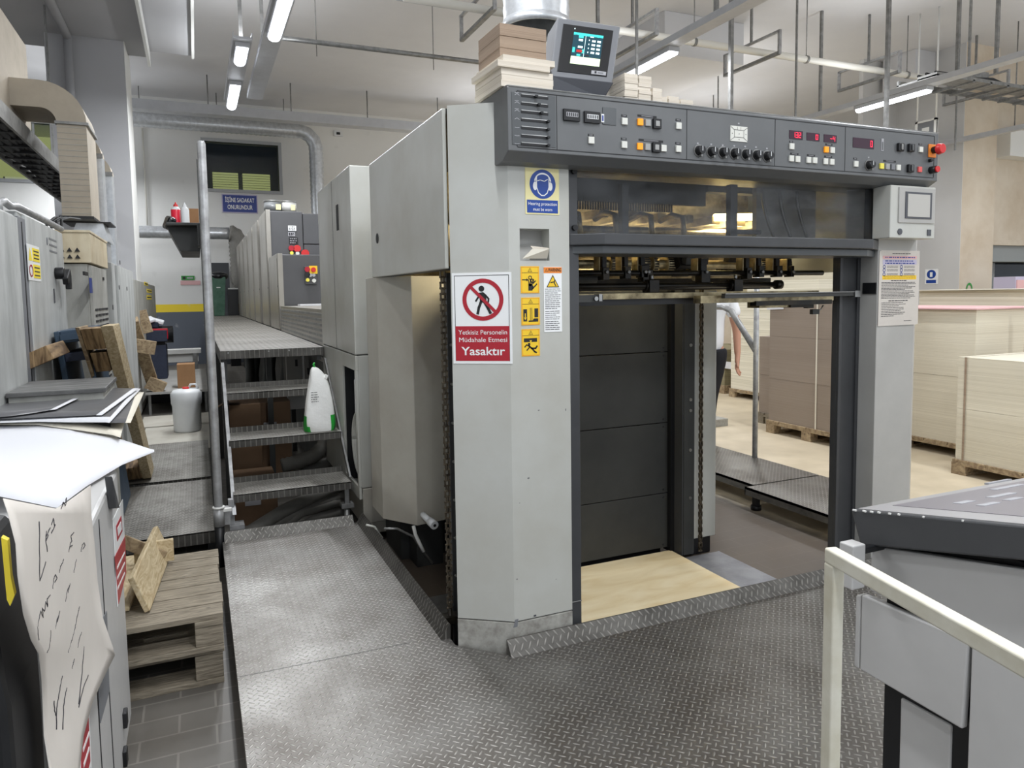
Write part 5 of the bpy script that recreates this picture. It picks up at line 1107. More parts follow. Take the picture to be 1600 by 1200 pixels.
# ============================================================ second cabinet of the press, and printing units
MC = thing('press_cabinet', (1.5, 4.9, 0), 'pale grey side cabinet of the press right of the stairs', 'machine cabinet')
b = MB(); b.box(0.850, 3.3, 4.27, 5.47, 1.146, 2.255, 'machine'); obj('upper_cover', b, MC, 0.006)
b = MB()
b.box(0.850, 0.866, 4.70, 5.47, 0.27, 1.14, 'machine'); b.box(0.850, 0.866, 4.27, 4.70, 1.05, 1.14, 'machine'); b.box(0.850, 0.866, 4.27, 4.70, 0.27, 0.345, 'machine'); b.box(0.850, 0.866, 4.27, 4.31, 0.345, 1.05, 'machine')
b.box(0.866, 3.3, 4.27, 4.286, 0.34, 1.14, 'machine'); b.box(0.866, 3.3, 5.45, 5.47, 0.27, 1.14, 'machine'); b.box(0.866, 3.3, 4.29, 5.45, 0.27, 0.29, 'machine'); obj('lower_cover', b, MC, 0.003)
b = MB(); b.box(1.14, 1.16, 4.29, 5.4, 0.29, 1.12, 'black'); b.box(0.87, 1.14, 4.72, 4.74, 0.29, 1.12, 'black'); obj('compartment', b, MC)
b = MB(); b.box(0.90, 3.25, 4.275, 5.4, 0.05, 0.27, 'machine_lower'); b.box(0.87, 1.1, 4.266, 4.275, 0.12, 0.335, 'machine_lower'); obj('plinth', b, MC, 0.01)
p, q = at(527, 320, X=0.85), at(528, 360, X=0.85); b = MB(); b.box(0.846, 0.850, (p.y+q.y)/2-0.03, (p.y+q.y)/2+0.03, q.z, p.z, 'dark_slot'); obj('slot', b, MC)
b = MB(); p = at(518, 300, X=0.85); b.box(0.8490, 0.8505, p.y-0.002, p.y+0.002, 1.15, 2.25, 'dark_slot'); obj('door_seam', b, MC)
b = MB(); b.box(0.90, 0.98, 4.40, 4.60, 0.72, 0.98, 'white_plastic'); solo('canister', b, (0.94, 4.5, 0.72), 'white container inside the open compartment right of the stairs', 'container', bevel=0.02)
b = MB()
for k in range(6):
    pts = [(0.905+0.010*k, 4.50+0.20*math.cos(a)*(1-0.03*k), 0.56+0.20*math.sin(a)*(1-0.03*k)) for a in [2*math.pi*i/36 for i in range(37)]]
    b.tube(pts, 0.0095, 'hose_pale', 8)
solo('hose_coil', b, (0.93, 4.5, 0.36), 'coil of pale hose hanging in the open compartment right of the stairs', 'hose')
# units
b = MB(); b.box(0.862, 2.9, 5.475, 8.41, 1.0, 1.40, 'side_steel')
for k in range(9): b.box(0.858, 0.862, 5.48, 8.41, 1.03+k*0.04, 1.05+k*0.04, 'steel_dull')
solo('ribbed_step', b, (1.8, 7, 1.0), 'low ribbed steel step in front of the printing units', 'machine step')
b = MB(); b.box(0.90, 2.9, 5.50, 16.9, 0.0, 0.998, 'dark_panel'); solo('machine_bed', b, (1.8, 11, 0), 'dark machine bed below the printing units', 'machine bed')
def unit(y0, z1, d, label, small=False):
    t = thing('printing_unit', (1.8, y0, 1.0), label, 'printing unit', 'printing units of the press')
    b = MB(); b.box(0.872, 1.30 if not small else 2.9, y0+0.02, y0+d, 1.0, z1-0.01, 'unit_dark'); obj('body', b, t, 0.01)
    if not small:
        b = MB(); b.box(1.306, 2.9, y0+0.03, y0+d, z1-0.42, z1-0.03, 'unit_dark'); b.box(1.306, 2.9, y0+0.035, y0+d, 1.0, z1-0.426, 'unit_dark'); obj('rear_cover', b, t, 0.008)
    b = MB(); b.box(0.850, 0.872, y0, y0+d, 1.135, z1, 'side_steel'); b.box(0.850, 0.905, y0-0.005, y0+0.02, 1.135, z1, 'side_steel'); b.box(0.846, 0.850, y0+0.05, y0+0.34, 1.16, z1-0.05, 'side_steel'); obj('side_cover', b, t, 0.008)
    b = MB(); b.cyl((0.846, y0+0.02, 1.62), (0.843, y0+0.02, 1.62), 0.012, 'black', 10); obj('lock', b, t)
    return t
UY = [9.62, 10.95, 12.15, 13.35, 14.55, 15.75]
ul = ['first tall printing unit, dark front with two ink cans on top', 'second tall printing unit in the row', 'third tall printing unit in the row', 'fourth tall printing unit in the row', 'fifth tall printing unit in the row', 'farthest tall printing unit in the row']
for y, l in zip(UY, ul): U1 = unit(y, 2.60, 1.0, l); 
U0 = unit(8.42, 1.985, 1.05, 'low printing unit cabinet with dark front at the near end of the row', True)
def upt(px, py, Y): return at(px, py, Y=Y)
# control clusters
Y_ = 8.40
b = MB(); a, c = upt(476, 416, Y_), upt(495, 444, Y_); b.box(a.x, c.x, Y_, Y_+0.03, c.z, a.z, 'unit_dark'); K = obj('button_box', b, U0, 0.004)
for px, py, m, r in ((480, 421, 'sign_red', .03), (489.5, 421.5, 'sign_yellow', .045), (480, 429, 'black', .03), (485, 430, 'label_grey', .02), (490, 430, 'label_grey', .018), (480.5, 437.5, 'button_yellow', .02), (490.5, 438.5, 'button', .022)):
    p = upt(px, py, Y_); b = MB()
    if m == 'sign_yellow': b.box(p.x-r, p.x+r, Y_-0.005, Y_, p.z-r, p.z+r, m); b.cyl((p.x, Y_, p.z), (p.x, Y_-0.02, p.z), r*0.6, 'red', 16)
    else: b.cyl((p.x, Y_, p.z), (p.x, Y_-0.02, p.z), r, m, 16)
    obj('button', b, K)
UU = [o for o in bpy.data.objects if o.get('label') == ul[0]][0]
Y1 = 9.635
for px, py, m, r in ((455, 388, 'sign_red', .035), (464, 388.5, 'red', .045), (455.5, 395.5, 'button_yellow', .022), (464.5, 396, 'button', .024), (476.5, 396, 'red', .05)):
    p = upt(px, py, Y1); b = MB(); b.cyl((p.x, Y1, p.z), (p.x, Y1-0.03, p.z), r, m, 16); obj('button', b, UU)
for p0, p1, m in (((450, 352.5), (463, 361), 'sign_white'), ((450, 362.5), (461, 369), 'label_grey'), ((451.5, 371), (465.5, 381.5), 'black')):
    a, c = upt(*p0, Y1), upt(*p1, Y1); b = MB(); b.box(a.x, c.x, Y1-0.004, Y1, c.z, a.z, m)
    lines(b, a.x+0.01, c.x-0.01, a.z-0.015, c.z+0.015, 3, 'ink' if m != 'black' else 'label_grey', Y1-0.006, 0.01, 0.3, int(p0[1])); obj('label_plate', b, UU)
# ink cans
for px, py, r, lab in ((427, 329, 0.115, 'grey ink can on top of the first tall printing unit, left one'), (451, 331, 0.10, 'white ink can on top of the first tall printing unit, right one')):
    p = at(px, py, Y=9.95); h = 0.145; t = thing('ink_can', (p.x, 9.95, 2.6), lab, 'can', 'ink cans on the unit')
    b = MB(); b.lathe([(0, 0), (r, 0), (r, h), (r*0.96, h-0.01), (0, h-0.01)], (p.x, 9.95, 2.6), 'console' if px < 440 else 'machine_grey', 28); obj('can_body', b, t)
    b = MB(); b.lathe([(r*1.0, h-0.012), (r*1.05, h-0.006), (r*1.05, h+0.004), (r, h+0.006)], (p.x, 9.95, 2.6), 'steel_dull', 28); obj('rim', b, t)
    b = MB(); b.box(p.x+r*0.2, p.x+r*0.72, 9.95-r*1.0, 9.95-r*0.7, 2.63, 2.70, 'sign_cream'); obj('can_label', b, t)
# paper strip on the base
p, q = at(467, 476, Y=8.0), at(505, 476, Y=8.0); b = MB(); b.box(p.x, q.x+0.3, 7.9, 8.1, 1.401, 1.42, 'paper'); solo('paper_strip', b, (p.x, 8, 1.4), 'white strip of paper lying on the ribbed base', 'paper')

# things under the stairs
b = MB(); b.box(0.16, 0.40, 5.55, 5.9, 0.0, 0.72, 'cardboard_dark'); solo('cardboard_box', b, (0.28, 5.7, 0), 'tall brown cardboard box behind the stairs, left one', 'box', 'boxes behind the stairs', 0.003)
b = MB(); b.box(0.42, 0.66, 6.0, 6.4, 0.0, 0.66, 'cardboard_dark'); b.box(0.45, 0.55, 5.996, 6.0, 0.35, 0.50, 'label_grey'); solo('cardboard_box', b, (0.5, 6.2, 0), 'brown cardboard box with a white label behind the stairs', 'box', 'boxes behind the stairs', 0.003)
b = MB(); b.box(0.17, 0.44, 4.95, 5.3, 0.0, 0.30, 'cardboard_dark'); b.box(0.235, 0.335, 4.946, 4.95, 0.13, 0.24, 'label_grey'); b.box(0.24, 0.33, 4.943, 4.946, 0.17, 0.175, 'ink'); solo('cardboard_box', b, (0.3, 5.1, 0), 'low brown cardboard box with a pale label under the first tread', 'box', 'boxes behind the stairs', 0.003)
b = MB(); b.quad([(0.10, 5.5, 0.72), (0.27, 5.5, 0.80), (0.27, 5.7, 0.78), (0.10, 5.7, 0.70)], 'cardboard_dark', 0.006); solo('cardboard_flap', b, (0.2, 5.6, 0.72), 'open cardboard flap standing above the left box behind the stairs', 'cardboard')
hs = [((380, 838), (440, 800), (490, 775), (540, 755)), ((395, 842), (450, 808), (500, 785), (545, 770)), ((420, 840), (470, 800), (520, 785), (548, 778)), ((450, 838), (490, 812), (525, 800), (548, 800))]
for i, pp in enumerate(hs):
    b = MB(); pts = [at(x, y, Y=4.60+0.10*k+0.03*i) for k, (x, y) in enumerate(pp)]
    P = []
    for k in range(13):
        t_ = k/4.0; j = min(2, int(t_)); f_ = t_-j; P.append(pts[j].lerp(pts[j+1], f_))
    b.tube(P, 0.042-0.003*i, 'hose', 12); solo('thick_hose', b, P[0], ['uppermost', 'second', 'third', 'lowest'][i]+' thick grey hose sloping under the first tread', 'hose', 'hoses under the first tread')
def corr(pp, Y, r, lab, step=0.016):
    pts = [at(x, y, Y=Y) for x, y in pp]; P = []
    for a, c in zip(pts, pts[1:]):
        n = max(1, int((c-a).length/step)); P += [a.lerp(c, i/n) for i in range(n)]
    P.append(pts[-1]); b = MB(); b.tube(P, r, 'hose', 12, 0.12, 1); solo('corrugated_hose', b, P[0], lab, 'hose', 'corrugated hoses')
corr([(440, 728), (465, 722), (490, 712), (505, 698), (508, 685)], 5.5, 0.05, 'corrugated grey hose curving up behind the second tread')
corr([(470, 737), (495, 730), (515, 722), (540, 712)], 5.6, 0.045, 'corrugated grey hose lying lower behind the second tread')
b = MB()
for k, px in enumerate((390, 404, 417, 430, 445, 458)):
    p, q = at(px, 556, Y=7.6+0.3*k), at(px-2, 640, Y=7.6+0.3*k); b = MB(); b.tube([(p.x, 7.6+0.3*k, 1.06), (p.x-0.05*(k % 2), 7.6+0.3*k, 0.7), (q.x, 7.6+0.3*k, 0.4), (q.x+0.02, 7.6+0.3*k, 0.0)], 0.045, 'dark_panel', 10)
    solo('dark_pipe', b, (p.x, 7.6+0.3*k, 0), 'dark vertical pipe below the raised walkway', 'pipe', 'dark pipes below the walkway')
b = MB(); p, q = at(447, 557, Y=6.6), at(502, 592, Y=6.6); b.box(p.x, 0.86, 6.6, 6.65, 0.5, 1.02, 'machine_grey')
for px, py in ((463, 567), (482, 580)): r_ = at(px, py, Y=6.6); b.box(r_.x-0.01, r_.x+0.01, 6.595, 6.6, r_.z-0.03, r_.z+0.03, 'black')
solo('sheet_metal_guard', b, (p.x, 6.6, 0.5), 'grey metal panel below the walkway behind the upper tread', 'panel')
# gully left of the delivery: cables and floor plates
for pp, m, r, lab, Yd in ((((572, 820), (585, 823), (597, 840), (595, 852)), 'hose_pale', 0.006, 'pale yellowish cable looping by the platform edge', 3.9), (((600, 826), (620, 826), (645, 838), (660, 860), (676, 880)), 'steel_dull', 0.006, 'grey cable curving under the lower side cover', 3.5), (((646, 822), (649, 835), (656, 850), (662, 862)), 'white_paint', 0.009, 'white cable dropping from the lower side cover', 3.45)):
    b = MB(); b.tube([at(x, y, Y=Yd) for x, y in pp], r, m, 8); solo('cable', b, at(*pp[0], Y=Yd), lab, 'cable')
b = MB(); b.box(0.98, 1.1, 2.95, 3.3, 0.0, 0.02, 'steel_dull'); b.box(1.1, 1.2, 2.95, 3.1, 0.0, 0.15, 'oily_black'); solo('floor_bracket', b, (1.05, 3.1, 0), 'grey steel bracket on the floor behind the left chain', 'bracket')
# pile bay floor
b = MB(); b.box(1.36, 2.395, 2.50, 3.285, 0.018, 0.036, 'plywood'); solo('plywood_board', b, (1.9, 2.9, 0.018), 'pale plywood board lying on the floor of the pile bay', 'board', bevel=0.002)
b = MB(); b.box(1.357, 2.66, 2.45, 3.19, 0.0, 0.018, 'base_plate'); solo('base_plate', b, (1.9, 2.9, 0), 'grey steel plate under the plywood board', 'plate')
# walkway on the far side
FW = thing('side_walkway', (3.7, 3.6, 0), 'low treadplate walkway seen through the pile bay', 'walkway')
b = MB(); b.box(3.42, 4.12, 2.42, 3.84, 0.125, 0.14, 'tread'); b.box(3.42, 3.428, 2.42, 3.84, 0.085, 0.14, 'steel_dull'); b.box(3.42, 4.12, 3.832, 3.84, 0.085, 0.14, 'steel_dull'); obj('deck', b, FW)
b = MB(); b.box(3.50, 4.12, 3.85, 5.0, 0.125, 0.14, 'tread'); b.box(3.50, 3.508, 3.85, 5.0, 0.085, 0.14, 'steel_dull'); obj('deck', b, FW)
for x, y in ((3.44, 3.75), (3.44, 2.9), (3.7, 3.3), (4.08, 3.7), (4.05, 4.8)):
    b = MB(); b.box(x-0.018, x+0.018, y-0.018, y+0.018, 0, 0.125, 'black'); b.cyl((x, y, 0), (x, y, 0.03), 0.035, 'black', 12); obj('leg', b, FW)
HR = thing('handrail', (4.1, 4.49, 0.14), 'grey tube handrail post seen through the pile bay', 'handrail')
b = MB(); b.cyl((4.10, 4.49, 0.14), (4.10, 4.49, 1.62), 0.021, 'tube_paint', 18); obj('post', b, HR)
p, q = at(1184, 549, X=4.10), at(1130, 482, X=4.10)
b = MB(); b.tube([(4.10, 4.49, p.z), (4.10, q.y-0.10, q.z-0.02), (4.10, q.y, q.z+0.012), (4.10, q.y+0.4, q.z+0.02)], 0.025, 'tube_paint', 14); obj('brace', b, HR)
# ============================================================ things on the control panel
MN = thing('monitor', (1.38, 2.45, 2.214), 'grey touch screen monitor tilted back on top of the control panel', 'monitor')
tl, tr, br_, bl = at(871, 27, Y=2.47), at(970, 41, Y=2.455), at(957, 131, Y=2.385), at(859, 120, Y=2.40)
def bil(u, v):   # u right, v up
    return (bl.lerp(br_, u)).lerp(tl.lerp(tr, u), v)
nr = (br_-bl).cross(tl-bl).normalized()
if nr.y > 0: nr = -nr
def mrect(u0, u1, v0, v1, d0, d1, m, b=None):
    b = b or MB(); pts = [bil(u0, v0), bil(u1, v0), bil(u1, v1), bil(u0, v1)]
    f = [p+nr*d1 for p in pts]; k = [p+nr*d0 for p in pts]
    b.add(k+f, [(0, 1, 2, 3), (7, 6, 5, 4), (0, 4, 5, 1), (1, 5, 6, 2), (2, 6, 7, 3), (3, 7, 4, 0)], m); return b
b = mrect(0, 1, 0, 1, -0.10, 0.0, 'monitor_grey'); obj('housing', b, MN, 0.006)
b = MB(); lo = [bl-nr*0.0, br_-nr*0.0, br_-nr*0.12, bl-nr*0.12]
b.add([bl+nr*0.012+Vector((0.002, 0, 0)), br_+nr*0.012, br_-nr*0.12, bl-nr*0.12]+[Vector((bl.x+0.0, 2.40, 2.216)), Vector((br_.x-0.03, 2.40, 2.216)), Vector((br_.x-0.03, 2.54, 2.216)), Vector((bl.x, 2.54, 2.216))], [(0, 1, 2, 3), (4, 7, 6, 5), (0, 4, 5, 1), (1, 5, 6, 2), (2, 6, 7, 3), (3, 7, 4, 0)], 'monitor_dark'); obj('foot', b, MN, 0.004)
b = mrect(0.10, 0.89, 0.10, 0.90, 0.0, 0.003, 'black'); obj('bezel', b, MN, 0.002)
SC = mrect(0.275, 0.74, 0.245, 0.775, 0.003, 0.0045, 'screen_blue'); so = obj('screen', SC, MN, label='lit screen with columns of values')
b = MB()
def sr(u0, u1, v0, v1, m): mrect(0.275+0.465*u0, 0.275+0.465*u1, 0.245+0.53*v0, 0.245+0.53*v1, 0.0045, 0.0053, m, b)
sr(0, 1, 0, 0.24, 'screen_pale'); sr(0.41, 0.42, 0.24, 1, 'screen_white'); sr(0, 1, 0.92, 1, 'screen_teal')
for u, v, w_, h_, m in ((.06, .86, .10, .08, 'screen_blue'), (.18, .84, .16, .10, 'screen_teal'), (.19, .74, .14, .06, 'screen_white'), (.19, .52, .16, .06, 'screen_white'), (.16, .38, .22, .08, 'red'), (.02, .36, .08, .16, 'screen_teal'), (.40-.06, .36, .08, .12, 'screen_teal'), (.18, .26, .12, .06, 'screen_teal'), (.46, .28, .14, .05, 'ink'), (.06, .10, .05, .06, 'ink'), (.20, .08, .05, .06, 'ink'), (.32, .04, .10, .06, 'ink'), (.52, .07, .20, .03, 'sign_red'), (.76, .06, .05, .07, 'ink')): sr(u, u+w_, v, v+h_, m)
for i in range(4):
    for u in (.64, .82): sr(u, u+.12, .38+i*.125, .44+i*.125, 'screen_white')
    sr(.53, .56, .39+i*.13, .43+i*.13, 'screen_white')
sr(.74, .80, .84, .96, 'screen_blue'); sr(.86, .94, .84, .96, 'screen_blue'); sr(.56, .68, .90, .96, 'screen_white')
obj('screen_content', b, so)
b = mrect(0.63, 0.865, 0.115, 0.175, 0.003, 0.0042, 'label_grey'); mrect(0.68, 0.71, 0.13, 0.165, 0.0042, 0.005, 'ink', b); mrect(0.73, 0.82, 0.138, 0.155, 0.0042, 0.005, 'monitor_grey', b); obj('badge', b, MN)
b = mrect(0.275, 0.29, 0.83, 0.845, 0.003, 0.0045, 'screen_white'); obj('indicator', b, MN)
# paper piles
def pile(name, corner, w_, d_, h_, n, m, label, cat, group=None, jit=0.004, rot=0.0, seed=3):
    """stack of n slabs from the near corner toward +x and +y"""
    rr = random.Random(seed); b = MB(); z = corner[2]
    for k in range(n):
        hh = h_/n; jx, jy = rr.uniform(-jit, jit), rr.uniform(-jit, jit); c_, s_ = math.cos(rot), math.sin(rot)
        q = [(0, 0), (w_, 0), (w_, d_), (0, d_)]; q = [(corner[0]+jx+x*c_-y*s_, corner[1]+jy+x*s_+y*c_) for x, y in q]
        b.prism(q, z, z+hh*0.985, m); z += hh
    return solo(name, b, corner, label, cat, group)
c1_ = at(783, 131, Y=2.355)
pile('board_pile', (c1_.x+0.002, 2.36, 2.216), 0.205, 0.24, 0.108, 5, 'stack_white', 'pile of cream cut boards overhanging the left end of the control panel', 'pile of boards', jit=0.012, rot=0.03, seed=5)
c2_ = at(788, 90, Y=2.40)
pile('board_pile', (c2_.x-0.005, 2.42, 2.325), 0.185, 0.20, 0.125, 3, 'stack_tan', 'pile of brown cut boards on top of the cream pile beside the monitor', 'pile of boards', jit=0.003, rot=0.02, seed=8)
for i, (px0, px1, py, h_, lab) in enumerate(((976, 997, 149, 0.098, 'left cream block of cut cards right of the monitor'), (998, 1018, 151, 0.094, 'second cream block of cut cards, beside the tallest one'), (1020, 1035, 153, 0.055, 'third, lower block of cut cards right of the tall ones'), (1037, 1048, 155, 0.032, 'small low block of cut cards left of the last two'), (1050, 1067, 158, 0.038, 'small loose block of cut cards next to last in the row'), (1068, 1088, 160, 0.030, 'last tilted small block of cut cards in the row'))):
    a, c = at(px0, py, Y=2.36), at(px1, py, Y=2.36)
    pile('card_block', (a.x, 2.36 if i < 3 else 2.38, 2.2145), c.x-a.x-0.002, 0.14 if i < 2 else 0.07, h_, max(2, int(h_/0.012)), 'stack_white', lab, 'card block', 'card blocks on the control panel', 0.002, 0.02*(i % 3-1), i+2)
# long low cover behind the panel and duct above
b = MB(); b.prism([(1.95, 2.214), (2.45, 2.214), (2.40, 2.245), (2.10, 2.265), (1.98, 2.262)], 2.60, 2.72, 'monitor_dark', 'Y'); solo('lamp_housing', b, (2.2, 2.66, 2.214), 'low dark sloped cover on the control panel behind the knobs', 'cover')
t = thing('extraction_duct', (1.95, 4.0, 3.2), 'big shiny spiral extraction duct hanging above the monitor', 'duct')
c_ = at(838, 40, Y=4.0); r_ = 0.195
P = [(c_.x, 4.0, c_.z-0.02+i*0.035) for i in range(80) if c_.z+i*0.035 < CEIL-0.03]
b = MB(); b.tube(P, r_, 'galvanised', 40, 0.025, 1, cap=False); o = obj('duct', b, t); md = o.modifiers.new('sol', 'SOLIDIFY'); md.thickness = 0.006
b = MB(); b.lathe([(r_*1.03, -0.03), (r_*1.03, 0.02)], (c_.x, 4.0, c_.z), 'galvanised', 40); o = obj('collar', b, t); md = o.modifiers.new('sol', 'SOLIDIFY'); md.thickness = 0.01
b = MB(); b.box(c_.x-0.19, c_.x+0.19, 4.0-0.004, 4.004, c_.z+0.1, c_.z+0.3, 'monitor_dark'); obj('damper', b, t)

# ============================================================ left side cabinets
def cab(name, x1, y0, y1, z1, m, label, z0=0.0, depth=0.5):
    t = thing(name, (x1-depth/2, (y0+y1)/2, 0), label, 'cabinet', None)
    b = MB(); b.box(x1-depth, x1-0.02, y0, y1, z0, z1, m); obj('body', b, t, 0.004); return t
XS = -0.76
t = cab('electrical_cabinet', XS, 2.9, 4.13, 1.905, 'cab_grey', 'scratched pale grey cabinet at the left edge, nearest of the row')
b = MB(); b.box(XS-0.02, XS, 2.92, 3.5, 0.05, 1.89, 'cab_grey'); obj('door', b, t, 0.003); b = MB(); b.box(XS-0.02, XS, 3.506, 4.11, 0.05, 1.89, 'cab_grey'); obj('door', b, t, 0.003)
b = MB(); b.tube([(XS-0.05, 4.0, 1.908), (XS-0.05, 4.0, 1.945), (XS-0.04, 4.06, 1.96), (XS-0.03, 4.13, 1.945), (XS-0.02, 4.2, 1.955), (XS-0.008, 4.4, 1.95), (XS-0.008, 5.4, 1.95)], 0.018, 'tube_paint', 10); solo('conduit', b, (XS, 4.2, 1.93), 'bent grey conduit running along the tops of the left cabinets', 'pipe')
t = cab('electrical_cabinet', XS, 4.20, 5.40, 1.93, 'cab_grey', 'pale grey cabinet with yellow warning stickers and black rotary handle')
b = MB(); b.box(XS-0.03, XS-0.005, 4.14, 4.30, 0.0, 1.90, 'monitor_grey'); b.box(XS-0.006, XS-0.003, 4.21, 4.225, 0, 1.88, 'black'); obj('door_post', b, t)
b = MB(); b.box(XS-0.02, XS, 4.30, 5.38, 0.05, 1.92, 'cab_grey'); d_ = obj('door', b, t, 0.003)
def xs(px, py, X): return at(px, py, X=X)
def side_rect(p0, p1, m, X, th=0.003, b=None):
    a, c = xs(*p0, X), xs(*p1, X); b = b or MB(); b.box(X, X+th, min(a.y, c.y), max(a.y, c.y), min(a.z, c.z), max(a.z, c.z), m); return b
b = side_rect((41, 380), (64, 440), 'sign_white', XS, 0.002)
a, c = xs(41, 380, XS), xs(64, 440, XS); y0, y1, z0, z1 = a.y, c.y, c.z, a.z; dy, dz = y1-y0, z1-z0
b.box(XS+.002, XS+.0035, y0+dy*.38, y0+dy*.95, z0+dz*.55, z0+dz*.92, 'yellow'); b.box(XS+.002, XS+.0035, y0+dy*.38, y0+dy*.95, z0+dz*.08, z0+dz*.46, 'yellow')
b.add([(XS+.003, y0+dy*.06, z0+dz*.55), (XS+.003, y0+dy*.34, z0+dz*.55), (XS+.003, y0+dy*.20, z0+dz*.92)], [(0, 1, 2)], 'yellow')
for k in range(3):
    for zz in (.62+.1*k, .14+.11*k): b.box(XS+.0035, XS+.0045, y0+dy*.46, y0+dy*.88, z0+dz*zz, z0+dz*(zz+.035), 'ink')
v = [(XS+.004, y0+dy*(.20+.15*math.cos(2*math.pi*i/24)*s_), z0+dz*(.27+.17*math.sin(2*math.pi*i/24)*s_)) for s_ in (1, .75) for i in range(24)]
b.add(v, [(i, (i+1) % 24, 24+(i+1) % 24, 24+i) for i in range(24)], 'sign_red'); obj('warning_sticker', b, t, label='white sticker sheet with yellow hazard blocks')
b = MB(); p = xs(86, 427, XS); b.cyl((XS, p.y, p.z), (XS+0.05, p.y, p.z), 0.035, 'black', 16); b.rbox((XS+0.055, p.y+0.03, p.z-0.02), (0.03, 0.14, 0.045), (0.45, 0, 0), 'black'); b.rbox((XS+0.055, p.y+0.08, p.z-0.05), (0.03, 0.045, 0.09), (0, 0, 0), 'black'); obj('rotary_handle', b, t, 0.006, label='black rotary handle')
b = side_rect((83, 451), (86, 473), 'monitor_dark', XS); obj('door_lock', b, t)
b = MB(); p = xs(74, 385, XS); lines_pts = [(p.y, p.z)]; b.cyl((XS, p.y, p.z+0.03), (XS+0.002, p.y, p.z+0.03), 0.022, 'monitor_grey', 14)
for k in range(3): b.box(XS, XS+0.002, p.y+0.06, p.y+0.30, p.z+0.045-k*0.035, p.z+0.055-k*0.035, 'monitor_grey')
obj('faded_print', b, t)
t = cab('ventilated_cabinet', -0.64, 5.62, 6.55, 1.74, 'cab_grey2', 'grey cabinet with louvred door below a beige top box', depth=0.34)
b = MB(); b.box(-0.98, -0.635, 5.60, 6.62, 1.745, 1.955, 'cab_beige'); b.box(-0.985, -0.63, 5.59, 6.63, 1.945, 1.962, 'cab_beige')
tb = obj('top_box', b, t, 0.004, label='beige top box')
for k in range(6):
    for r in range(2):
        x = -0.95+0.045*k; z = 1.775+0.045*r; b = MB(); b.prism([(x, z), (x+0.03, z), (x+0.015, z+0.025)], 5.588, 5.601, 'dark_slot', 'Y'); obj('vent', b, tb)
b = MB(); b.box(-0.66, -0.64, 5.64, 6.53, 0.05, 1.73, 'cab_grey2'); obj('door', b, t, 0.003)
b = side_rect((139, 434), (144, 458), 'sign_navy', -0.64, 0.004); obj('display_window', b, t)
b = side_rect((129, 424), (135, 431), 'black', -0.64, 0.01); obj('hinge', b, t)
b = side_rect((160, 433), (162, 438), 'black', -0.64, 0.006); obj('lock', b, t)
b = MB()
for r in range(16):
    for k in range(4): b.box(-0.641, -0.636, 5.72+k*0.20, 5.72+k*0.20+0.15, 1.42-r*0.04, 1.435-r*0.04, 'dark_slot')
obj('louvres', b, t)
t = cab('electrical_cabinet', -0.60, 6.74, 8.7, 1.80, 'cab_grey', 'tall grey cabinet with yellowish worn door before the pillar', depth=0.4)
b = MB(); b.box(-0.62, -0.60, 7.0, 8.65, 0.05, 1.79, 'cab_grey'); obj('door', b, t, 0.003)
b = MB()
for px, py in ((186, 449), (198, 451), (187, 410), (176, 480)): p = xs(px, py, -0.60); b.cyl((-0.60, p.y, p.z), (-0.596, p.y, p.z), 0.02, 'dark_slot', 10)
obj('holes', b, t)
t = cab('electrical_cabinet', -0.70, 9.5, 15.3, 1.76, 'cab_grey2', 'farthest grey cabinet of the left row with small yellow stickers', depth=0.4)
b = MB(); b.box(-0.72, -0.70, 9.55, 15.2, 0.05, 1.75, 'cab_grey2'); obj('door', b, t, 0.003)
for p0, p1 in (((225, 440), (231, 447)), ((229, 451), (237, 458)), ((229, 461), (237, 468))):
    b = side_rect(p0, p1, 'yellow', -0.70, 0.003); a, c = xs(*p0, -.70), xs(*p1, -.70)
    b.box(-0.697, -0.695, min(a.y, c.y)+0.1, max(a.y, c.y)-0.1, (a.z+c.z)/2-0.008, (a.z+c.z)/2+0.008, 'ink'); obj('sticker', b, t)
# cables and hood above the ventilated cabinet
b = MB()
for k in range(4): b.tube([(-0.93+0.03*k, 5.9, 1.965), (-0.93+0.03*k, 5.95, 2.03+0.01*k), (-0.90+0.03*k, 6.1, 2.09), (-0.86+0.03*k, 6.3, 2.10)], 0.009, 'rubber', 6)
solo('cable_bundle', b, (-0.9, 5.9, 1.96), 'black cables arching above the beige top box', 'cable')
b = MB(); b.prism([(-0.90, 1.965), (-0.62, 1.965), (-0.66, 2.12), (-0.84, 2.12)], 6.68, 7.05, 'galvanised', 'Y'); b.box(-0.93, -0.60, 6.66, 7.07, 2.11, 2.12, 'dark_slot'); b.box(-0.88, -0.64, 6.70, 7.0, 1.80, 1.965, 'galvanised'); solo('duct_hood', b, (-0.76, 6.8, 1.8), 'galvanised sheet hood below the beige board duct', 'hood')

# gray table and timber between cabinets and camera
b = MB(); b.box(-0.755, -0.385, 3.62, 4.12, 1.085, 1.105, 'bench_top'); b.box(-0.75, -0.395, 3.64, 4.1, 0, 1.085, 'cab_grey2')
solo('metal_bench', b, (-0.9, 3.9, 0), 'dark worn metal bench top behind the black sheets', 'bench', bevel=0.003)
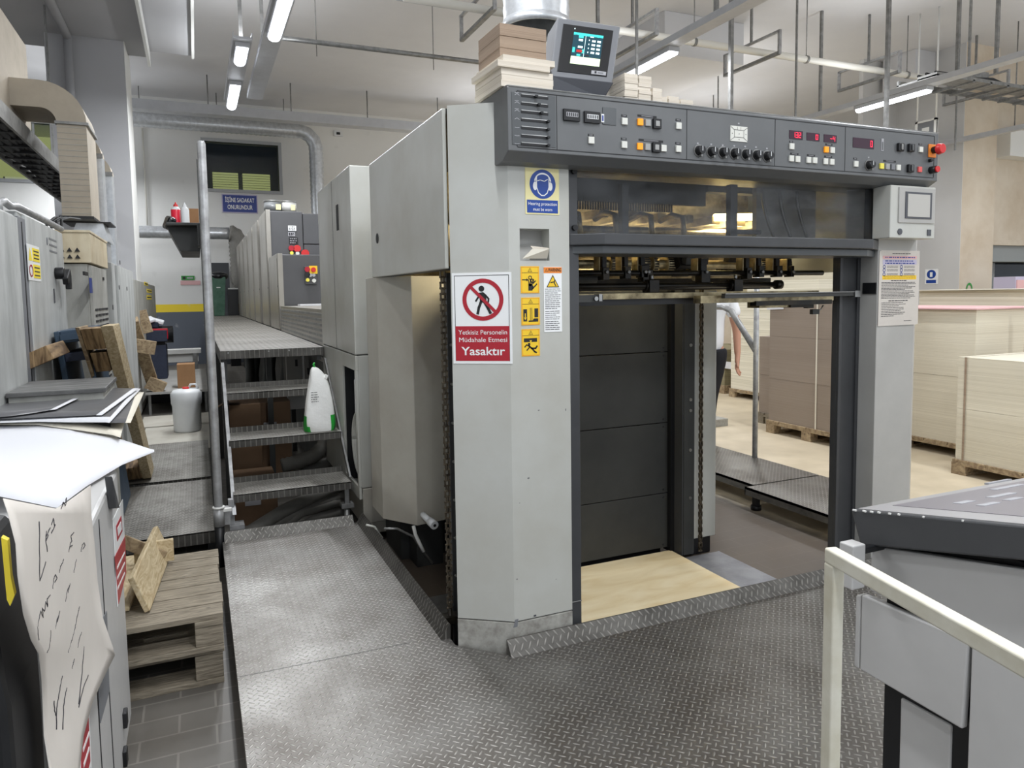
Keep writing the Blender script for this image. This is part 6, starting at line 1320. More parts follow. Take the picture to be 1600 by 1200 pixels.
# blue plastic pallet
BP = thing('plastic_pallet', (-0.62, 4.55, 0), 'dark blue plastic pallet leaning behind the metal bench', 'pallet')
def lean_frame(px0, py0, Y, tilt, zfoot=0.0):
    top = at(px0, py0, Y=Y); return top
top = at(108, 508, Y=4.6)
def lean(b, top, L, th, w_, ang, m, du=0.0, dn=0.0, dy=0.0, uy=0.0):
    """box leaning to -x: length L down from top, thickness th, width w_ in y; du along length, dn across"""
    u = Vector((math.sin(ang), uy, -math.cos(ang))); n = Vector((math.cos(ang), 0, math.sin(ang))); o = top+u*du+n*dn+Vector((0, dy, 0))
    v = []
    for c_ in (0, w_):
        for a_, e_ in ((0, 0), (L, 0), (L, th), (0, th)): v.append(o+u*a_+n*e_+Vector((0, c_, 0)))
    b.add(v, [(0, 1, 2, 3), (7, 6, 5, 4), (0, 4, 5, 1), (1, 5, 6, 2), (2, 6, 7, 3), (3, 7, 4, 0)], m)
tp = at(75, 519, Y=4.75); tp.x = max(tp.x, -0.745); ang = R(6)
b = MB(); lean(b, tp, 1.15, 0.03, 0.6, ang, 'blue_plastic'); lean(b, tp, 0.07, 0.13, 0.6, ang, 'blue_plastic', 0, 0.03); lean(b, tp, 1.15, 0.02, 0.6, ang, 'blue_plastic', 0, 0.15); obj('frame', b, BP, 0.006)
for k in range(4):
    b = MB(); lean(b, tp, 0.05, 0.12, 0.58, ang, 'navy', 0.13+0.30*k, 0.03, 0.012); obj('rib', b, BP, 0.004)
b = MB(); lean(b, tp, 0.035, 0.12, 0.02, ang, 'blue_plastic', 0.02, 0.03, -0.012); obj('label_ridge', b, BP)
# big wooden pallet leaning
WP = thing('wooden_pallet', (-0.5, 5.6, 0.14), 'wooden pallet leaning on edge against the cabinets', 'pallet')
tw = at(117, 512, Y=4.35); ft = at(196, 752, Z=0.15); ang = math.atan2(ft.x-tw.x, tw.z-ft.z); Lp = (tw.z-0.15)/math.cos(ang); UYP = (ft.y-tw.y)/Lp
b = MB(); lean(b, tw, Lp, 0.06, 0.35, ang, 'wood_light', 0.0, 0.115, 0.0, UYP); obj('deck', b, WP, 0.004)
for du in (0.0, 0.50, Lp-0.14):
    b = MB(); lean(b, tw, 0.12, 0.095, 0.33, ang, 'wood_end', du+0.01, 0.02, -0.005, UYP); obj('block', b, WP, 0.004)
b = MB(); lean(b, tw, 0.12, 0.08, 0.33, ang, 'wood_end', 0.15, 0.03, 0.004, UYP); obj('block', b, WP, 0.004)
b = MB(); lean(b, tw, Lp, 0.018, 0.35, ang, 'wood_mid', 0.0, 0.0, 0.0, UYP); obj('bottom_board', b, WP, 0.003)
# wooden blocks at the left edge
LB = thing('wooden_pallet', (-0.9, 4.4, 0), 'wooden pallet end leaning at the left edge above the bench', 'pallet')
p = at(0, 556, Y=4.4); q = at(84, 560, Y=4.4)
b = MB(); b.rbox((p.x+0.04, 4.45, p.z-0.035), (0.17, 0.5, 0.10), (0, -0.42, 0), 'wood_end'); obj('block', b, LB, 0.004)
b = MB(); b.rbox((q.x-0.05, 4.45, q.z+0.015), (0.15, 0.5, 0.075), (0, -0.42, 0), 'wood_end'); obj('block', b, LB, 0.004)
b = MB(); b.rbox((q.x-0.11, 4.43, q.z-0.38), (0.035, 0.5, 0.85), (0, -0.42, 0), 'wood_light'); obj('board', b, LB, 0.003)
b = MB(); b.rbox(((p.x+q.x)/2-0.03, 4.47, p.z-0.45), (0.25, 0.48, 0.72), (0, -0.42, 0), 'wood_light'); obj('deck', b, LB, 0.003)
# pallet stack near the platform
def pallet(x0, x1, y0, y1, z0, label, nb=7, m='pallet_old', mb='pallet_old', group='stacked old pallets', along='X', hh=0.144):
    t = thing('pallet', ((x0+x1)/2, (y0+y1)/2, z0), label, 'pallet', group)
    rr = random.Random(int(x0*100+z0*1000)); b = MB(); pitch = (y1-y0)/nb
    for k in range(nb): b.box(x0+rr.uniform(-.004, .004), x1+rr.uniform(-.006, .006), y0+k*pitch+0.004, y0+(k+1)*pitch-0.004, z0+hh-0.022, z0+hh, m)
    for x in (x0, (x0+x1)/2-0.05, x1-0.10): b.box(x, x+0.10, y0, y1, z0+hh-0.044, z0+hh-0.022, m)
    obj('deck', b, t, 0.002)
    for x in (x0, (x0+x1)/2-0.05, x1-0.10):
        for y in (y0, (y0+y1)/2-0.06, y1-0.12):
            b = MB(); b.box(x, x+0.10, y+0.004, y+0.12, z0+0.022, z0+hh-0.044, m); obj('block', b, t, 0.003)
    for y in (y0, (y0+y1)/2-0.06, y1-0.12): b = MB(); b.box(x0, x1, y, y+0.12, z0, z0+0.022, mb); obj('base_board', b, t, 0.002)
    return t
pallet(-0.76, 0.035, 2.93, 3.66, 0.0, 'old grey wooden pallet on the floor, bottom of the stack')
pallet(-0.75, 0.04, 2.90, 3.68, 0.146, 'old grey wooden pallet on top of another beside the platform')
WT = thing('broken_crate', (-0.25, 3.3, 0.29), 'broken light wood crate piece lying on the pallet stack', 'crate')
zt = 0.292
p, q = at(228, 958, Z=zt), at(262, 868, Z=zt)
b = MB(); d = (q-p); L_ = d.length; an = math.atan2(d.y, d.x); c_ = (p+q)/2
b.rbox((c_.x-0.02, c_.y, zt+0.075), (L_*1.0, 0.022, 0.15), (R(-20), 0, an), 'wood_light'); obj('side_board', b, WT, 0.003)
b = MB(); b.rbox((c_.x-0.14, c_.y+0.03, zt+0.012), (L_*0.95, 0.16, 0.018), (0, 0, an), 'wood_light'); obj('base_board', b, WT, 0.003)
b = MB(); b.rbox((c_.x-0.10, c_.y+0.14, zt+0.13), (0.30, 0.02, 0.055), (0, R(35), an-1.2), 'wood_mid'); obj('brace', b, WT, 0.003)
b = MB(); b.rbox((c_.x-0.02, c_.y+0.19, zt+0.07), (0.16, 0.02, 0.10), (0, 0, an-1.5), 'wood_light'); obj('end_board', b, WT, 0.003)
# canister, box, tools in the aisle
CN = thing('canister', (-0.15, 8.6, 0.05), 'white plastic canister with red cap standing in the left aisle', 'canister')
cx, cy = -0.145, 8.6
b = MB(); b.lathe([(0, 0), (0.13, 0), (0.14, 0.02), (0.145, 0.28), (0.155, 0.31), (0.158, 0.42), (0.13, 0.455), (0.05, 0.465), (0, 0.465)], (cx, cy, 0.05), 'white_plastic', 28); obj('body', b, CN)
b = MB(); b.cyl((cx, cy, 0.50), (cx, cy, 0.535), 0.035, 'red', 16); obj('cap', b, CN); b = MB(); b.tube([(cx+0.02, cy, 0.51), (cx+0.05, cy, 0.56), (cx+0.10, cy, 0.56), (cx+0.12, cy, 0.51)], 0.012, 'white_plastic', 8); obj('handle', b, CN)
p, q = at(276, 570, Y=10.6), at(306, 605, Y=10.6); b = MB(); b.box(p.x, q.x, 10.6, 10.9, 0.301, p.z, 'cardboard'); solo('cardboard_box', b, (p.x, 10.6, 0.3), 'small brown cardboard box at the far end of the left aisle', 'box', bevel=0.003)
b = MB(); p, q = at(232, 540, Y=12.0), at(262, 590, Y=12.0); b.box(max(p.x-0.2, -0.65), q.x, 12.0, 12.5, 0.301, p.z, 'navy'); solo('tool_cabinet', b, (p.x, 12, 0.3), 'dark blue tool cabinet at the end of the left aisle', 'cabinet', bevel=0.01)
zt_ = p.z; GR = thing('bench_grinder', (p.x+0.1, 12.2, zt_), 'dark bench grinder with a cloth on the tool cabinet', 'grinder')
b = MB(); b.cyl((p.x-0.05, 12.2, zt_+0.15), (q.x+0.1, 12.2, zt_+0.15), 0.13, 'black', 20); b.box(p.x, q.x-0.02, 12.1, 12.35, zt_, zt_+0.1, 'black'); obj('motor', b, GR)
b = MB(); b.rbox((p.x+0.12, 12.0, zt_+0.17), (0.30, 0.06, 0.16), (0, 0, 0), 'sign_red'); b.rbox((p.x+0.12, 11.97, zt_+0.14), (0.28, 0.03, 0.17), (0, 0, 0), 'navy'); obj('guard', b, GR, 0.01)
b = MB(); b.rbox((p.x-0.02, 12.2, zt_+0.33), (0.34, 0.2, 0.10), (0.1, 0.15, 0), 'navy'); b.rbox((p.x+0.12, 12.18, zt_+0.36), (0.2, 0.16, 0.06), (0.1, 0.3, 0), 'cloth_white'); b.rbox((p.x+0.02, 12.1, zt_+0.38), (0.14, 0.16, 0.05), (0.3, -0.3, 0.4), 'cloth_white'); solo('rag', b, (p.x, 12.2, zt_+0.27), 'crumpled blue and white rags on the grinder', 'rag', bevel=0.015)
def plank(p0, p1, Ya, Yb, w_, th, m, lab):
    a, c = at(*p0, Y=Ya), at(*p1, Y=Yb); d = c-a; b = MB(); u = d.normalized(); s_ = Vector((u.z, 0, -u.x)).normalized()*w_/2; n_ = u.cross(s_).normalized()*th/2
    v = [a+s_*i+n_*j for i, j in ((-1, -1), (1, -1), (1, 1), (-1, 1))]+[c+s_*i+n_*j for i, j in ((-1, -1), (1, -1), (1, 1), (-1, 1))]
    b.add(v, [(3, 2, 1, 0), (4, 5, 6, 7), (0, 1, 5, 4), (1, 2, 6, 5), (2, 3, 7, 6), (3, 0, 4, 7)], m); return solo('plank', b, c, lab, 'plank', None, 0.004)
plank((206, 500), (237, 594), 10.0, 10.5, 0.14, 0.12, 'wood_mid', 'rough wooden beam leaning at the end of the left aisle')
plank((221, 485), (232, 520), 10.9, 10.9, 0.12, 0.05, 'wood_mid', 'short wooden plank behind the leaning beam')
b = MB(); p = at(226, 542, Y=9.9); b.rbox((p.x, 9.95, p.z), (0.24, 0.12, 0.16), (0, 0.2, 0), 'wood_mid'); b.rbox((at(243, 595, Y=10.35).x, 10.4, 0.38), (0.22, 0.14, 0.16), (0, 0.5, 0), 'wood_mid'); solo('wood_block', b, (p.x, 9.95, p.z), 'wood blocks fixed across the leaning beam', 'wood block')
# bin
BN = thing('wheelie_bin', (0.50, 16.6, 1.126), 'green waste bin with a black bag at the end of the walkway', 'bin')
p0, p1 = at(332, 490, Y=16.6), at(354, 490, Y=16.6); x0, x1 = p0.x, p1.x
b = MB(); b.prism([(x0+0.04, 1.13), (x1-0.04, 1.13), (x1+0.01, 1.95), (x0-0.01, 1.95)], 16.5, 16.88, 'green_bin', 'Y'); b.box(x0+0.1, x1-0.1, 16.49, 16.5, 1.72, 1.74, 'white_paint'); obj('body', b, BN, 0.01)
b = MB(); b.lathe([(0.19, 0), (0.22, 0.05), (0.2, 0.10), (0.12, 0.14), (0, 0.15)], ((x0+x1)/2, 16.68, 1.92), 'bag_black', 16); obj('bag', b, BN)
b = MB(); p, q = at(356, 450, Y=17), at(366, 490, Y=17); b.box(p.x, q.x+0.1, 17.0, 17.3, 0.0, p.z, 'black'); b.box(p.x, q.x+0.1, 16.99, 17.0, p.z-0.03, p.z, 'white_paint'); solo('dark_cabinet', b, (p.x, 17, 0), 'dark cabinet between the green bin and the last unit', 'cabinet')
b = MB(); b.box(0.30, 0.72, 17.6, 17.9, 0.0, 2.3, 'dark_wall'); solo('wall_panel', b, (0.5, 17.7, 0), 'dark grey panel behind the green bin', 'panel')
b = MB(); b.box(-0.85, 0.05, 15.6, 16.0, 0.42, 0.50, 'white_paint'); b.box(-0.8, -0.72, 15.6, 16, 0, 0.42, 'steel_dull'); b.box(-0.1, -0.02, 15.6, 16, 0, 0.42, 'steel_dull'); b.box(-0.8, 0, 15.7, 15.9, 0.25, 0.42, 'white_paint'); solo('bench', b, (-0.4, 15.8, 0), 'low white bench along the dark part of the back wall', 'bench')
# ============================================================ right foreground: desk and handrail
XD = 1.46
def dp(px, py, X=XD): return at(px, py, X=X)
P1 = dp(1329, 796); P2 = dp(1600, 822)          # top edge of the slab, far and near
P3 = dp(1343, 851); P4 = dp(1600, 876)
sl = (P2.z-P1.z)/(P2.y-P1.y)
def ztop(y): return P1.z+sl*(y-P1.y)
DK = thing('control_desk', (2.0, 0.7, 0.14), 'grey press control desk with a dark sloping top at the right', 'desk')
yn = 0.20
yf = P1.y
sb = (P4.z-P3.z)/(P4.y-P3.y)
b = MB(); b.add([(XD, yf, P1.z), (XD, yn, ztop(yn)), (XD, yn, P3.z+sb*(yn-P3.y)), (XD, yf-0.03, P3.z)]+[(2.9, yf, P1.z), (2.9, yn, ztop(yn)), (2.9, yn, P3.z+sb*(yn-P3.y)), (2.9, yf-0.03, P3.z)], [(3, 2, 1, 0), (4, 5, 6, 7), (0, 1, 5, 4), (1, 2, 6, 5), (2, 3, 7, 6), (3, 0, 4, 7)], 'desk_top')
obj('slab', b, DK, 0.004, label='dark desk slab')
nrm = Vector((0, -sl, 1)).normalized()
def deskq(x0, x1, y0, y1, m, h=0.0015, b=None):
    b = b or MB(); pts = [Vector((x, y, ztop(y)))+nrm*h for x, y in ((x0, y0), (x1, y0), (x1, y1), (x0, y1))]; b.quad(pts, m, h, nrm); return b
b = deskq(XD+0.012, 2.88, yn, yf-0.012, 'desk_top_grey', 0.002); obj('top_frame', b, DK)
b = deskq(XD+0.085, 2.85, yn, yf-0.05, 'desk_field', 0.0032); fld = obj('key_field', b, DK)
b = MB()
for px, py, w_, d_ in ((1507, 787, .05, .022), (1565, 776, .09, .02), (1545, 790, .06, .02), (1575, 763, .12, .02), (1583, 782, .05, .02), (1560, 754, .10, .012)):
    ray = CF+CR*((px-800)/F_PX)-CU*((py-CY)/F_PX); o_ = Vector((0, 0, EYE)); q_ = Vector((XD, yf, P1.z)); t_ = (q_-o_).dot(nrm)/ray.dot(nrm); p = o_+ray*t_
    deskq(p.x-w_/2, p.x+w_/2, p.y-d_/2, p.y+d_/2, 'label_grey', 0.0045, b)
obj('key_labels', b, fld)
# worn chips along the edge
b = MB()
for k, f_ in enumerate((0.03, 0.10, 0.15, 0.2, 0.27, 0.33, 0.48, 0.7)):
    y = yf+(P2.y-yf)*f_; b.rbox((XD-0.0002, y, ztop(y)-0.001), (0.004, 0.010-0.001*k, 0.0035), (0, 0, 0), 'white_paint')
obj('paint_chips', b, DK)
XB = XD+0.03
def bodyq(pts, m, name, th=0.02, X=XB, bev=0.004):
    b = MB(); qs = [at(px, py, X=X) for px, py in pts]
    for q_ in qs: q_.z = max(q_.z, 0.146)
    b.quad(qs, m, th, Vector((-1, 0, 0))); return obj(name, b, DK, bev)
bodyq(((1362, 853), (1358, 922), (1620, 1048), (1620, 893)), 'desk_body', 'upper_panel', 0.02)
b = MB(); a = at(1356, 924, X=XB); c = at(1375, 860, X=XB); b.box(XB+0.03, 2.85, yn, a.y-0.03, 0.14, 0.93, 'black'); obj('carcass', b, DK)
bodyq(((1346, 929), (1343, 1046), (1503, 1140), (1513, 1001)), 'desk_body', 'drawer_front', 0.02, XB-0.0)
bodyq(((1337, 930), (1334, 1040), (1342, 1046), (1345, 929)), 'desk_body', 'corner_strip', 0.03, XB+0.002)
bodyq(((1518, 1004), (1506, 1330), (1700, 1480), (1700, 1088)), 'desk_body', 'door', 0.02, XB)
bodyq(((1407, 1090), (1402, 1290), (1480, 1330), (1486, 1134)), 'desk_body', 'kick_panel', 0.02, XB+0.024)
b = MB(); y0_, y1_ = at(1346, 929, X=XB).y, at(1513, 1001, X=XB).y; z_ = at(1430, 960, X=XB).z; b.box(XB-0.001, XB+0.05, y1_, y0_, z_+0.028, z_+0.032, 'desk_top'); obj('drawer_ledge', b, DK)
p, q = at(1322, 850, Y=1.20), at(1338, 914, Y=1.20); b = MB(); b.box(p.x, q.x+0.005, 1.18, 1.22, q.z, p.z, 'desk_body'); b.box(q.x, q.x+0.12, 1.19, 1.21, q.z+0.005, q.z+0.02, 'black'); b.box(q.x, q.x+0.12, 1.19, 1.21, p.z-0.03, p.z-0.015, 'black'); obj('side_bracket', b, DK, 0.003)
# white handrail
WH = thing('white_handrail', (0.88, 0.8, 0.14), 'white painted square tube handrail in the right foreground', 'handrail')
ZR = 1.10; A = at(1304, 858, Z=ZR); B_ = at(1600, 1020, Z=ZR); d = (B_-A).normalized(); s_ = Vector((-d.y, d.x, 0)); hw = 0.0165
def bar(a, c, wv, hv, m, b):
    v = [a+wv*i+hv*j for i, j in ((-1, -1), (1, -1), (1, 1), (-1, 1))]+[c+wv*i+hv*j for i, j in ((-1, -1), (1, -1), (1, 1), (-1, 1))]
    b.add(v, [(3, 2, 1, 0), (4, 5, 6, 7), (0, 1, 5, 4), (1, 2, 6, 5), (2, 3, 7, 6), (3, 0, 4, 7)], m)
b = MB(); up = Vector((0, 0, 1)); bar(A-d*0.011-up*0.0115, A+d*1.35-up*0.0115, s_*0.0100, up*0.0115, 'white_rail', b); obj('top_rail', b, WH, 0.003, seg=3)
b = MB(); bar(A-up*0.0225, Vector((A.x, A.y, 0.14)), s_*0.0100, d*0.0115, 'white_rail', b); obj('post', b, WH, 0.003, seg=3)
b = MB(); e_ = A+d*1.33; bar(e_-up*0.0225, Vector((e_.x, e_.y, 0.14)), s_*0.0100, d*0.0115, 'white_rail', b); obj('post', b, WH, 0.003)
b = MB(); b.box(A.x-0.04, A.x+0.04, A.y-0.04, A.y+0.04, 0.14, 0.146, 'white_rail'); obj('foot_plate', b, WH)

# ============================================================ right background: stacks, person
def stack(px_label, x0, x1, y0, y1, z0, z1, m, label, group, pal=True, strap=None, palm='wood_mid', capm=None):
    t = thing('board_stack', ((x0+x1)/2, (y0+y1)/2, z0), label, 'stack of boards', group)
    b = MB(); rr = random.Random(int(x0*77+y0*31)); n = max(2, int((z1-z0)/0.4)); z = z0
    for k in range(n):
        hh = (z1-z0)/n; j = [rr.uniform(-.002, .002) for _ in range(2)]; b.box(x0+j[0], x1+j[0], y0+j[1], y1+j[1], z, z+hh*0.996, m); z += hh
    obj('boards', b, t)
    if strap:
        for s in strap:
            y = y0+(y1-y0)*s; b = MB(); b.box(x0-0.009, x0-0.007, y-0.008, y+0.008, z0, z1, 'board_white' if m == 'stack_brown' else 'stack_tan'); b.box(x0-0.009, x1, y-0.008, y+0.008, z1, z1+0.002, 'board_white'); obj('strap', b, t)
    if pal: pallet(x0-0.02, x1+0.02, y0-0.02, y1+0.02, 0.0, 'wooden pallet under the '+label, 6, palm, palm, 'pallets under the board stacks', hh=z0)
    return t
g = 'stacks of board behind the press'
zs = at(1507, 558, X=5.54).z
stack(0, 5.54, 6.4, 2.2, 3.80, 0.12, zs, 'stack_cream', 'cream board stack nearest at the right edge', g, strap=(0.62, 0.96))
z2 = at(1521, 484, X=6.08).z
stack(0, 6.08, 7.0, 4.03, 5.35, 0.12, z2, 'stack_cream', 'tall cream board stack topped with a pink sheet', g)
b = MB(); b.box(6.04, 7.03, 4.0, 5.38, z2+0.001, z2+0.012, 'pink_sheet'); solo('cover_sheet', b, (6.5, 4.7, z2), 'pink cover sheet on the tall cream stack', 'sheet')
stack(0, 7.15, 8.0, 3.9, 5.3, 0.12, z2-0.01, 'stack_cream_light', 'cream board stack behind the post at the right edge', g)
stack(0, 8.4, 9.5, 5.0, 6.3, 0.12, 1.46, 'stack_white', 'pinkish board stack behind the tall cream stack', g)
stack(0, 9.7, 10.8, 4.9, 6.3, 0.12, 1.44, 'stack_white', 'second pinkish board stack, farther right', g)
stack(0, 11.0, 12.2, 5.2, 6.6, 0.12, 1.50, 'stack_cream_light', 'white topped board stack far at the right', g)
for x0, x1, y0, y1, z, l in ((8.3, 9.55, 4.9, 6.35, 1.462, 'white sheet covering the pinkish stack'), (9.65, 10.9, 4.85, 6.35, 1.442, 'white sheet covering the second pinkish stack')):
    b = MB(); b.box(x0, x1, y0, y1, z, z+0.008, 'board_white'); solo('cover_sheet', b, (x0, y0, z), l, 'sheet')
b = MB(); p = at(1597, 540, Y=3.9); b.box(p.x-0.04, p.x, 3.82, 3.86, 0, z2, 'cardboard'); solo('corner_post', b, (p.x, 3.84, 0), 'brown cardboard edge post against the cream stacks', 'post')
stack(0, 5.48, 6.03, 4.75, 5.80, 0.135, 1.46, 'stack_brown', 'tall brown board stack with a pale strap seen through the bay', g, strap=(0.40,))
p = at(1218, 490, X=5.47); b = MB(); b.quad([(5.465, 5.83, 1.40), (5.465, 5.60, 1.42), (5.465, 5.60, 1.30), (5.465, 5.83, 1.29)], 'paper', 0.002, Vector((-1, 0, 0))); solo('paper_sheet', b, (5.46, 5.7, 1.3), 'white sheet hanging on the tall brown stack', 'paper')
z3 = at(1200, 526, X=5.80).z
stack(0, 5.80, 6.6, 5.93, 6.30, 0.12, z3, 'stack_brown', 'low brown board stack left of the tall brown one', g, palm='pallet_old')
stack(0, 6.9, 7.8, 6.5, 8.05, 0.12, 1.62, 'stack_cream_light', 'cream board stack behind the grey handrail post', g)
z4 = at(1138, 547, X=7.0).z
stack(0, 7.0, 7.9, 8.3, 9.3, 0.12, z4, 'stack_olive', 'low olive board stack left of the cream one', g)
b = MB(); p = at(1141, 571, X=6.985); b.box(6.98, 6.988, p.y-0.25, p.y+0.15, p.z-0.05, p.z+0.05, 'paper'); solo('paper_label', b, (6.98, p.y, p.z), 'white paper label on the olive stack', 'label')
stack(0, 8.3, 9.3, 7.2, 9.0, 0.12, 1.9, 'stack_cream', 'cream board stack farthest behind the person', g)
b = MB(); p = at(1128, 663, Z=0.0); b.box(p.x-0.3, p.x, p.y-0.1, p.y+0.2, 0, 0.08, 'scuffed'); solo('steel_block', b, (p.x, p.y, 0), 'grey steel block on the floor beyond the rear column', 'block')
# small marks on the pillar and things on the stacks
a, c = at(1450, 423, Y=9.0), at(1461, 440, Y=9.0); b = MB(); pp_ = at(1456, 431, X=13.05)
y_c = pp_.y; b.box(13.035, 13.05, y_c-0.13, y_c+0.13, pp_.z-0.16, pp_.z+0.13, 'sign_white'); v = [(13.033, y_c+0.095*math.cos(2*math.pi*i/20), pp_.z+0.03+0.085*math.sin(2*math.pi*i/20)) for i in range(20)]; b.add(v, [tuple(range(20))], 'sign_blue'); b.box(13.03, 13.035, y_c-0.1, y_c+0.1, pp_.z-0.14, pp_.z-0.08, 'sign_blue'); b.box(13.028, 13.034, y_c-0.025, y_c+0.025, pp_.z-0.02, pp_.z+0.07, 'sign_white')
solo('pillar_sign', b, (13.04, y_c, pp_.z), 'small blue and white safety sign on the grey pillar face', 'sign')
p = at(1522, 452, Y=8.9); b = MB(); b.disc((p.x, 8.99, p.z), 0.09, 'sign_green', 20, 0.06, 0, 2*math.pi, 1.4); b.v = [v_+Vector((0, 0, 0)) for v_ in b.v]; o = solo('wall_mark', b, (p.x, 8.99, p.z), 'small green ring painted on the beige pillar', 'mark')
p, q = at(1589, 432, Y=8.0), at(1602, 459, Y=8.0); b = MB(); b.box(p.x, p.x+0.8, 8.0, 8.5, 0, q.z, 'label_lilac'); b.box(p.x, p.x+0.7, 8.02, 8.4, q.z, p.z, 'label_lilac'); b.box(p.x+0.02, p.x+0.6, 8.0, 8.02, q.z+0.03, p.z-0.06, 'pink_sheet'); solo('poster_board', b, (p.x, 8, 0), 'red and white printed boards at the far right edge', 'boards')

# person in white T-shirt ------------------------------------------------
def skin_body(name, verts, edges, radii, m, parent, root=0, sub=2):
    me = bpy.data.meshes.new(name); off = parent_origin(parent); me.from_pydata([tuple(Vector(v)-off) for v in verts], edges, []); o = bpy.data.objects.new(name, me); COL.objects.link(o); o.parent = parent
    sk = o.modifiers.new('skin', 'SKIN'); sk.use_smooth_shade = True
    for i, r in enumerate(radii):
        s = me.skin_vertices[0].data[i]; s.radius = r if isinstance(r, tuple) else (r, r); s.use_root = (i == root)
    sb_ = o.modifiers.new('sub', 'SUBSURF'); sb_.levels = sub; sb_.render_levels = sub
    me.materials.append(MATS[m]); return o
px_, py_ = 4.45, 5.49
PS = thing('person', (px_, py_, 0), 'person in white T-shirt and black trousers walking behind the rear column', 'person')
# right axis of the person: he faces left, along -X; his near arm hangs toward the camera right
f = Vector((-0.82, -0.57, 0)).normalized(); rgt = Vector((f.y, -f.x, 0))
def B(fw, sd, z): return Vector((px_, py_, 0))+f*fw+rgt*sd+Vector((0, 0, z))-Vector((CR.x, CR.y, 0))*max(0, (0.95-z))*(0.22 if abs(sd) < 0.15 else 0)
V_ = [B(0, 0, .95), B(0, 0, 1.12), B(0, 0, 1.30), B(0, 0, 1.42), B(0, 0, 1.50), B(.02, 0, 1.60), B(.02, 0, 1.70),
      B(0, .09, .90), B(.10, .09, .50), B(.02, .09, .10), B(.14, .09, .05),
      B(0, -.09, .90), B(-.06, -.09, .50), B(-.24, -.09, .14), B(-.12, -.09, .05),
      B(0, .19, 1.41), B(-.02, .235, 1.13), B(.03, .25, .90), B(0, -.19, 1.41), B(-.04, -.24, 1.13), B(.0, -.26, .88)]
E_ = [(0, 1), (1, 2), (2, 3), (3, 4), (4, 5), (5, 6), (0, 7), (7, 8), (8, 9), (9, 10), (0, 11), (11, 12), (12, 13), (13, 14), (3, 15), (15, 16), (16, 17), (3, 18), (18, 19), (19, 20)]
Rd = [(.08, .07), (.08, .07), (.12, .09), (.12, .09), .055, .085, .08, .085, .06, .042, .04, .085, .06, .042, .04, .06, .042, .030, .06, .042, .030]
skin_body('body', V_, E_, Rd, 'skin', PS)
Tv = [B(0, 0, .86), B(0, 0, 1.10), B(0, 0, 1.28), B(0, 0, 1.41), B(0, .19, 1.41), B(-.01, .225, 1.24), B(0, -.19, 1.41), B(-.02, -.225, 1.24)]
skin_body('t_shirt', Tv, [(0, 1), (1, 2), (2, 3), (3, 4), (4, 5), (3, 6), (6, 7)], [(.175, .15), (.165, .14), (.165, .14), (.13, .10), .075, .072, .075, .072], 'cloth_white', PS)
Kv = [B(0, 0, 1.07), B(0, .09, .88), B(.10, .09, .50), B(.02, .09, .11), B(0, -.09, .88), B(-.06, -.09, .50), B(-.24, -.09, .16)]
skin_body('trousers', Kv, [(0, 1), (1, 2), (2, 3), (0, 4), (4, 5), (5, 6)], [(.15, .12), .10, .075, .065, .10, .075, .065], 'cloth_black', PS)
for fw_, sd_, z_ in ((.06, .09, .0), (-.18, -.09, .0)): b = MB(); c0_ = B(fw_, sd_, .04); b.rbox((c0_.x, c0_.y, .045), (.27, .10, .09), (0, 0, math.atan2(f.y, f.x)), 'black'); obj('shoe', b, PS, 0.03)
Hv = [B(.0, 0, 1.66), B(-.01, 0, 1.74), B(-.05, 0, 1.68)]
skin_body('hair', Hv, [(0, 1), (1, 2)], [.085, .075, .07], 'hair', PS)
for sd, fw0, z0 in ((.25, .03, .90), (-.26, 0, .88)):
    w0 = B(fw0-.01, sd, z0+.07); HV = [w0, B(fw0+.01, sd, z0-.05), B(fw0+.015, sd, z0-.095)]; HE = [(0, 1), (1, 2)]; HR_ = [.030, (.024, .034), (.018, .038)]
    for k in range(4):
        o0 = -.030+.020*k; L_ = (.062, .072, .068, .052)[k]; base = len(HV)
        HV += [B(fw0+.018-o0, sd, z0-.105), B(fw0+.018-o0*1.15, sd-.012, z0-.105-L_*.55), B(fw0+.012-o0*1.15, sd-.030, z0-.105-L_)]; HE += [(2, base), (base, base+1), (base+1, base+2)]; HR_ += [.0105, .009, .0075]
    base = len(HV); HV += [B(fw0+.045, sd-.01, z0-.06), B(fw0+.062, sd-.02, z0-.095)]; HE += [(1, base), (base, base+1)]; HR_ += [.012, .009]
    skin_body('hand', HV, HE, HR_, 'skin', PS, 0, 1)
for fw in (.075,):
    b = MB(); c_ = B(.105, 0, 1.645); b.rbox(c_, (.025, .025, .04), (0, 0, 0), 'skin'); obj('nose', b, PS, 0.008)
    for sd in (-.03, .03): b = MB(); b.rbox(B(.093, sd, 1.665), (.018, .018, .012), (0, 0, 0), 'hair'); obj('eye', b, PS, 0.005)
    b = MB(); b.rbox(B(.095, 0, 1.605), (.02, .03, .01), (0, 0, 0), 'sign_red'); obj('mouth', b, PS, 0.004)

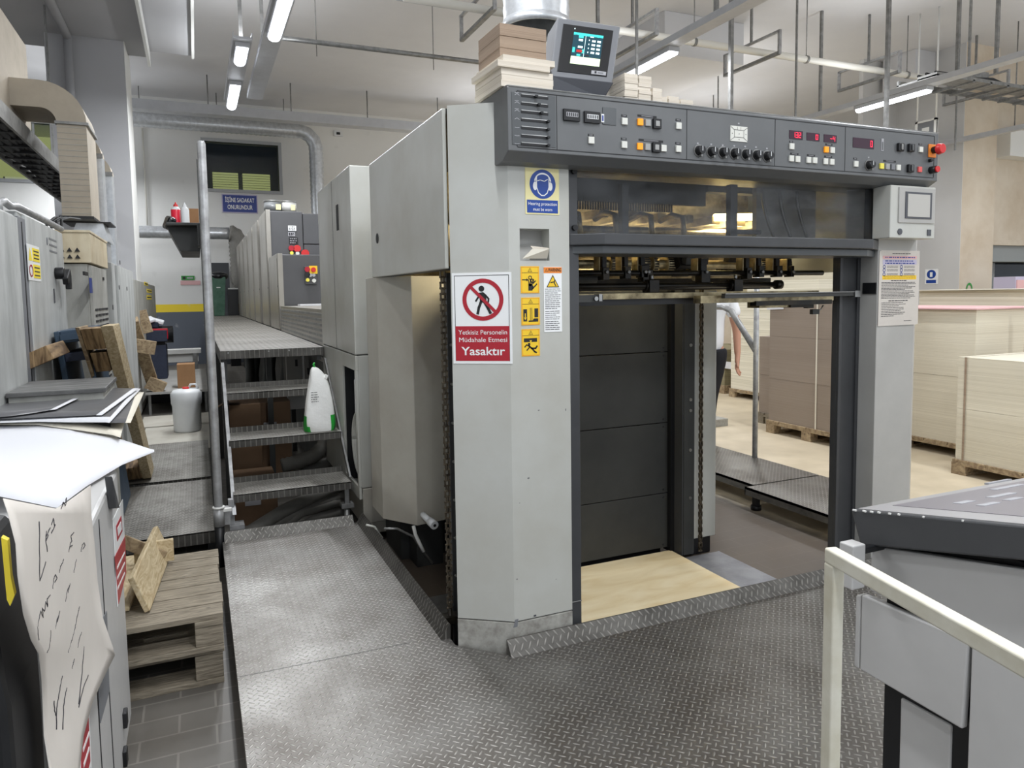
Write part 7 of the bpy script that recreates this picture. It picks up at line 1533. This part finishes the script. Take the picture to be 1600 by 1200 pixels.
# ============================================================ left foreground: cabinet, sheets, poster
XC = -0.268
FC = thing('press_console_cabinet', (-0.8, 2.1, 0), 'grey metal cabinet under the paper sheets in the left foreground', 'cabinet')
b = MB(); b.box(-1.5, XC, 1.45, 2.72, 0.06, 0.925, 'desk_body'); obj('body', b, FC, 0.012)
b = MB(); b.box(-1.45, XC-0.02, 1.5, 2.68, 0.0, 0.06, 'black'); obj('base', b, FC)
def cs(px, py): return at(px, py, X=XC+0.001)
def cq(pts, m, th=0.003, b=None, off=0.0):
    b = b or MB(); b.quad([cs(px, py)+Vector((th+off, 0, 0)) for px, py in pts], m, th, Vector((1, 0, 0))); return b
for px in (141, 160): p = cs(px, 900); b = MB(); b.box(XC, XC+0.0015, p.y-0.004, p.y+0.004, 0.10, 0.90, 'dark_slot'); obj('door_seam', b, FC)
b = cq(((163, 745), (176, 795), (170, 795)), 'desk_top', 0.02); obj('handle', b, FC, 0.002, label='dark wedge handle')
b = cq(((176, 812), (191, 780), (196, 880), (183, 948)), 'sign_white', 0.002); cq(((178, 870), (194, 838), (196, 895), (184, 944)), 'sign_red', 0.001, b, 0.002)
cq(((180, 822), (188, 806), (190, 830), (182, 846)), 'sign_red', 0.001, b, 0.002); cq(((181.5, 826), (187, 815), (188.5, 827), (183, 838)), 'sign_white', 0.001, b, 0.003)
for k in range(3): cq(((181+k*.5, 886+k*16), (193, 862+k*16), (193.2, 865+k*16), (181.2+k*.5, 890+k*16)), 'sign_white', 0.001, b, 0.003)
obj('warning_sticker', b, FC, label='white and red warning sticker')
b = cq(((122, 1150), (138, 1108), (146, 1300), (128, 1420)), 'sign_white', 0.002); cq(((124, 1155), (136, 1118), (139, 1190), (126, 1240)), 'sign_red', 0.001, b, 0.002); cq(((128, 1250), (140, 1200), (144, 1290), (131, 1390)), 'sign_navy', 0.001, b, 0.002)
for k in range(2): cq(((127+k, 1170+k*24), (136.5, 1143+k*24), (136.8, 1148+k*24), (127.3+k, 1176+k*24)), 'sign_white', 0.001, b, 0.003)
obj('warning_sticker', b, FC, label='lower red and blue warning sticker')
for py, h_ in ((1120, 40), (1180, 30)):
    p = cs(193, py); b = MB(); b.box(XC, XC+0.012, p.y-0.02, p.y+0.02, p.z-0.03, p.z+0.02, 'black' if py > 1150 else 'dark_slot'); obj('clip', b, FC, 0.003)
b = cq(((150, 985), (166, 955), (170, 1080), (156, 1130)), 'monitor_grey', 0.002); obj('inset_panel', b, FC)
# black plastic object at the lower left corner
def ya(px, py, Y): return at(px, py, Y=Y)
prof = [(-30, 800), (12, 800), (26, 818), (34, 850), (40, 900), (52, 970), (60, 1010), (66, 1090), (72, 1200), (90, 1700), (-30, 1700)]
b = MB(); q = [ya(px, py, 1.36) for px, py in prof]; b.prism([(p.x, max(0.0, p.z)) for p in q], 1.16, 1.36, 'black', 'Y')
BK = solo('plastic_chair_back', b, (-0.4, 1.2, 0), 'black glossy plastic casing with a yellow strip at the lower left corner', 'casing', bevel=0.012)
b = MB(); pts = [ya(px, py, 1.155) for px, py in ((3, 838), (13, 843), (18, 900), (24, 928), (17, 945), (12, 935))]; b.prism([(p.x, p.z) for p in pts], 1.150, 1.162, 'yellow', 'Y'); obj('yellow_strip', b, BK)
# sheets
def sheet_mesh(far, near, nv, m, border=None, b=None, sag=0.0, bu=0.0):
    """far/near: lists of (px,py,z) ; surface strip between the two curves"""
    b = b or MB(); A_ = [at(x, y, Z=z) for x, y, z in far]; N_ = [at(x, y, Z=z) for x, y, z in near]; n = len(A_); v = []
    for j in range(nv+1):
        t_ = j/nv
        for i in range(n): p = A_[i].lerp(N_[i], t_); p.z += sag*math.sin(math.pi*t_); v.append(p)
    k0 = len(b.v); b.add(v, [], m)
    for j in range(nv):
        for i in range(n-1):
            mm = border if border and (i >= n-2 or (bu and j >= nv-1)) else m
            b.smooth.add(len(b.f)); b.f.append([k0+j*n+i, k0+j*n+i+1, k0+(j+1)*n+i+1, k0+(j+1)*n+i]); b.m.append(b.slot(mm))
    return b
def sheet(name, far, near, nv, m, lab, grp, border=None, th=0.0012, sag=0.0, bu=0):
    b = sheet_mesh(far, near, nv, m, border, None, sag, bu); o = solo(name, b, at(*far[0][:2], Z=far[0][2]), lab, 'sheet', grp); md = o.modifiers.new('s', 'SOLIDIFY'); md.thickness = th; md.offset = -1; return o
G = 'sheets lying on the left cabinet'
sheet('paper_sheet', [(-60, 657, 1.02), (0, 660, 1.02), (60, 661, 1.024), (110, 669, 1.018), (150, 679, 1.0), (190, 687, .982), (241, 705, .955)], [(-60, 770, .985), (0, 776, .975), (40, 784, .955), (89, 794, .938), (135, 760, .935), (190, 727, .940), (241, 706.5, .9535)], 6, 'paper', 'large white sheet curling over the front of the left cabinet', G, sag=0.006)
sheet('printed_sheet', [(-60, 632, 1.028), (0, 632, 1.028), (100, 632, 1.026), (150, 636, 1.02), (170, 648, 1.014), (196, 655, 1.008)], [(-60, 662, 1.024), (0, 664, 1.024), (60, 664, 1.026), (120, 672, 1.018), (176, 680, 1.00), (188, 684, .998)], 3, 'sheet_grey', 'lowest dark printed sheet with a cream margin', G, 'board_white', bu=1)
sheet('printed_sheet', [(-60, 607, 1.034), (0, 607, 1.034), (90, 607, 1.034), (160, 608, 1.036), (213, 613, 1.034), (225, 613, 1.034)], [(-60, 660, 1.030), (0, 660, 1.030), (60, 660, 1.031), (120, 661, 1.030), (196, 661, 1.028), (204, 661, 1.028)], 8, 'sheet_grey', 'third dark printed sheet, its white margin pointing right', G, 'board_white')
sheet('printed_sheet', [(-60, 607, 1.044), (0, 607, 1.044), (90, 607, 1.044), (160, 607, 1.046), (211, 608, 1.05), (220, 607.5, 1.05)], [(-60, 661, 1.040), (0, 661, 1.040), (60, 659, 1.041), (110, 660, 1.04), (165, 660, 1.036), (171, 661, 1.036)], 8, 'sheet_grey', 'second dark printed sheet with a white margin', G, 'paper', bu=1)
sheet('printed_sheet', [(-60, 606, 1.055), (0, 606, 1.055), (90, 606, 1.055), (160, 606, 1.056), (208, 607, 1.062), (217, 606.5, 1.062)], [(-60, 655, 1.050), (0, 655, 1.050), (50, 653, 1.050), (100, 651, 1.049), (150, 649, 1.046), (159, 649, 1.046)], 6, 'sheet_grey', 'dark printed sheet just below the top one', G, 'paper')
sheet('printed_sheet', [(-60, 606, 1.062), (0, 606, 1.062), (60, 606, 1.062), (110, 606, 1.064), (148, 606, 1.068), (157, 605.5, 1.069)], [(-60, 654, 1.058), (0, 652, 1.058), (20, 650, 1.058), (50, 646, 1.058), (78, 641, 1.059), (87, 640, 1.059)], 6, 'sheet_grey', 'uppermost dark printed sheet with a white right margin', G, 'paper')
b = MB(); b.box(-0.755, -0.42, 2.73, 3.45, 0.926, 0.975, 'stack_white'); solo('board_pile', b, (-0.9, 2.6, 0.926), 'pile of boards under the sheets on the left cabinet', 'pile of boards', bevel=0.003)
# poster with handwriting
def sheet_edge(x): return 777+0.19*x if x < 89 else 794-0.72*(x-89)
rows = [((4, 780), (141, 760)), ((12, 803), (142, 803)), ((24, 850), (147, 850)), ((27, 900), (152, 910)), ((36, 960), (160, 965)), ((48, 1000), (176, 1012)), ((60, 1022), (179, 1024)), ((64, 1060), (160, 1062)), ((66, 1100), (143, 1100)), ((68, 1150), (130, 1150)), ((76, 1200), (124, 1200)), ((84, 1300), (122, 1300))]
def posx(t_, k): return -0.236+0.012*math.sin(t_*3.0+k*0.5)*0.5+0.02*(1-t_)**2*(0.4+0.6*math.sin(k*0.55))
b = MB(); n = 10; v = []
for k, (l, r) in enumerate(rows):
    for i in range(n+1):
        t_ = i/n; xx = l[0]+(r[0]-l[0])*t_; yy = sheet_edge(xx)+1.5 if k == 0 else l[1]+(r[1]-l[1])*t_; v.append(at(xx, yy, X=posx(t_, k)))
b.add(v, [(k*(n+1)+i, k*(n+1)+i+1, (k+1)*(n+1)+i+1, (k+1)*(n+1)+i) for k in range(len(rows)-1) for i in range(n)], 'paper_warm', True)
PO = solo('handwritten_poster', b, at(70, 800, X=-0.236), 'large creased paper hanging over the left cabinet with handwriting', 'poster'); md = PO.modifiers.new('s', 'SOLIDIFY'); md.thickness = 0.001
scr = [((61, 815), (61, 860), (61.5, 908), (66, 895), (71, 878)), ((72, 830), (71, 845), (73.5, 862)), ((71.5, 845), (75, 836)), ((78, 825), (72, 838)), ((80, 820), (83, 810), (85, 822)), ((80, 833), (86, 820)),
  ((60, 1000), (58, 980), (60, 968), (63, 955), (67, 965), (65, 950), (69, 955), (71, 940), (74, 948), (73, 936), (78, 930)), ((82, 920), (83, 905), (86, 898), (89, 903), (85, 910)), ((92, 895), (94, 885), (97, 880), (99, 874)),
  ((107, 863), (109, 850), (112, 845), (110, 838), (115, 832)), ((108, 855), (113, 852)), ((126, 862), (128, 852), (131, 848), (133, 852), (129, 858)), ((115, 895), (117, 882), (119, 874)), ((86, 983), (88, 970), (91, 962), (89, 972), (93, 955)), ((102, 940), (104, 925), (108, 915), (106, 926), (109, 912)),
  ((106, 1020), (110, 1005), (112, 1000), (116, 985), (118, 975), (122, 955), (124, 948)), ((121, 1012), (123, 1000), (127, 988)), ((112, 1045), (114, 1036), (116, 1030)), ((131, 1010), (128, 1050), (123, 1100)), ((138, 1055), (130, 1075), (123, 1105)), ((97, 1056), (94, 1072), (92, 1085), (89, 1100), (88, 1115), (88, 1140)), ((104, 1075), (101, 1090), (99, 1105), (98, 1140)), ((84, 1095), (85, 1110), (87, 1118)),
  ((95, 795), (99, 785), (102, 790), (104, 778)), ((78, 1002), (79, 985), (77, 1010), (73, 1020))]
# project the pen strokes onto the paper surface
def paper_x(px, py):
    for k in range(len(rows)-1):
        (l0, r0), (l1, r1) = rows[k], rows[k+1]
        if l0[1] <= py <= l1[1] or k == len(rows)-2:
            s_ = (py-l0[1])/(l1[1]-l0[1]); lx = l0[0]+(l1[0]-l0[0])*s_; rx = r0[0]+(r1[0]-r0[0])*s_; t_ = min(1, max(0, (px-lx)/(rx-lx))); return posx(t_, k)*(1-s_)+posx(t_, k+1)*s_
    return -0.236
b = MB()
for s in scr:
    P = []
    for (x0, y0), (x1, y1) in zip(s, s[1:]):
        for i in range(4): P.append((x0+(x1-x0)*i/4+0.3*math.sin(y0+i*2), y0+(y1-y0)*i/4))
    P.append(s[-1]); b.tube([at(x, y, X=paper_x(x, y)+0.0012) for x, y in P], 0.0011, 'ink', 5)
obj('handwriting', b, PO, label='dark pen handwriting')
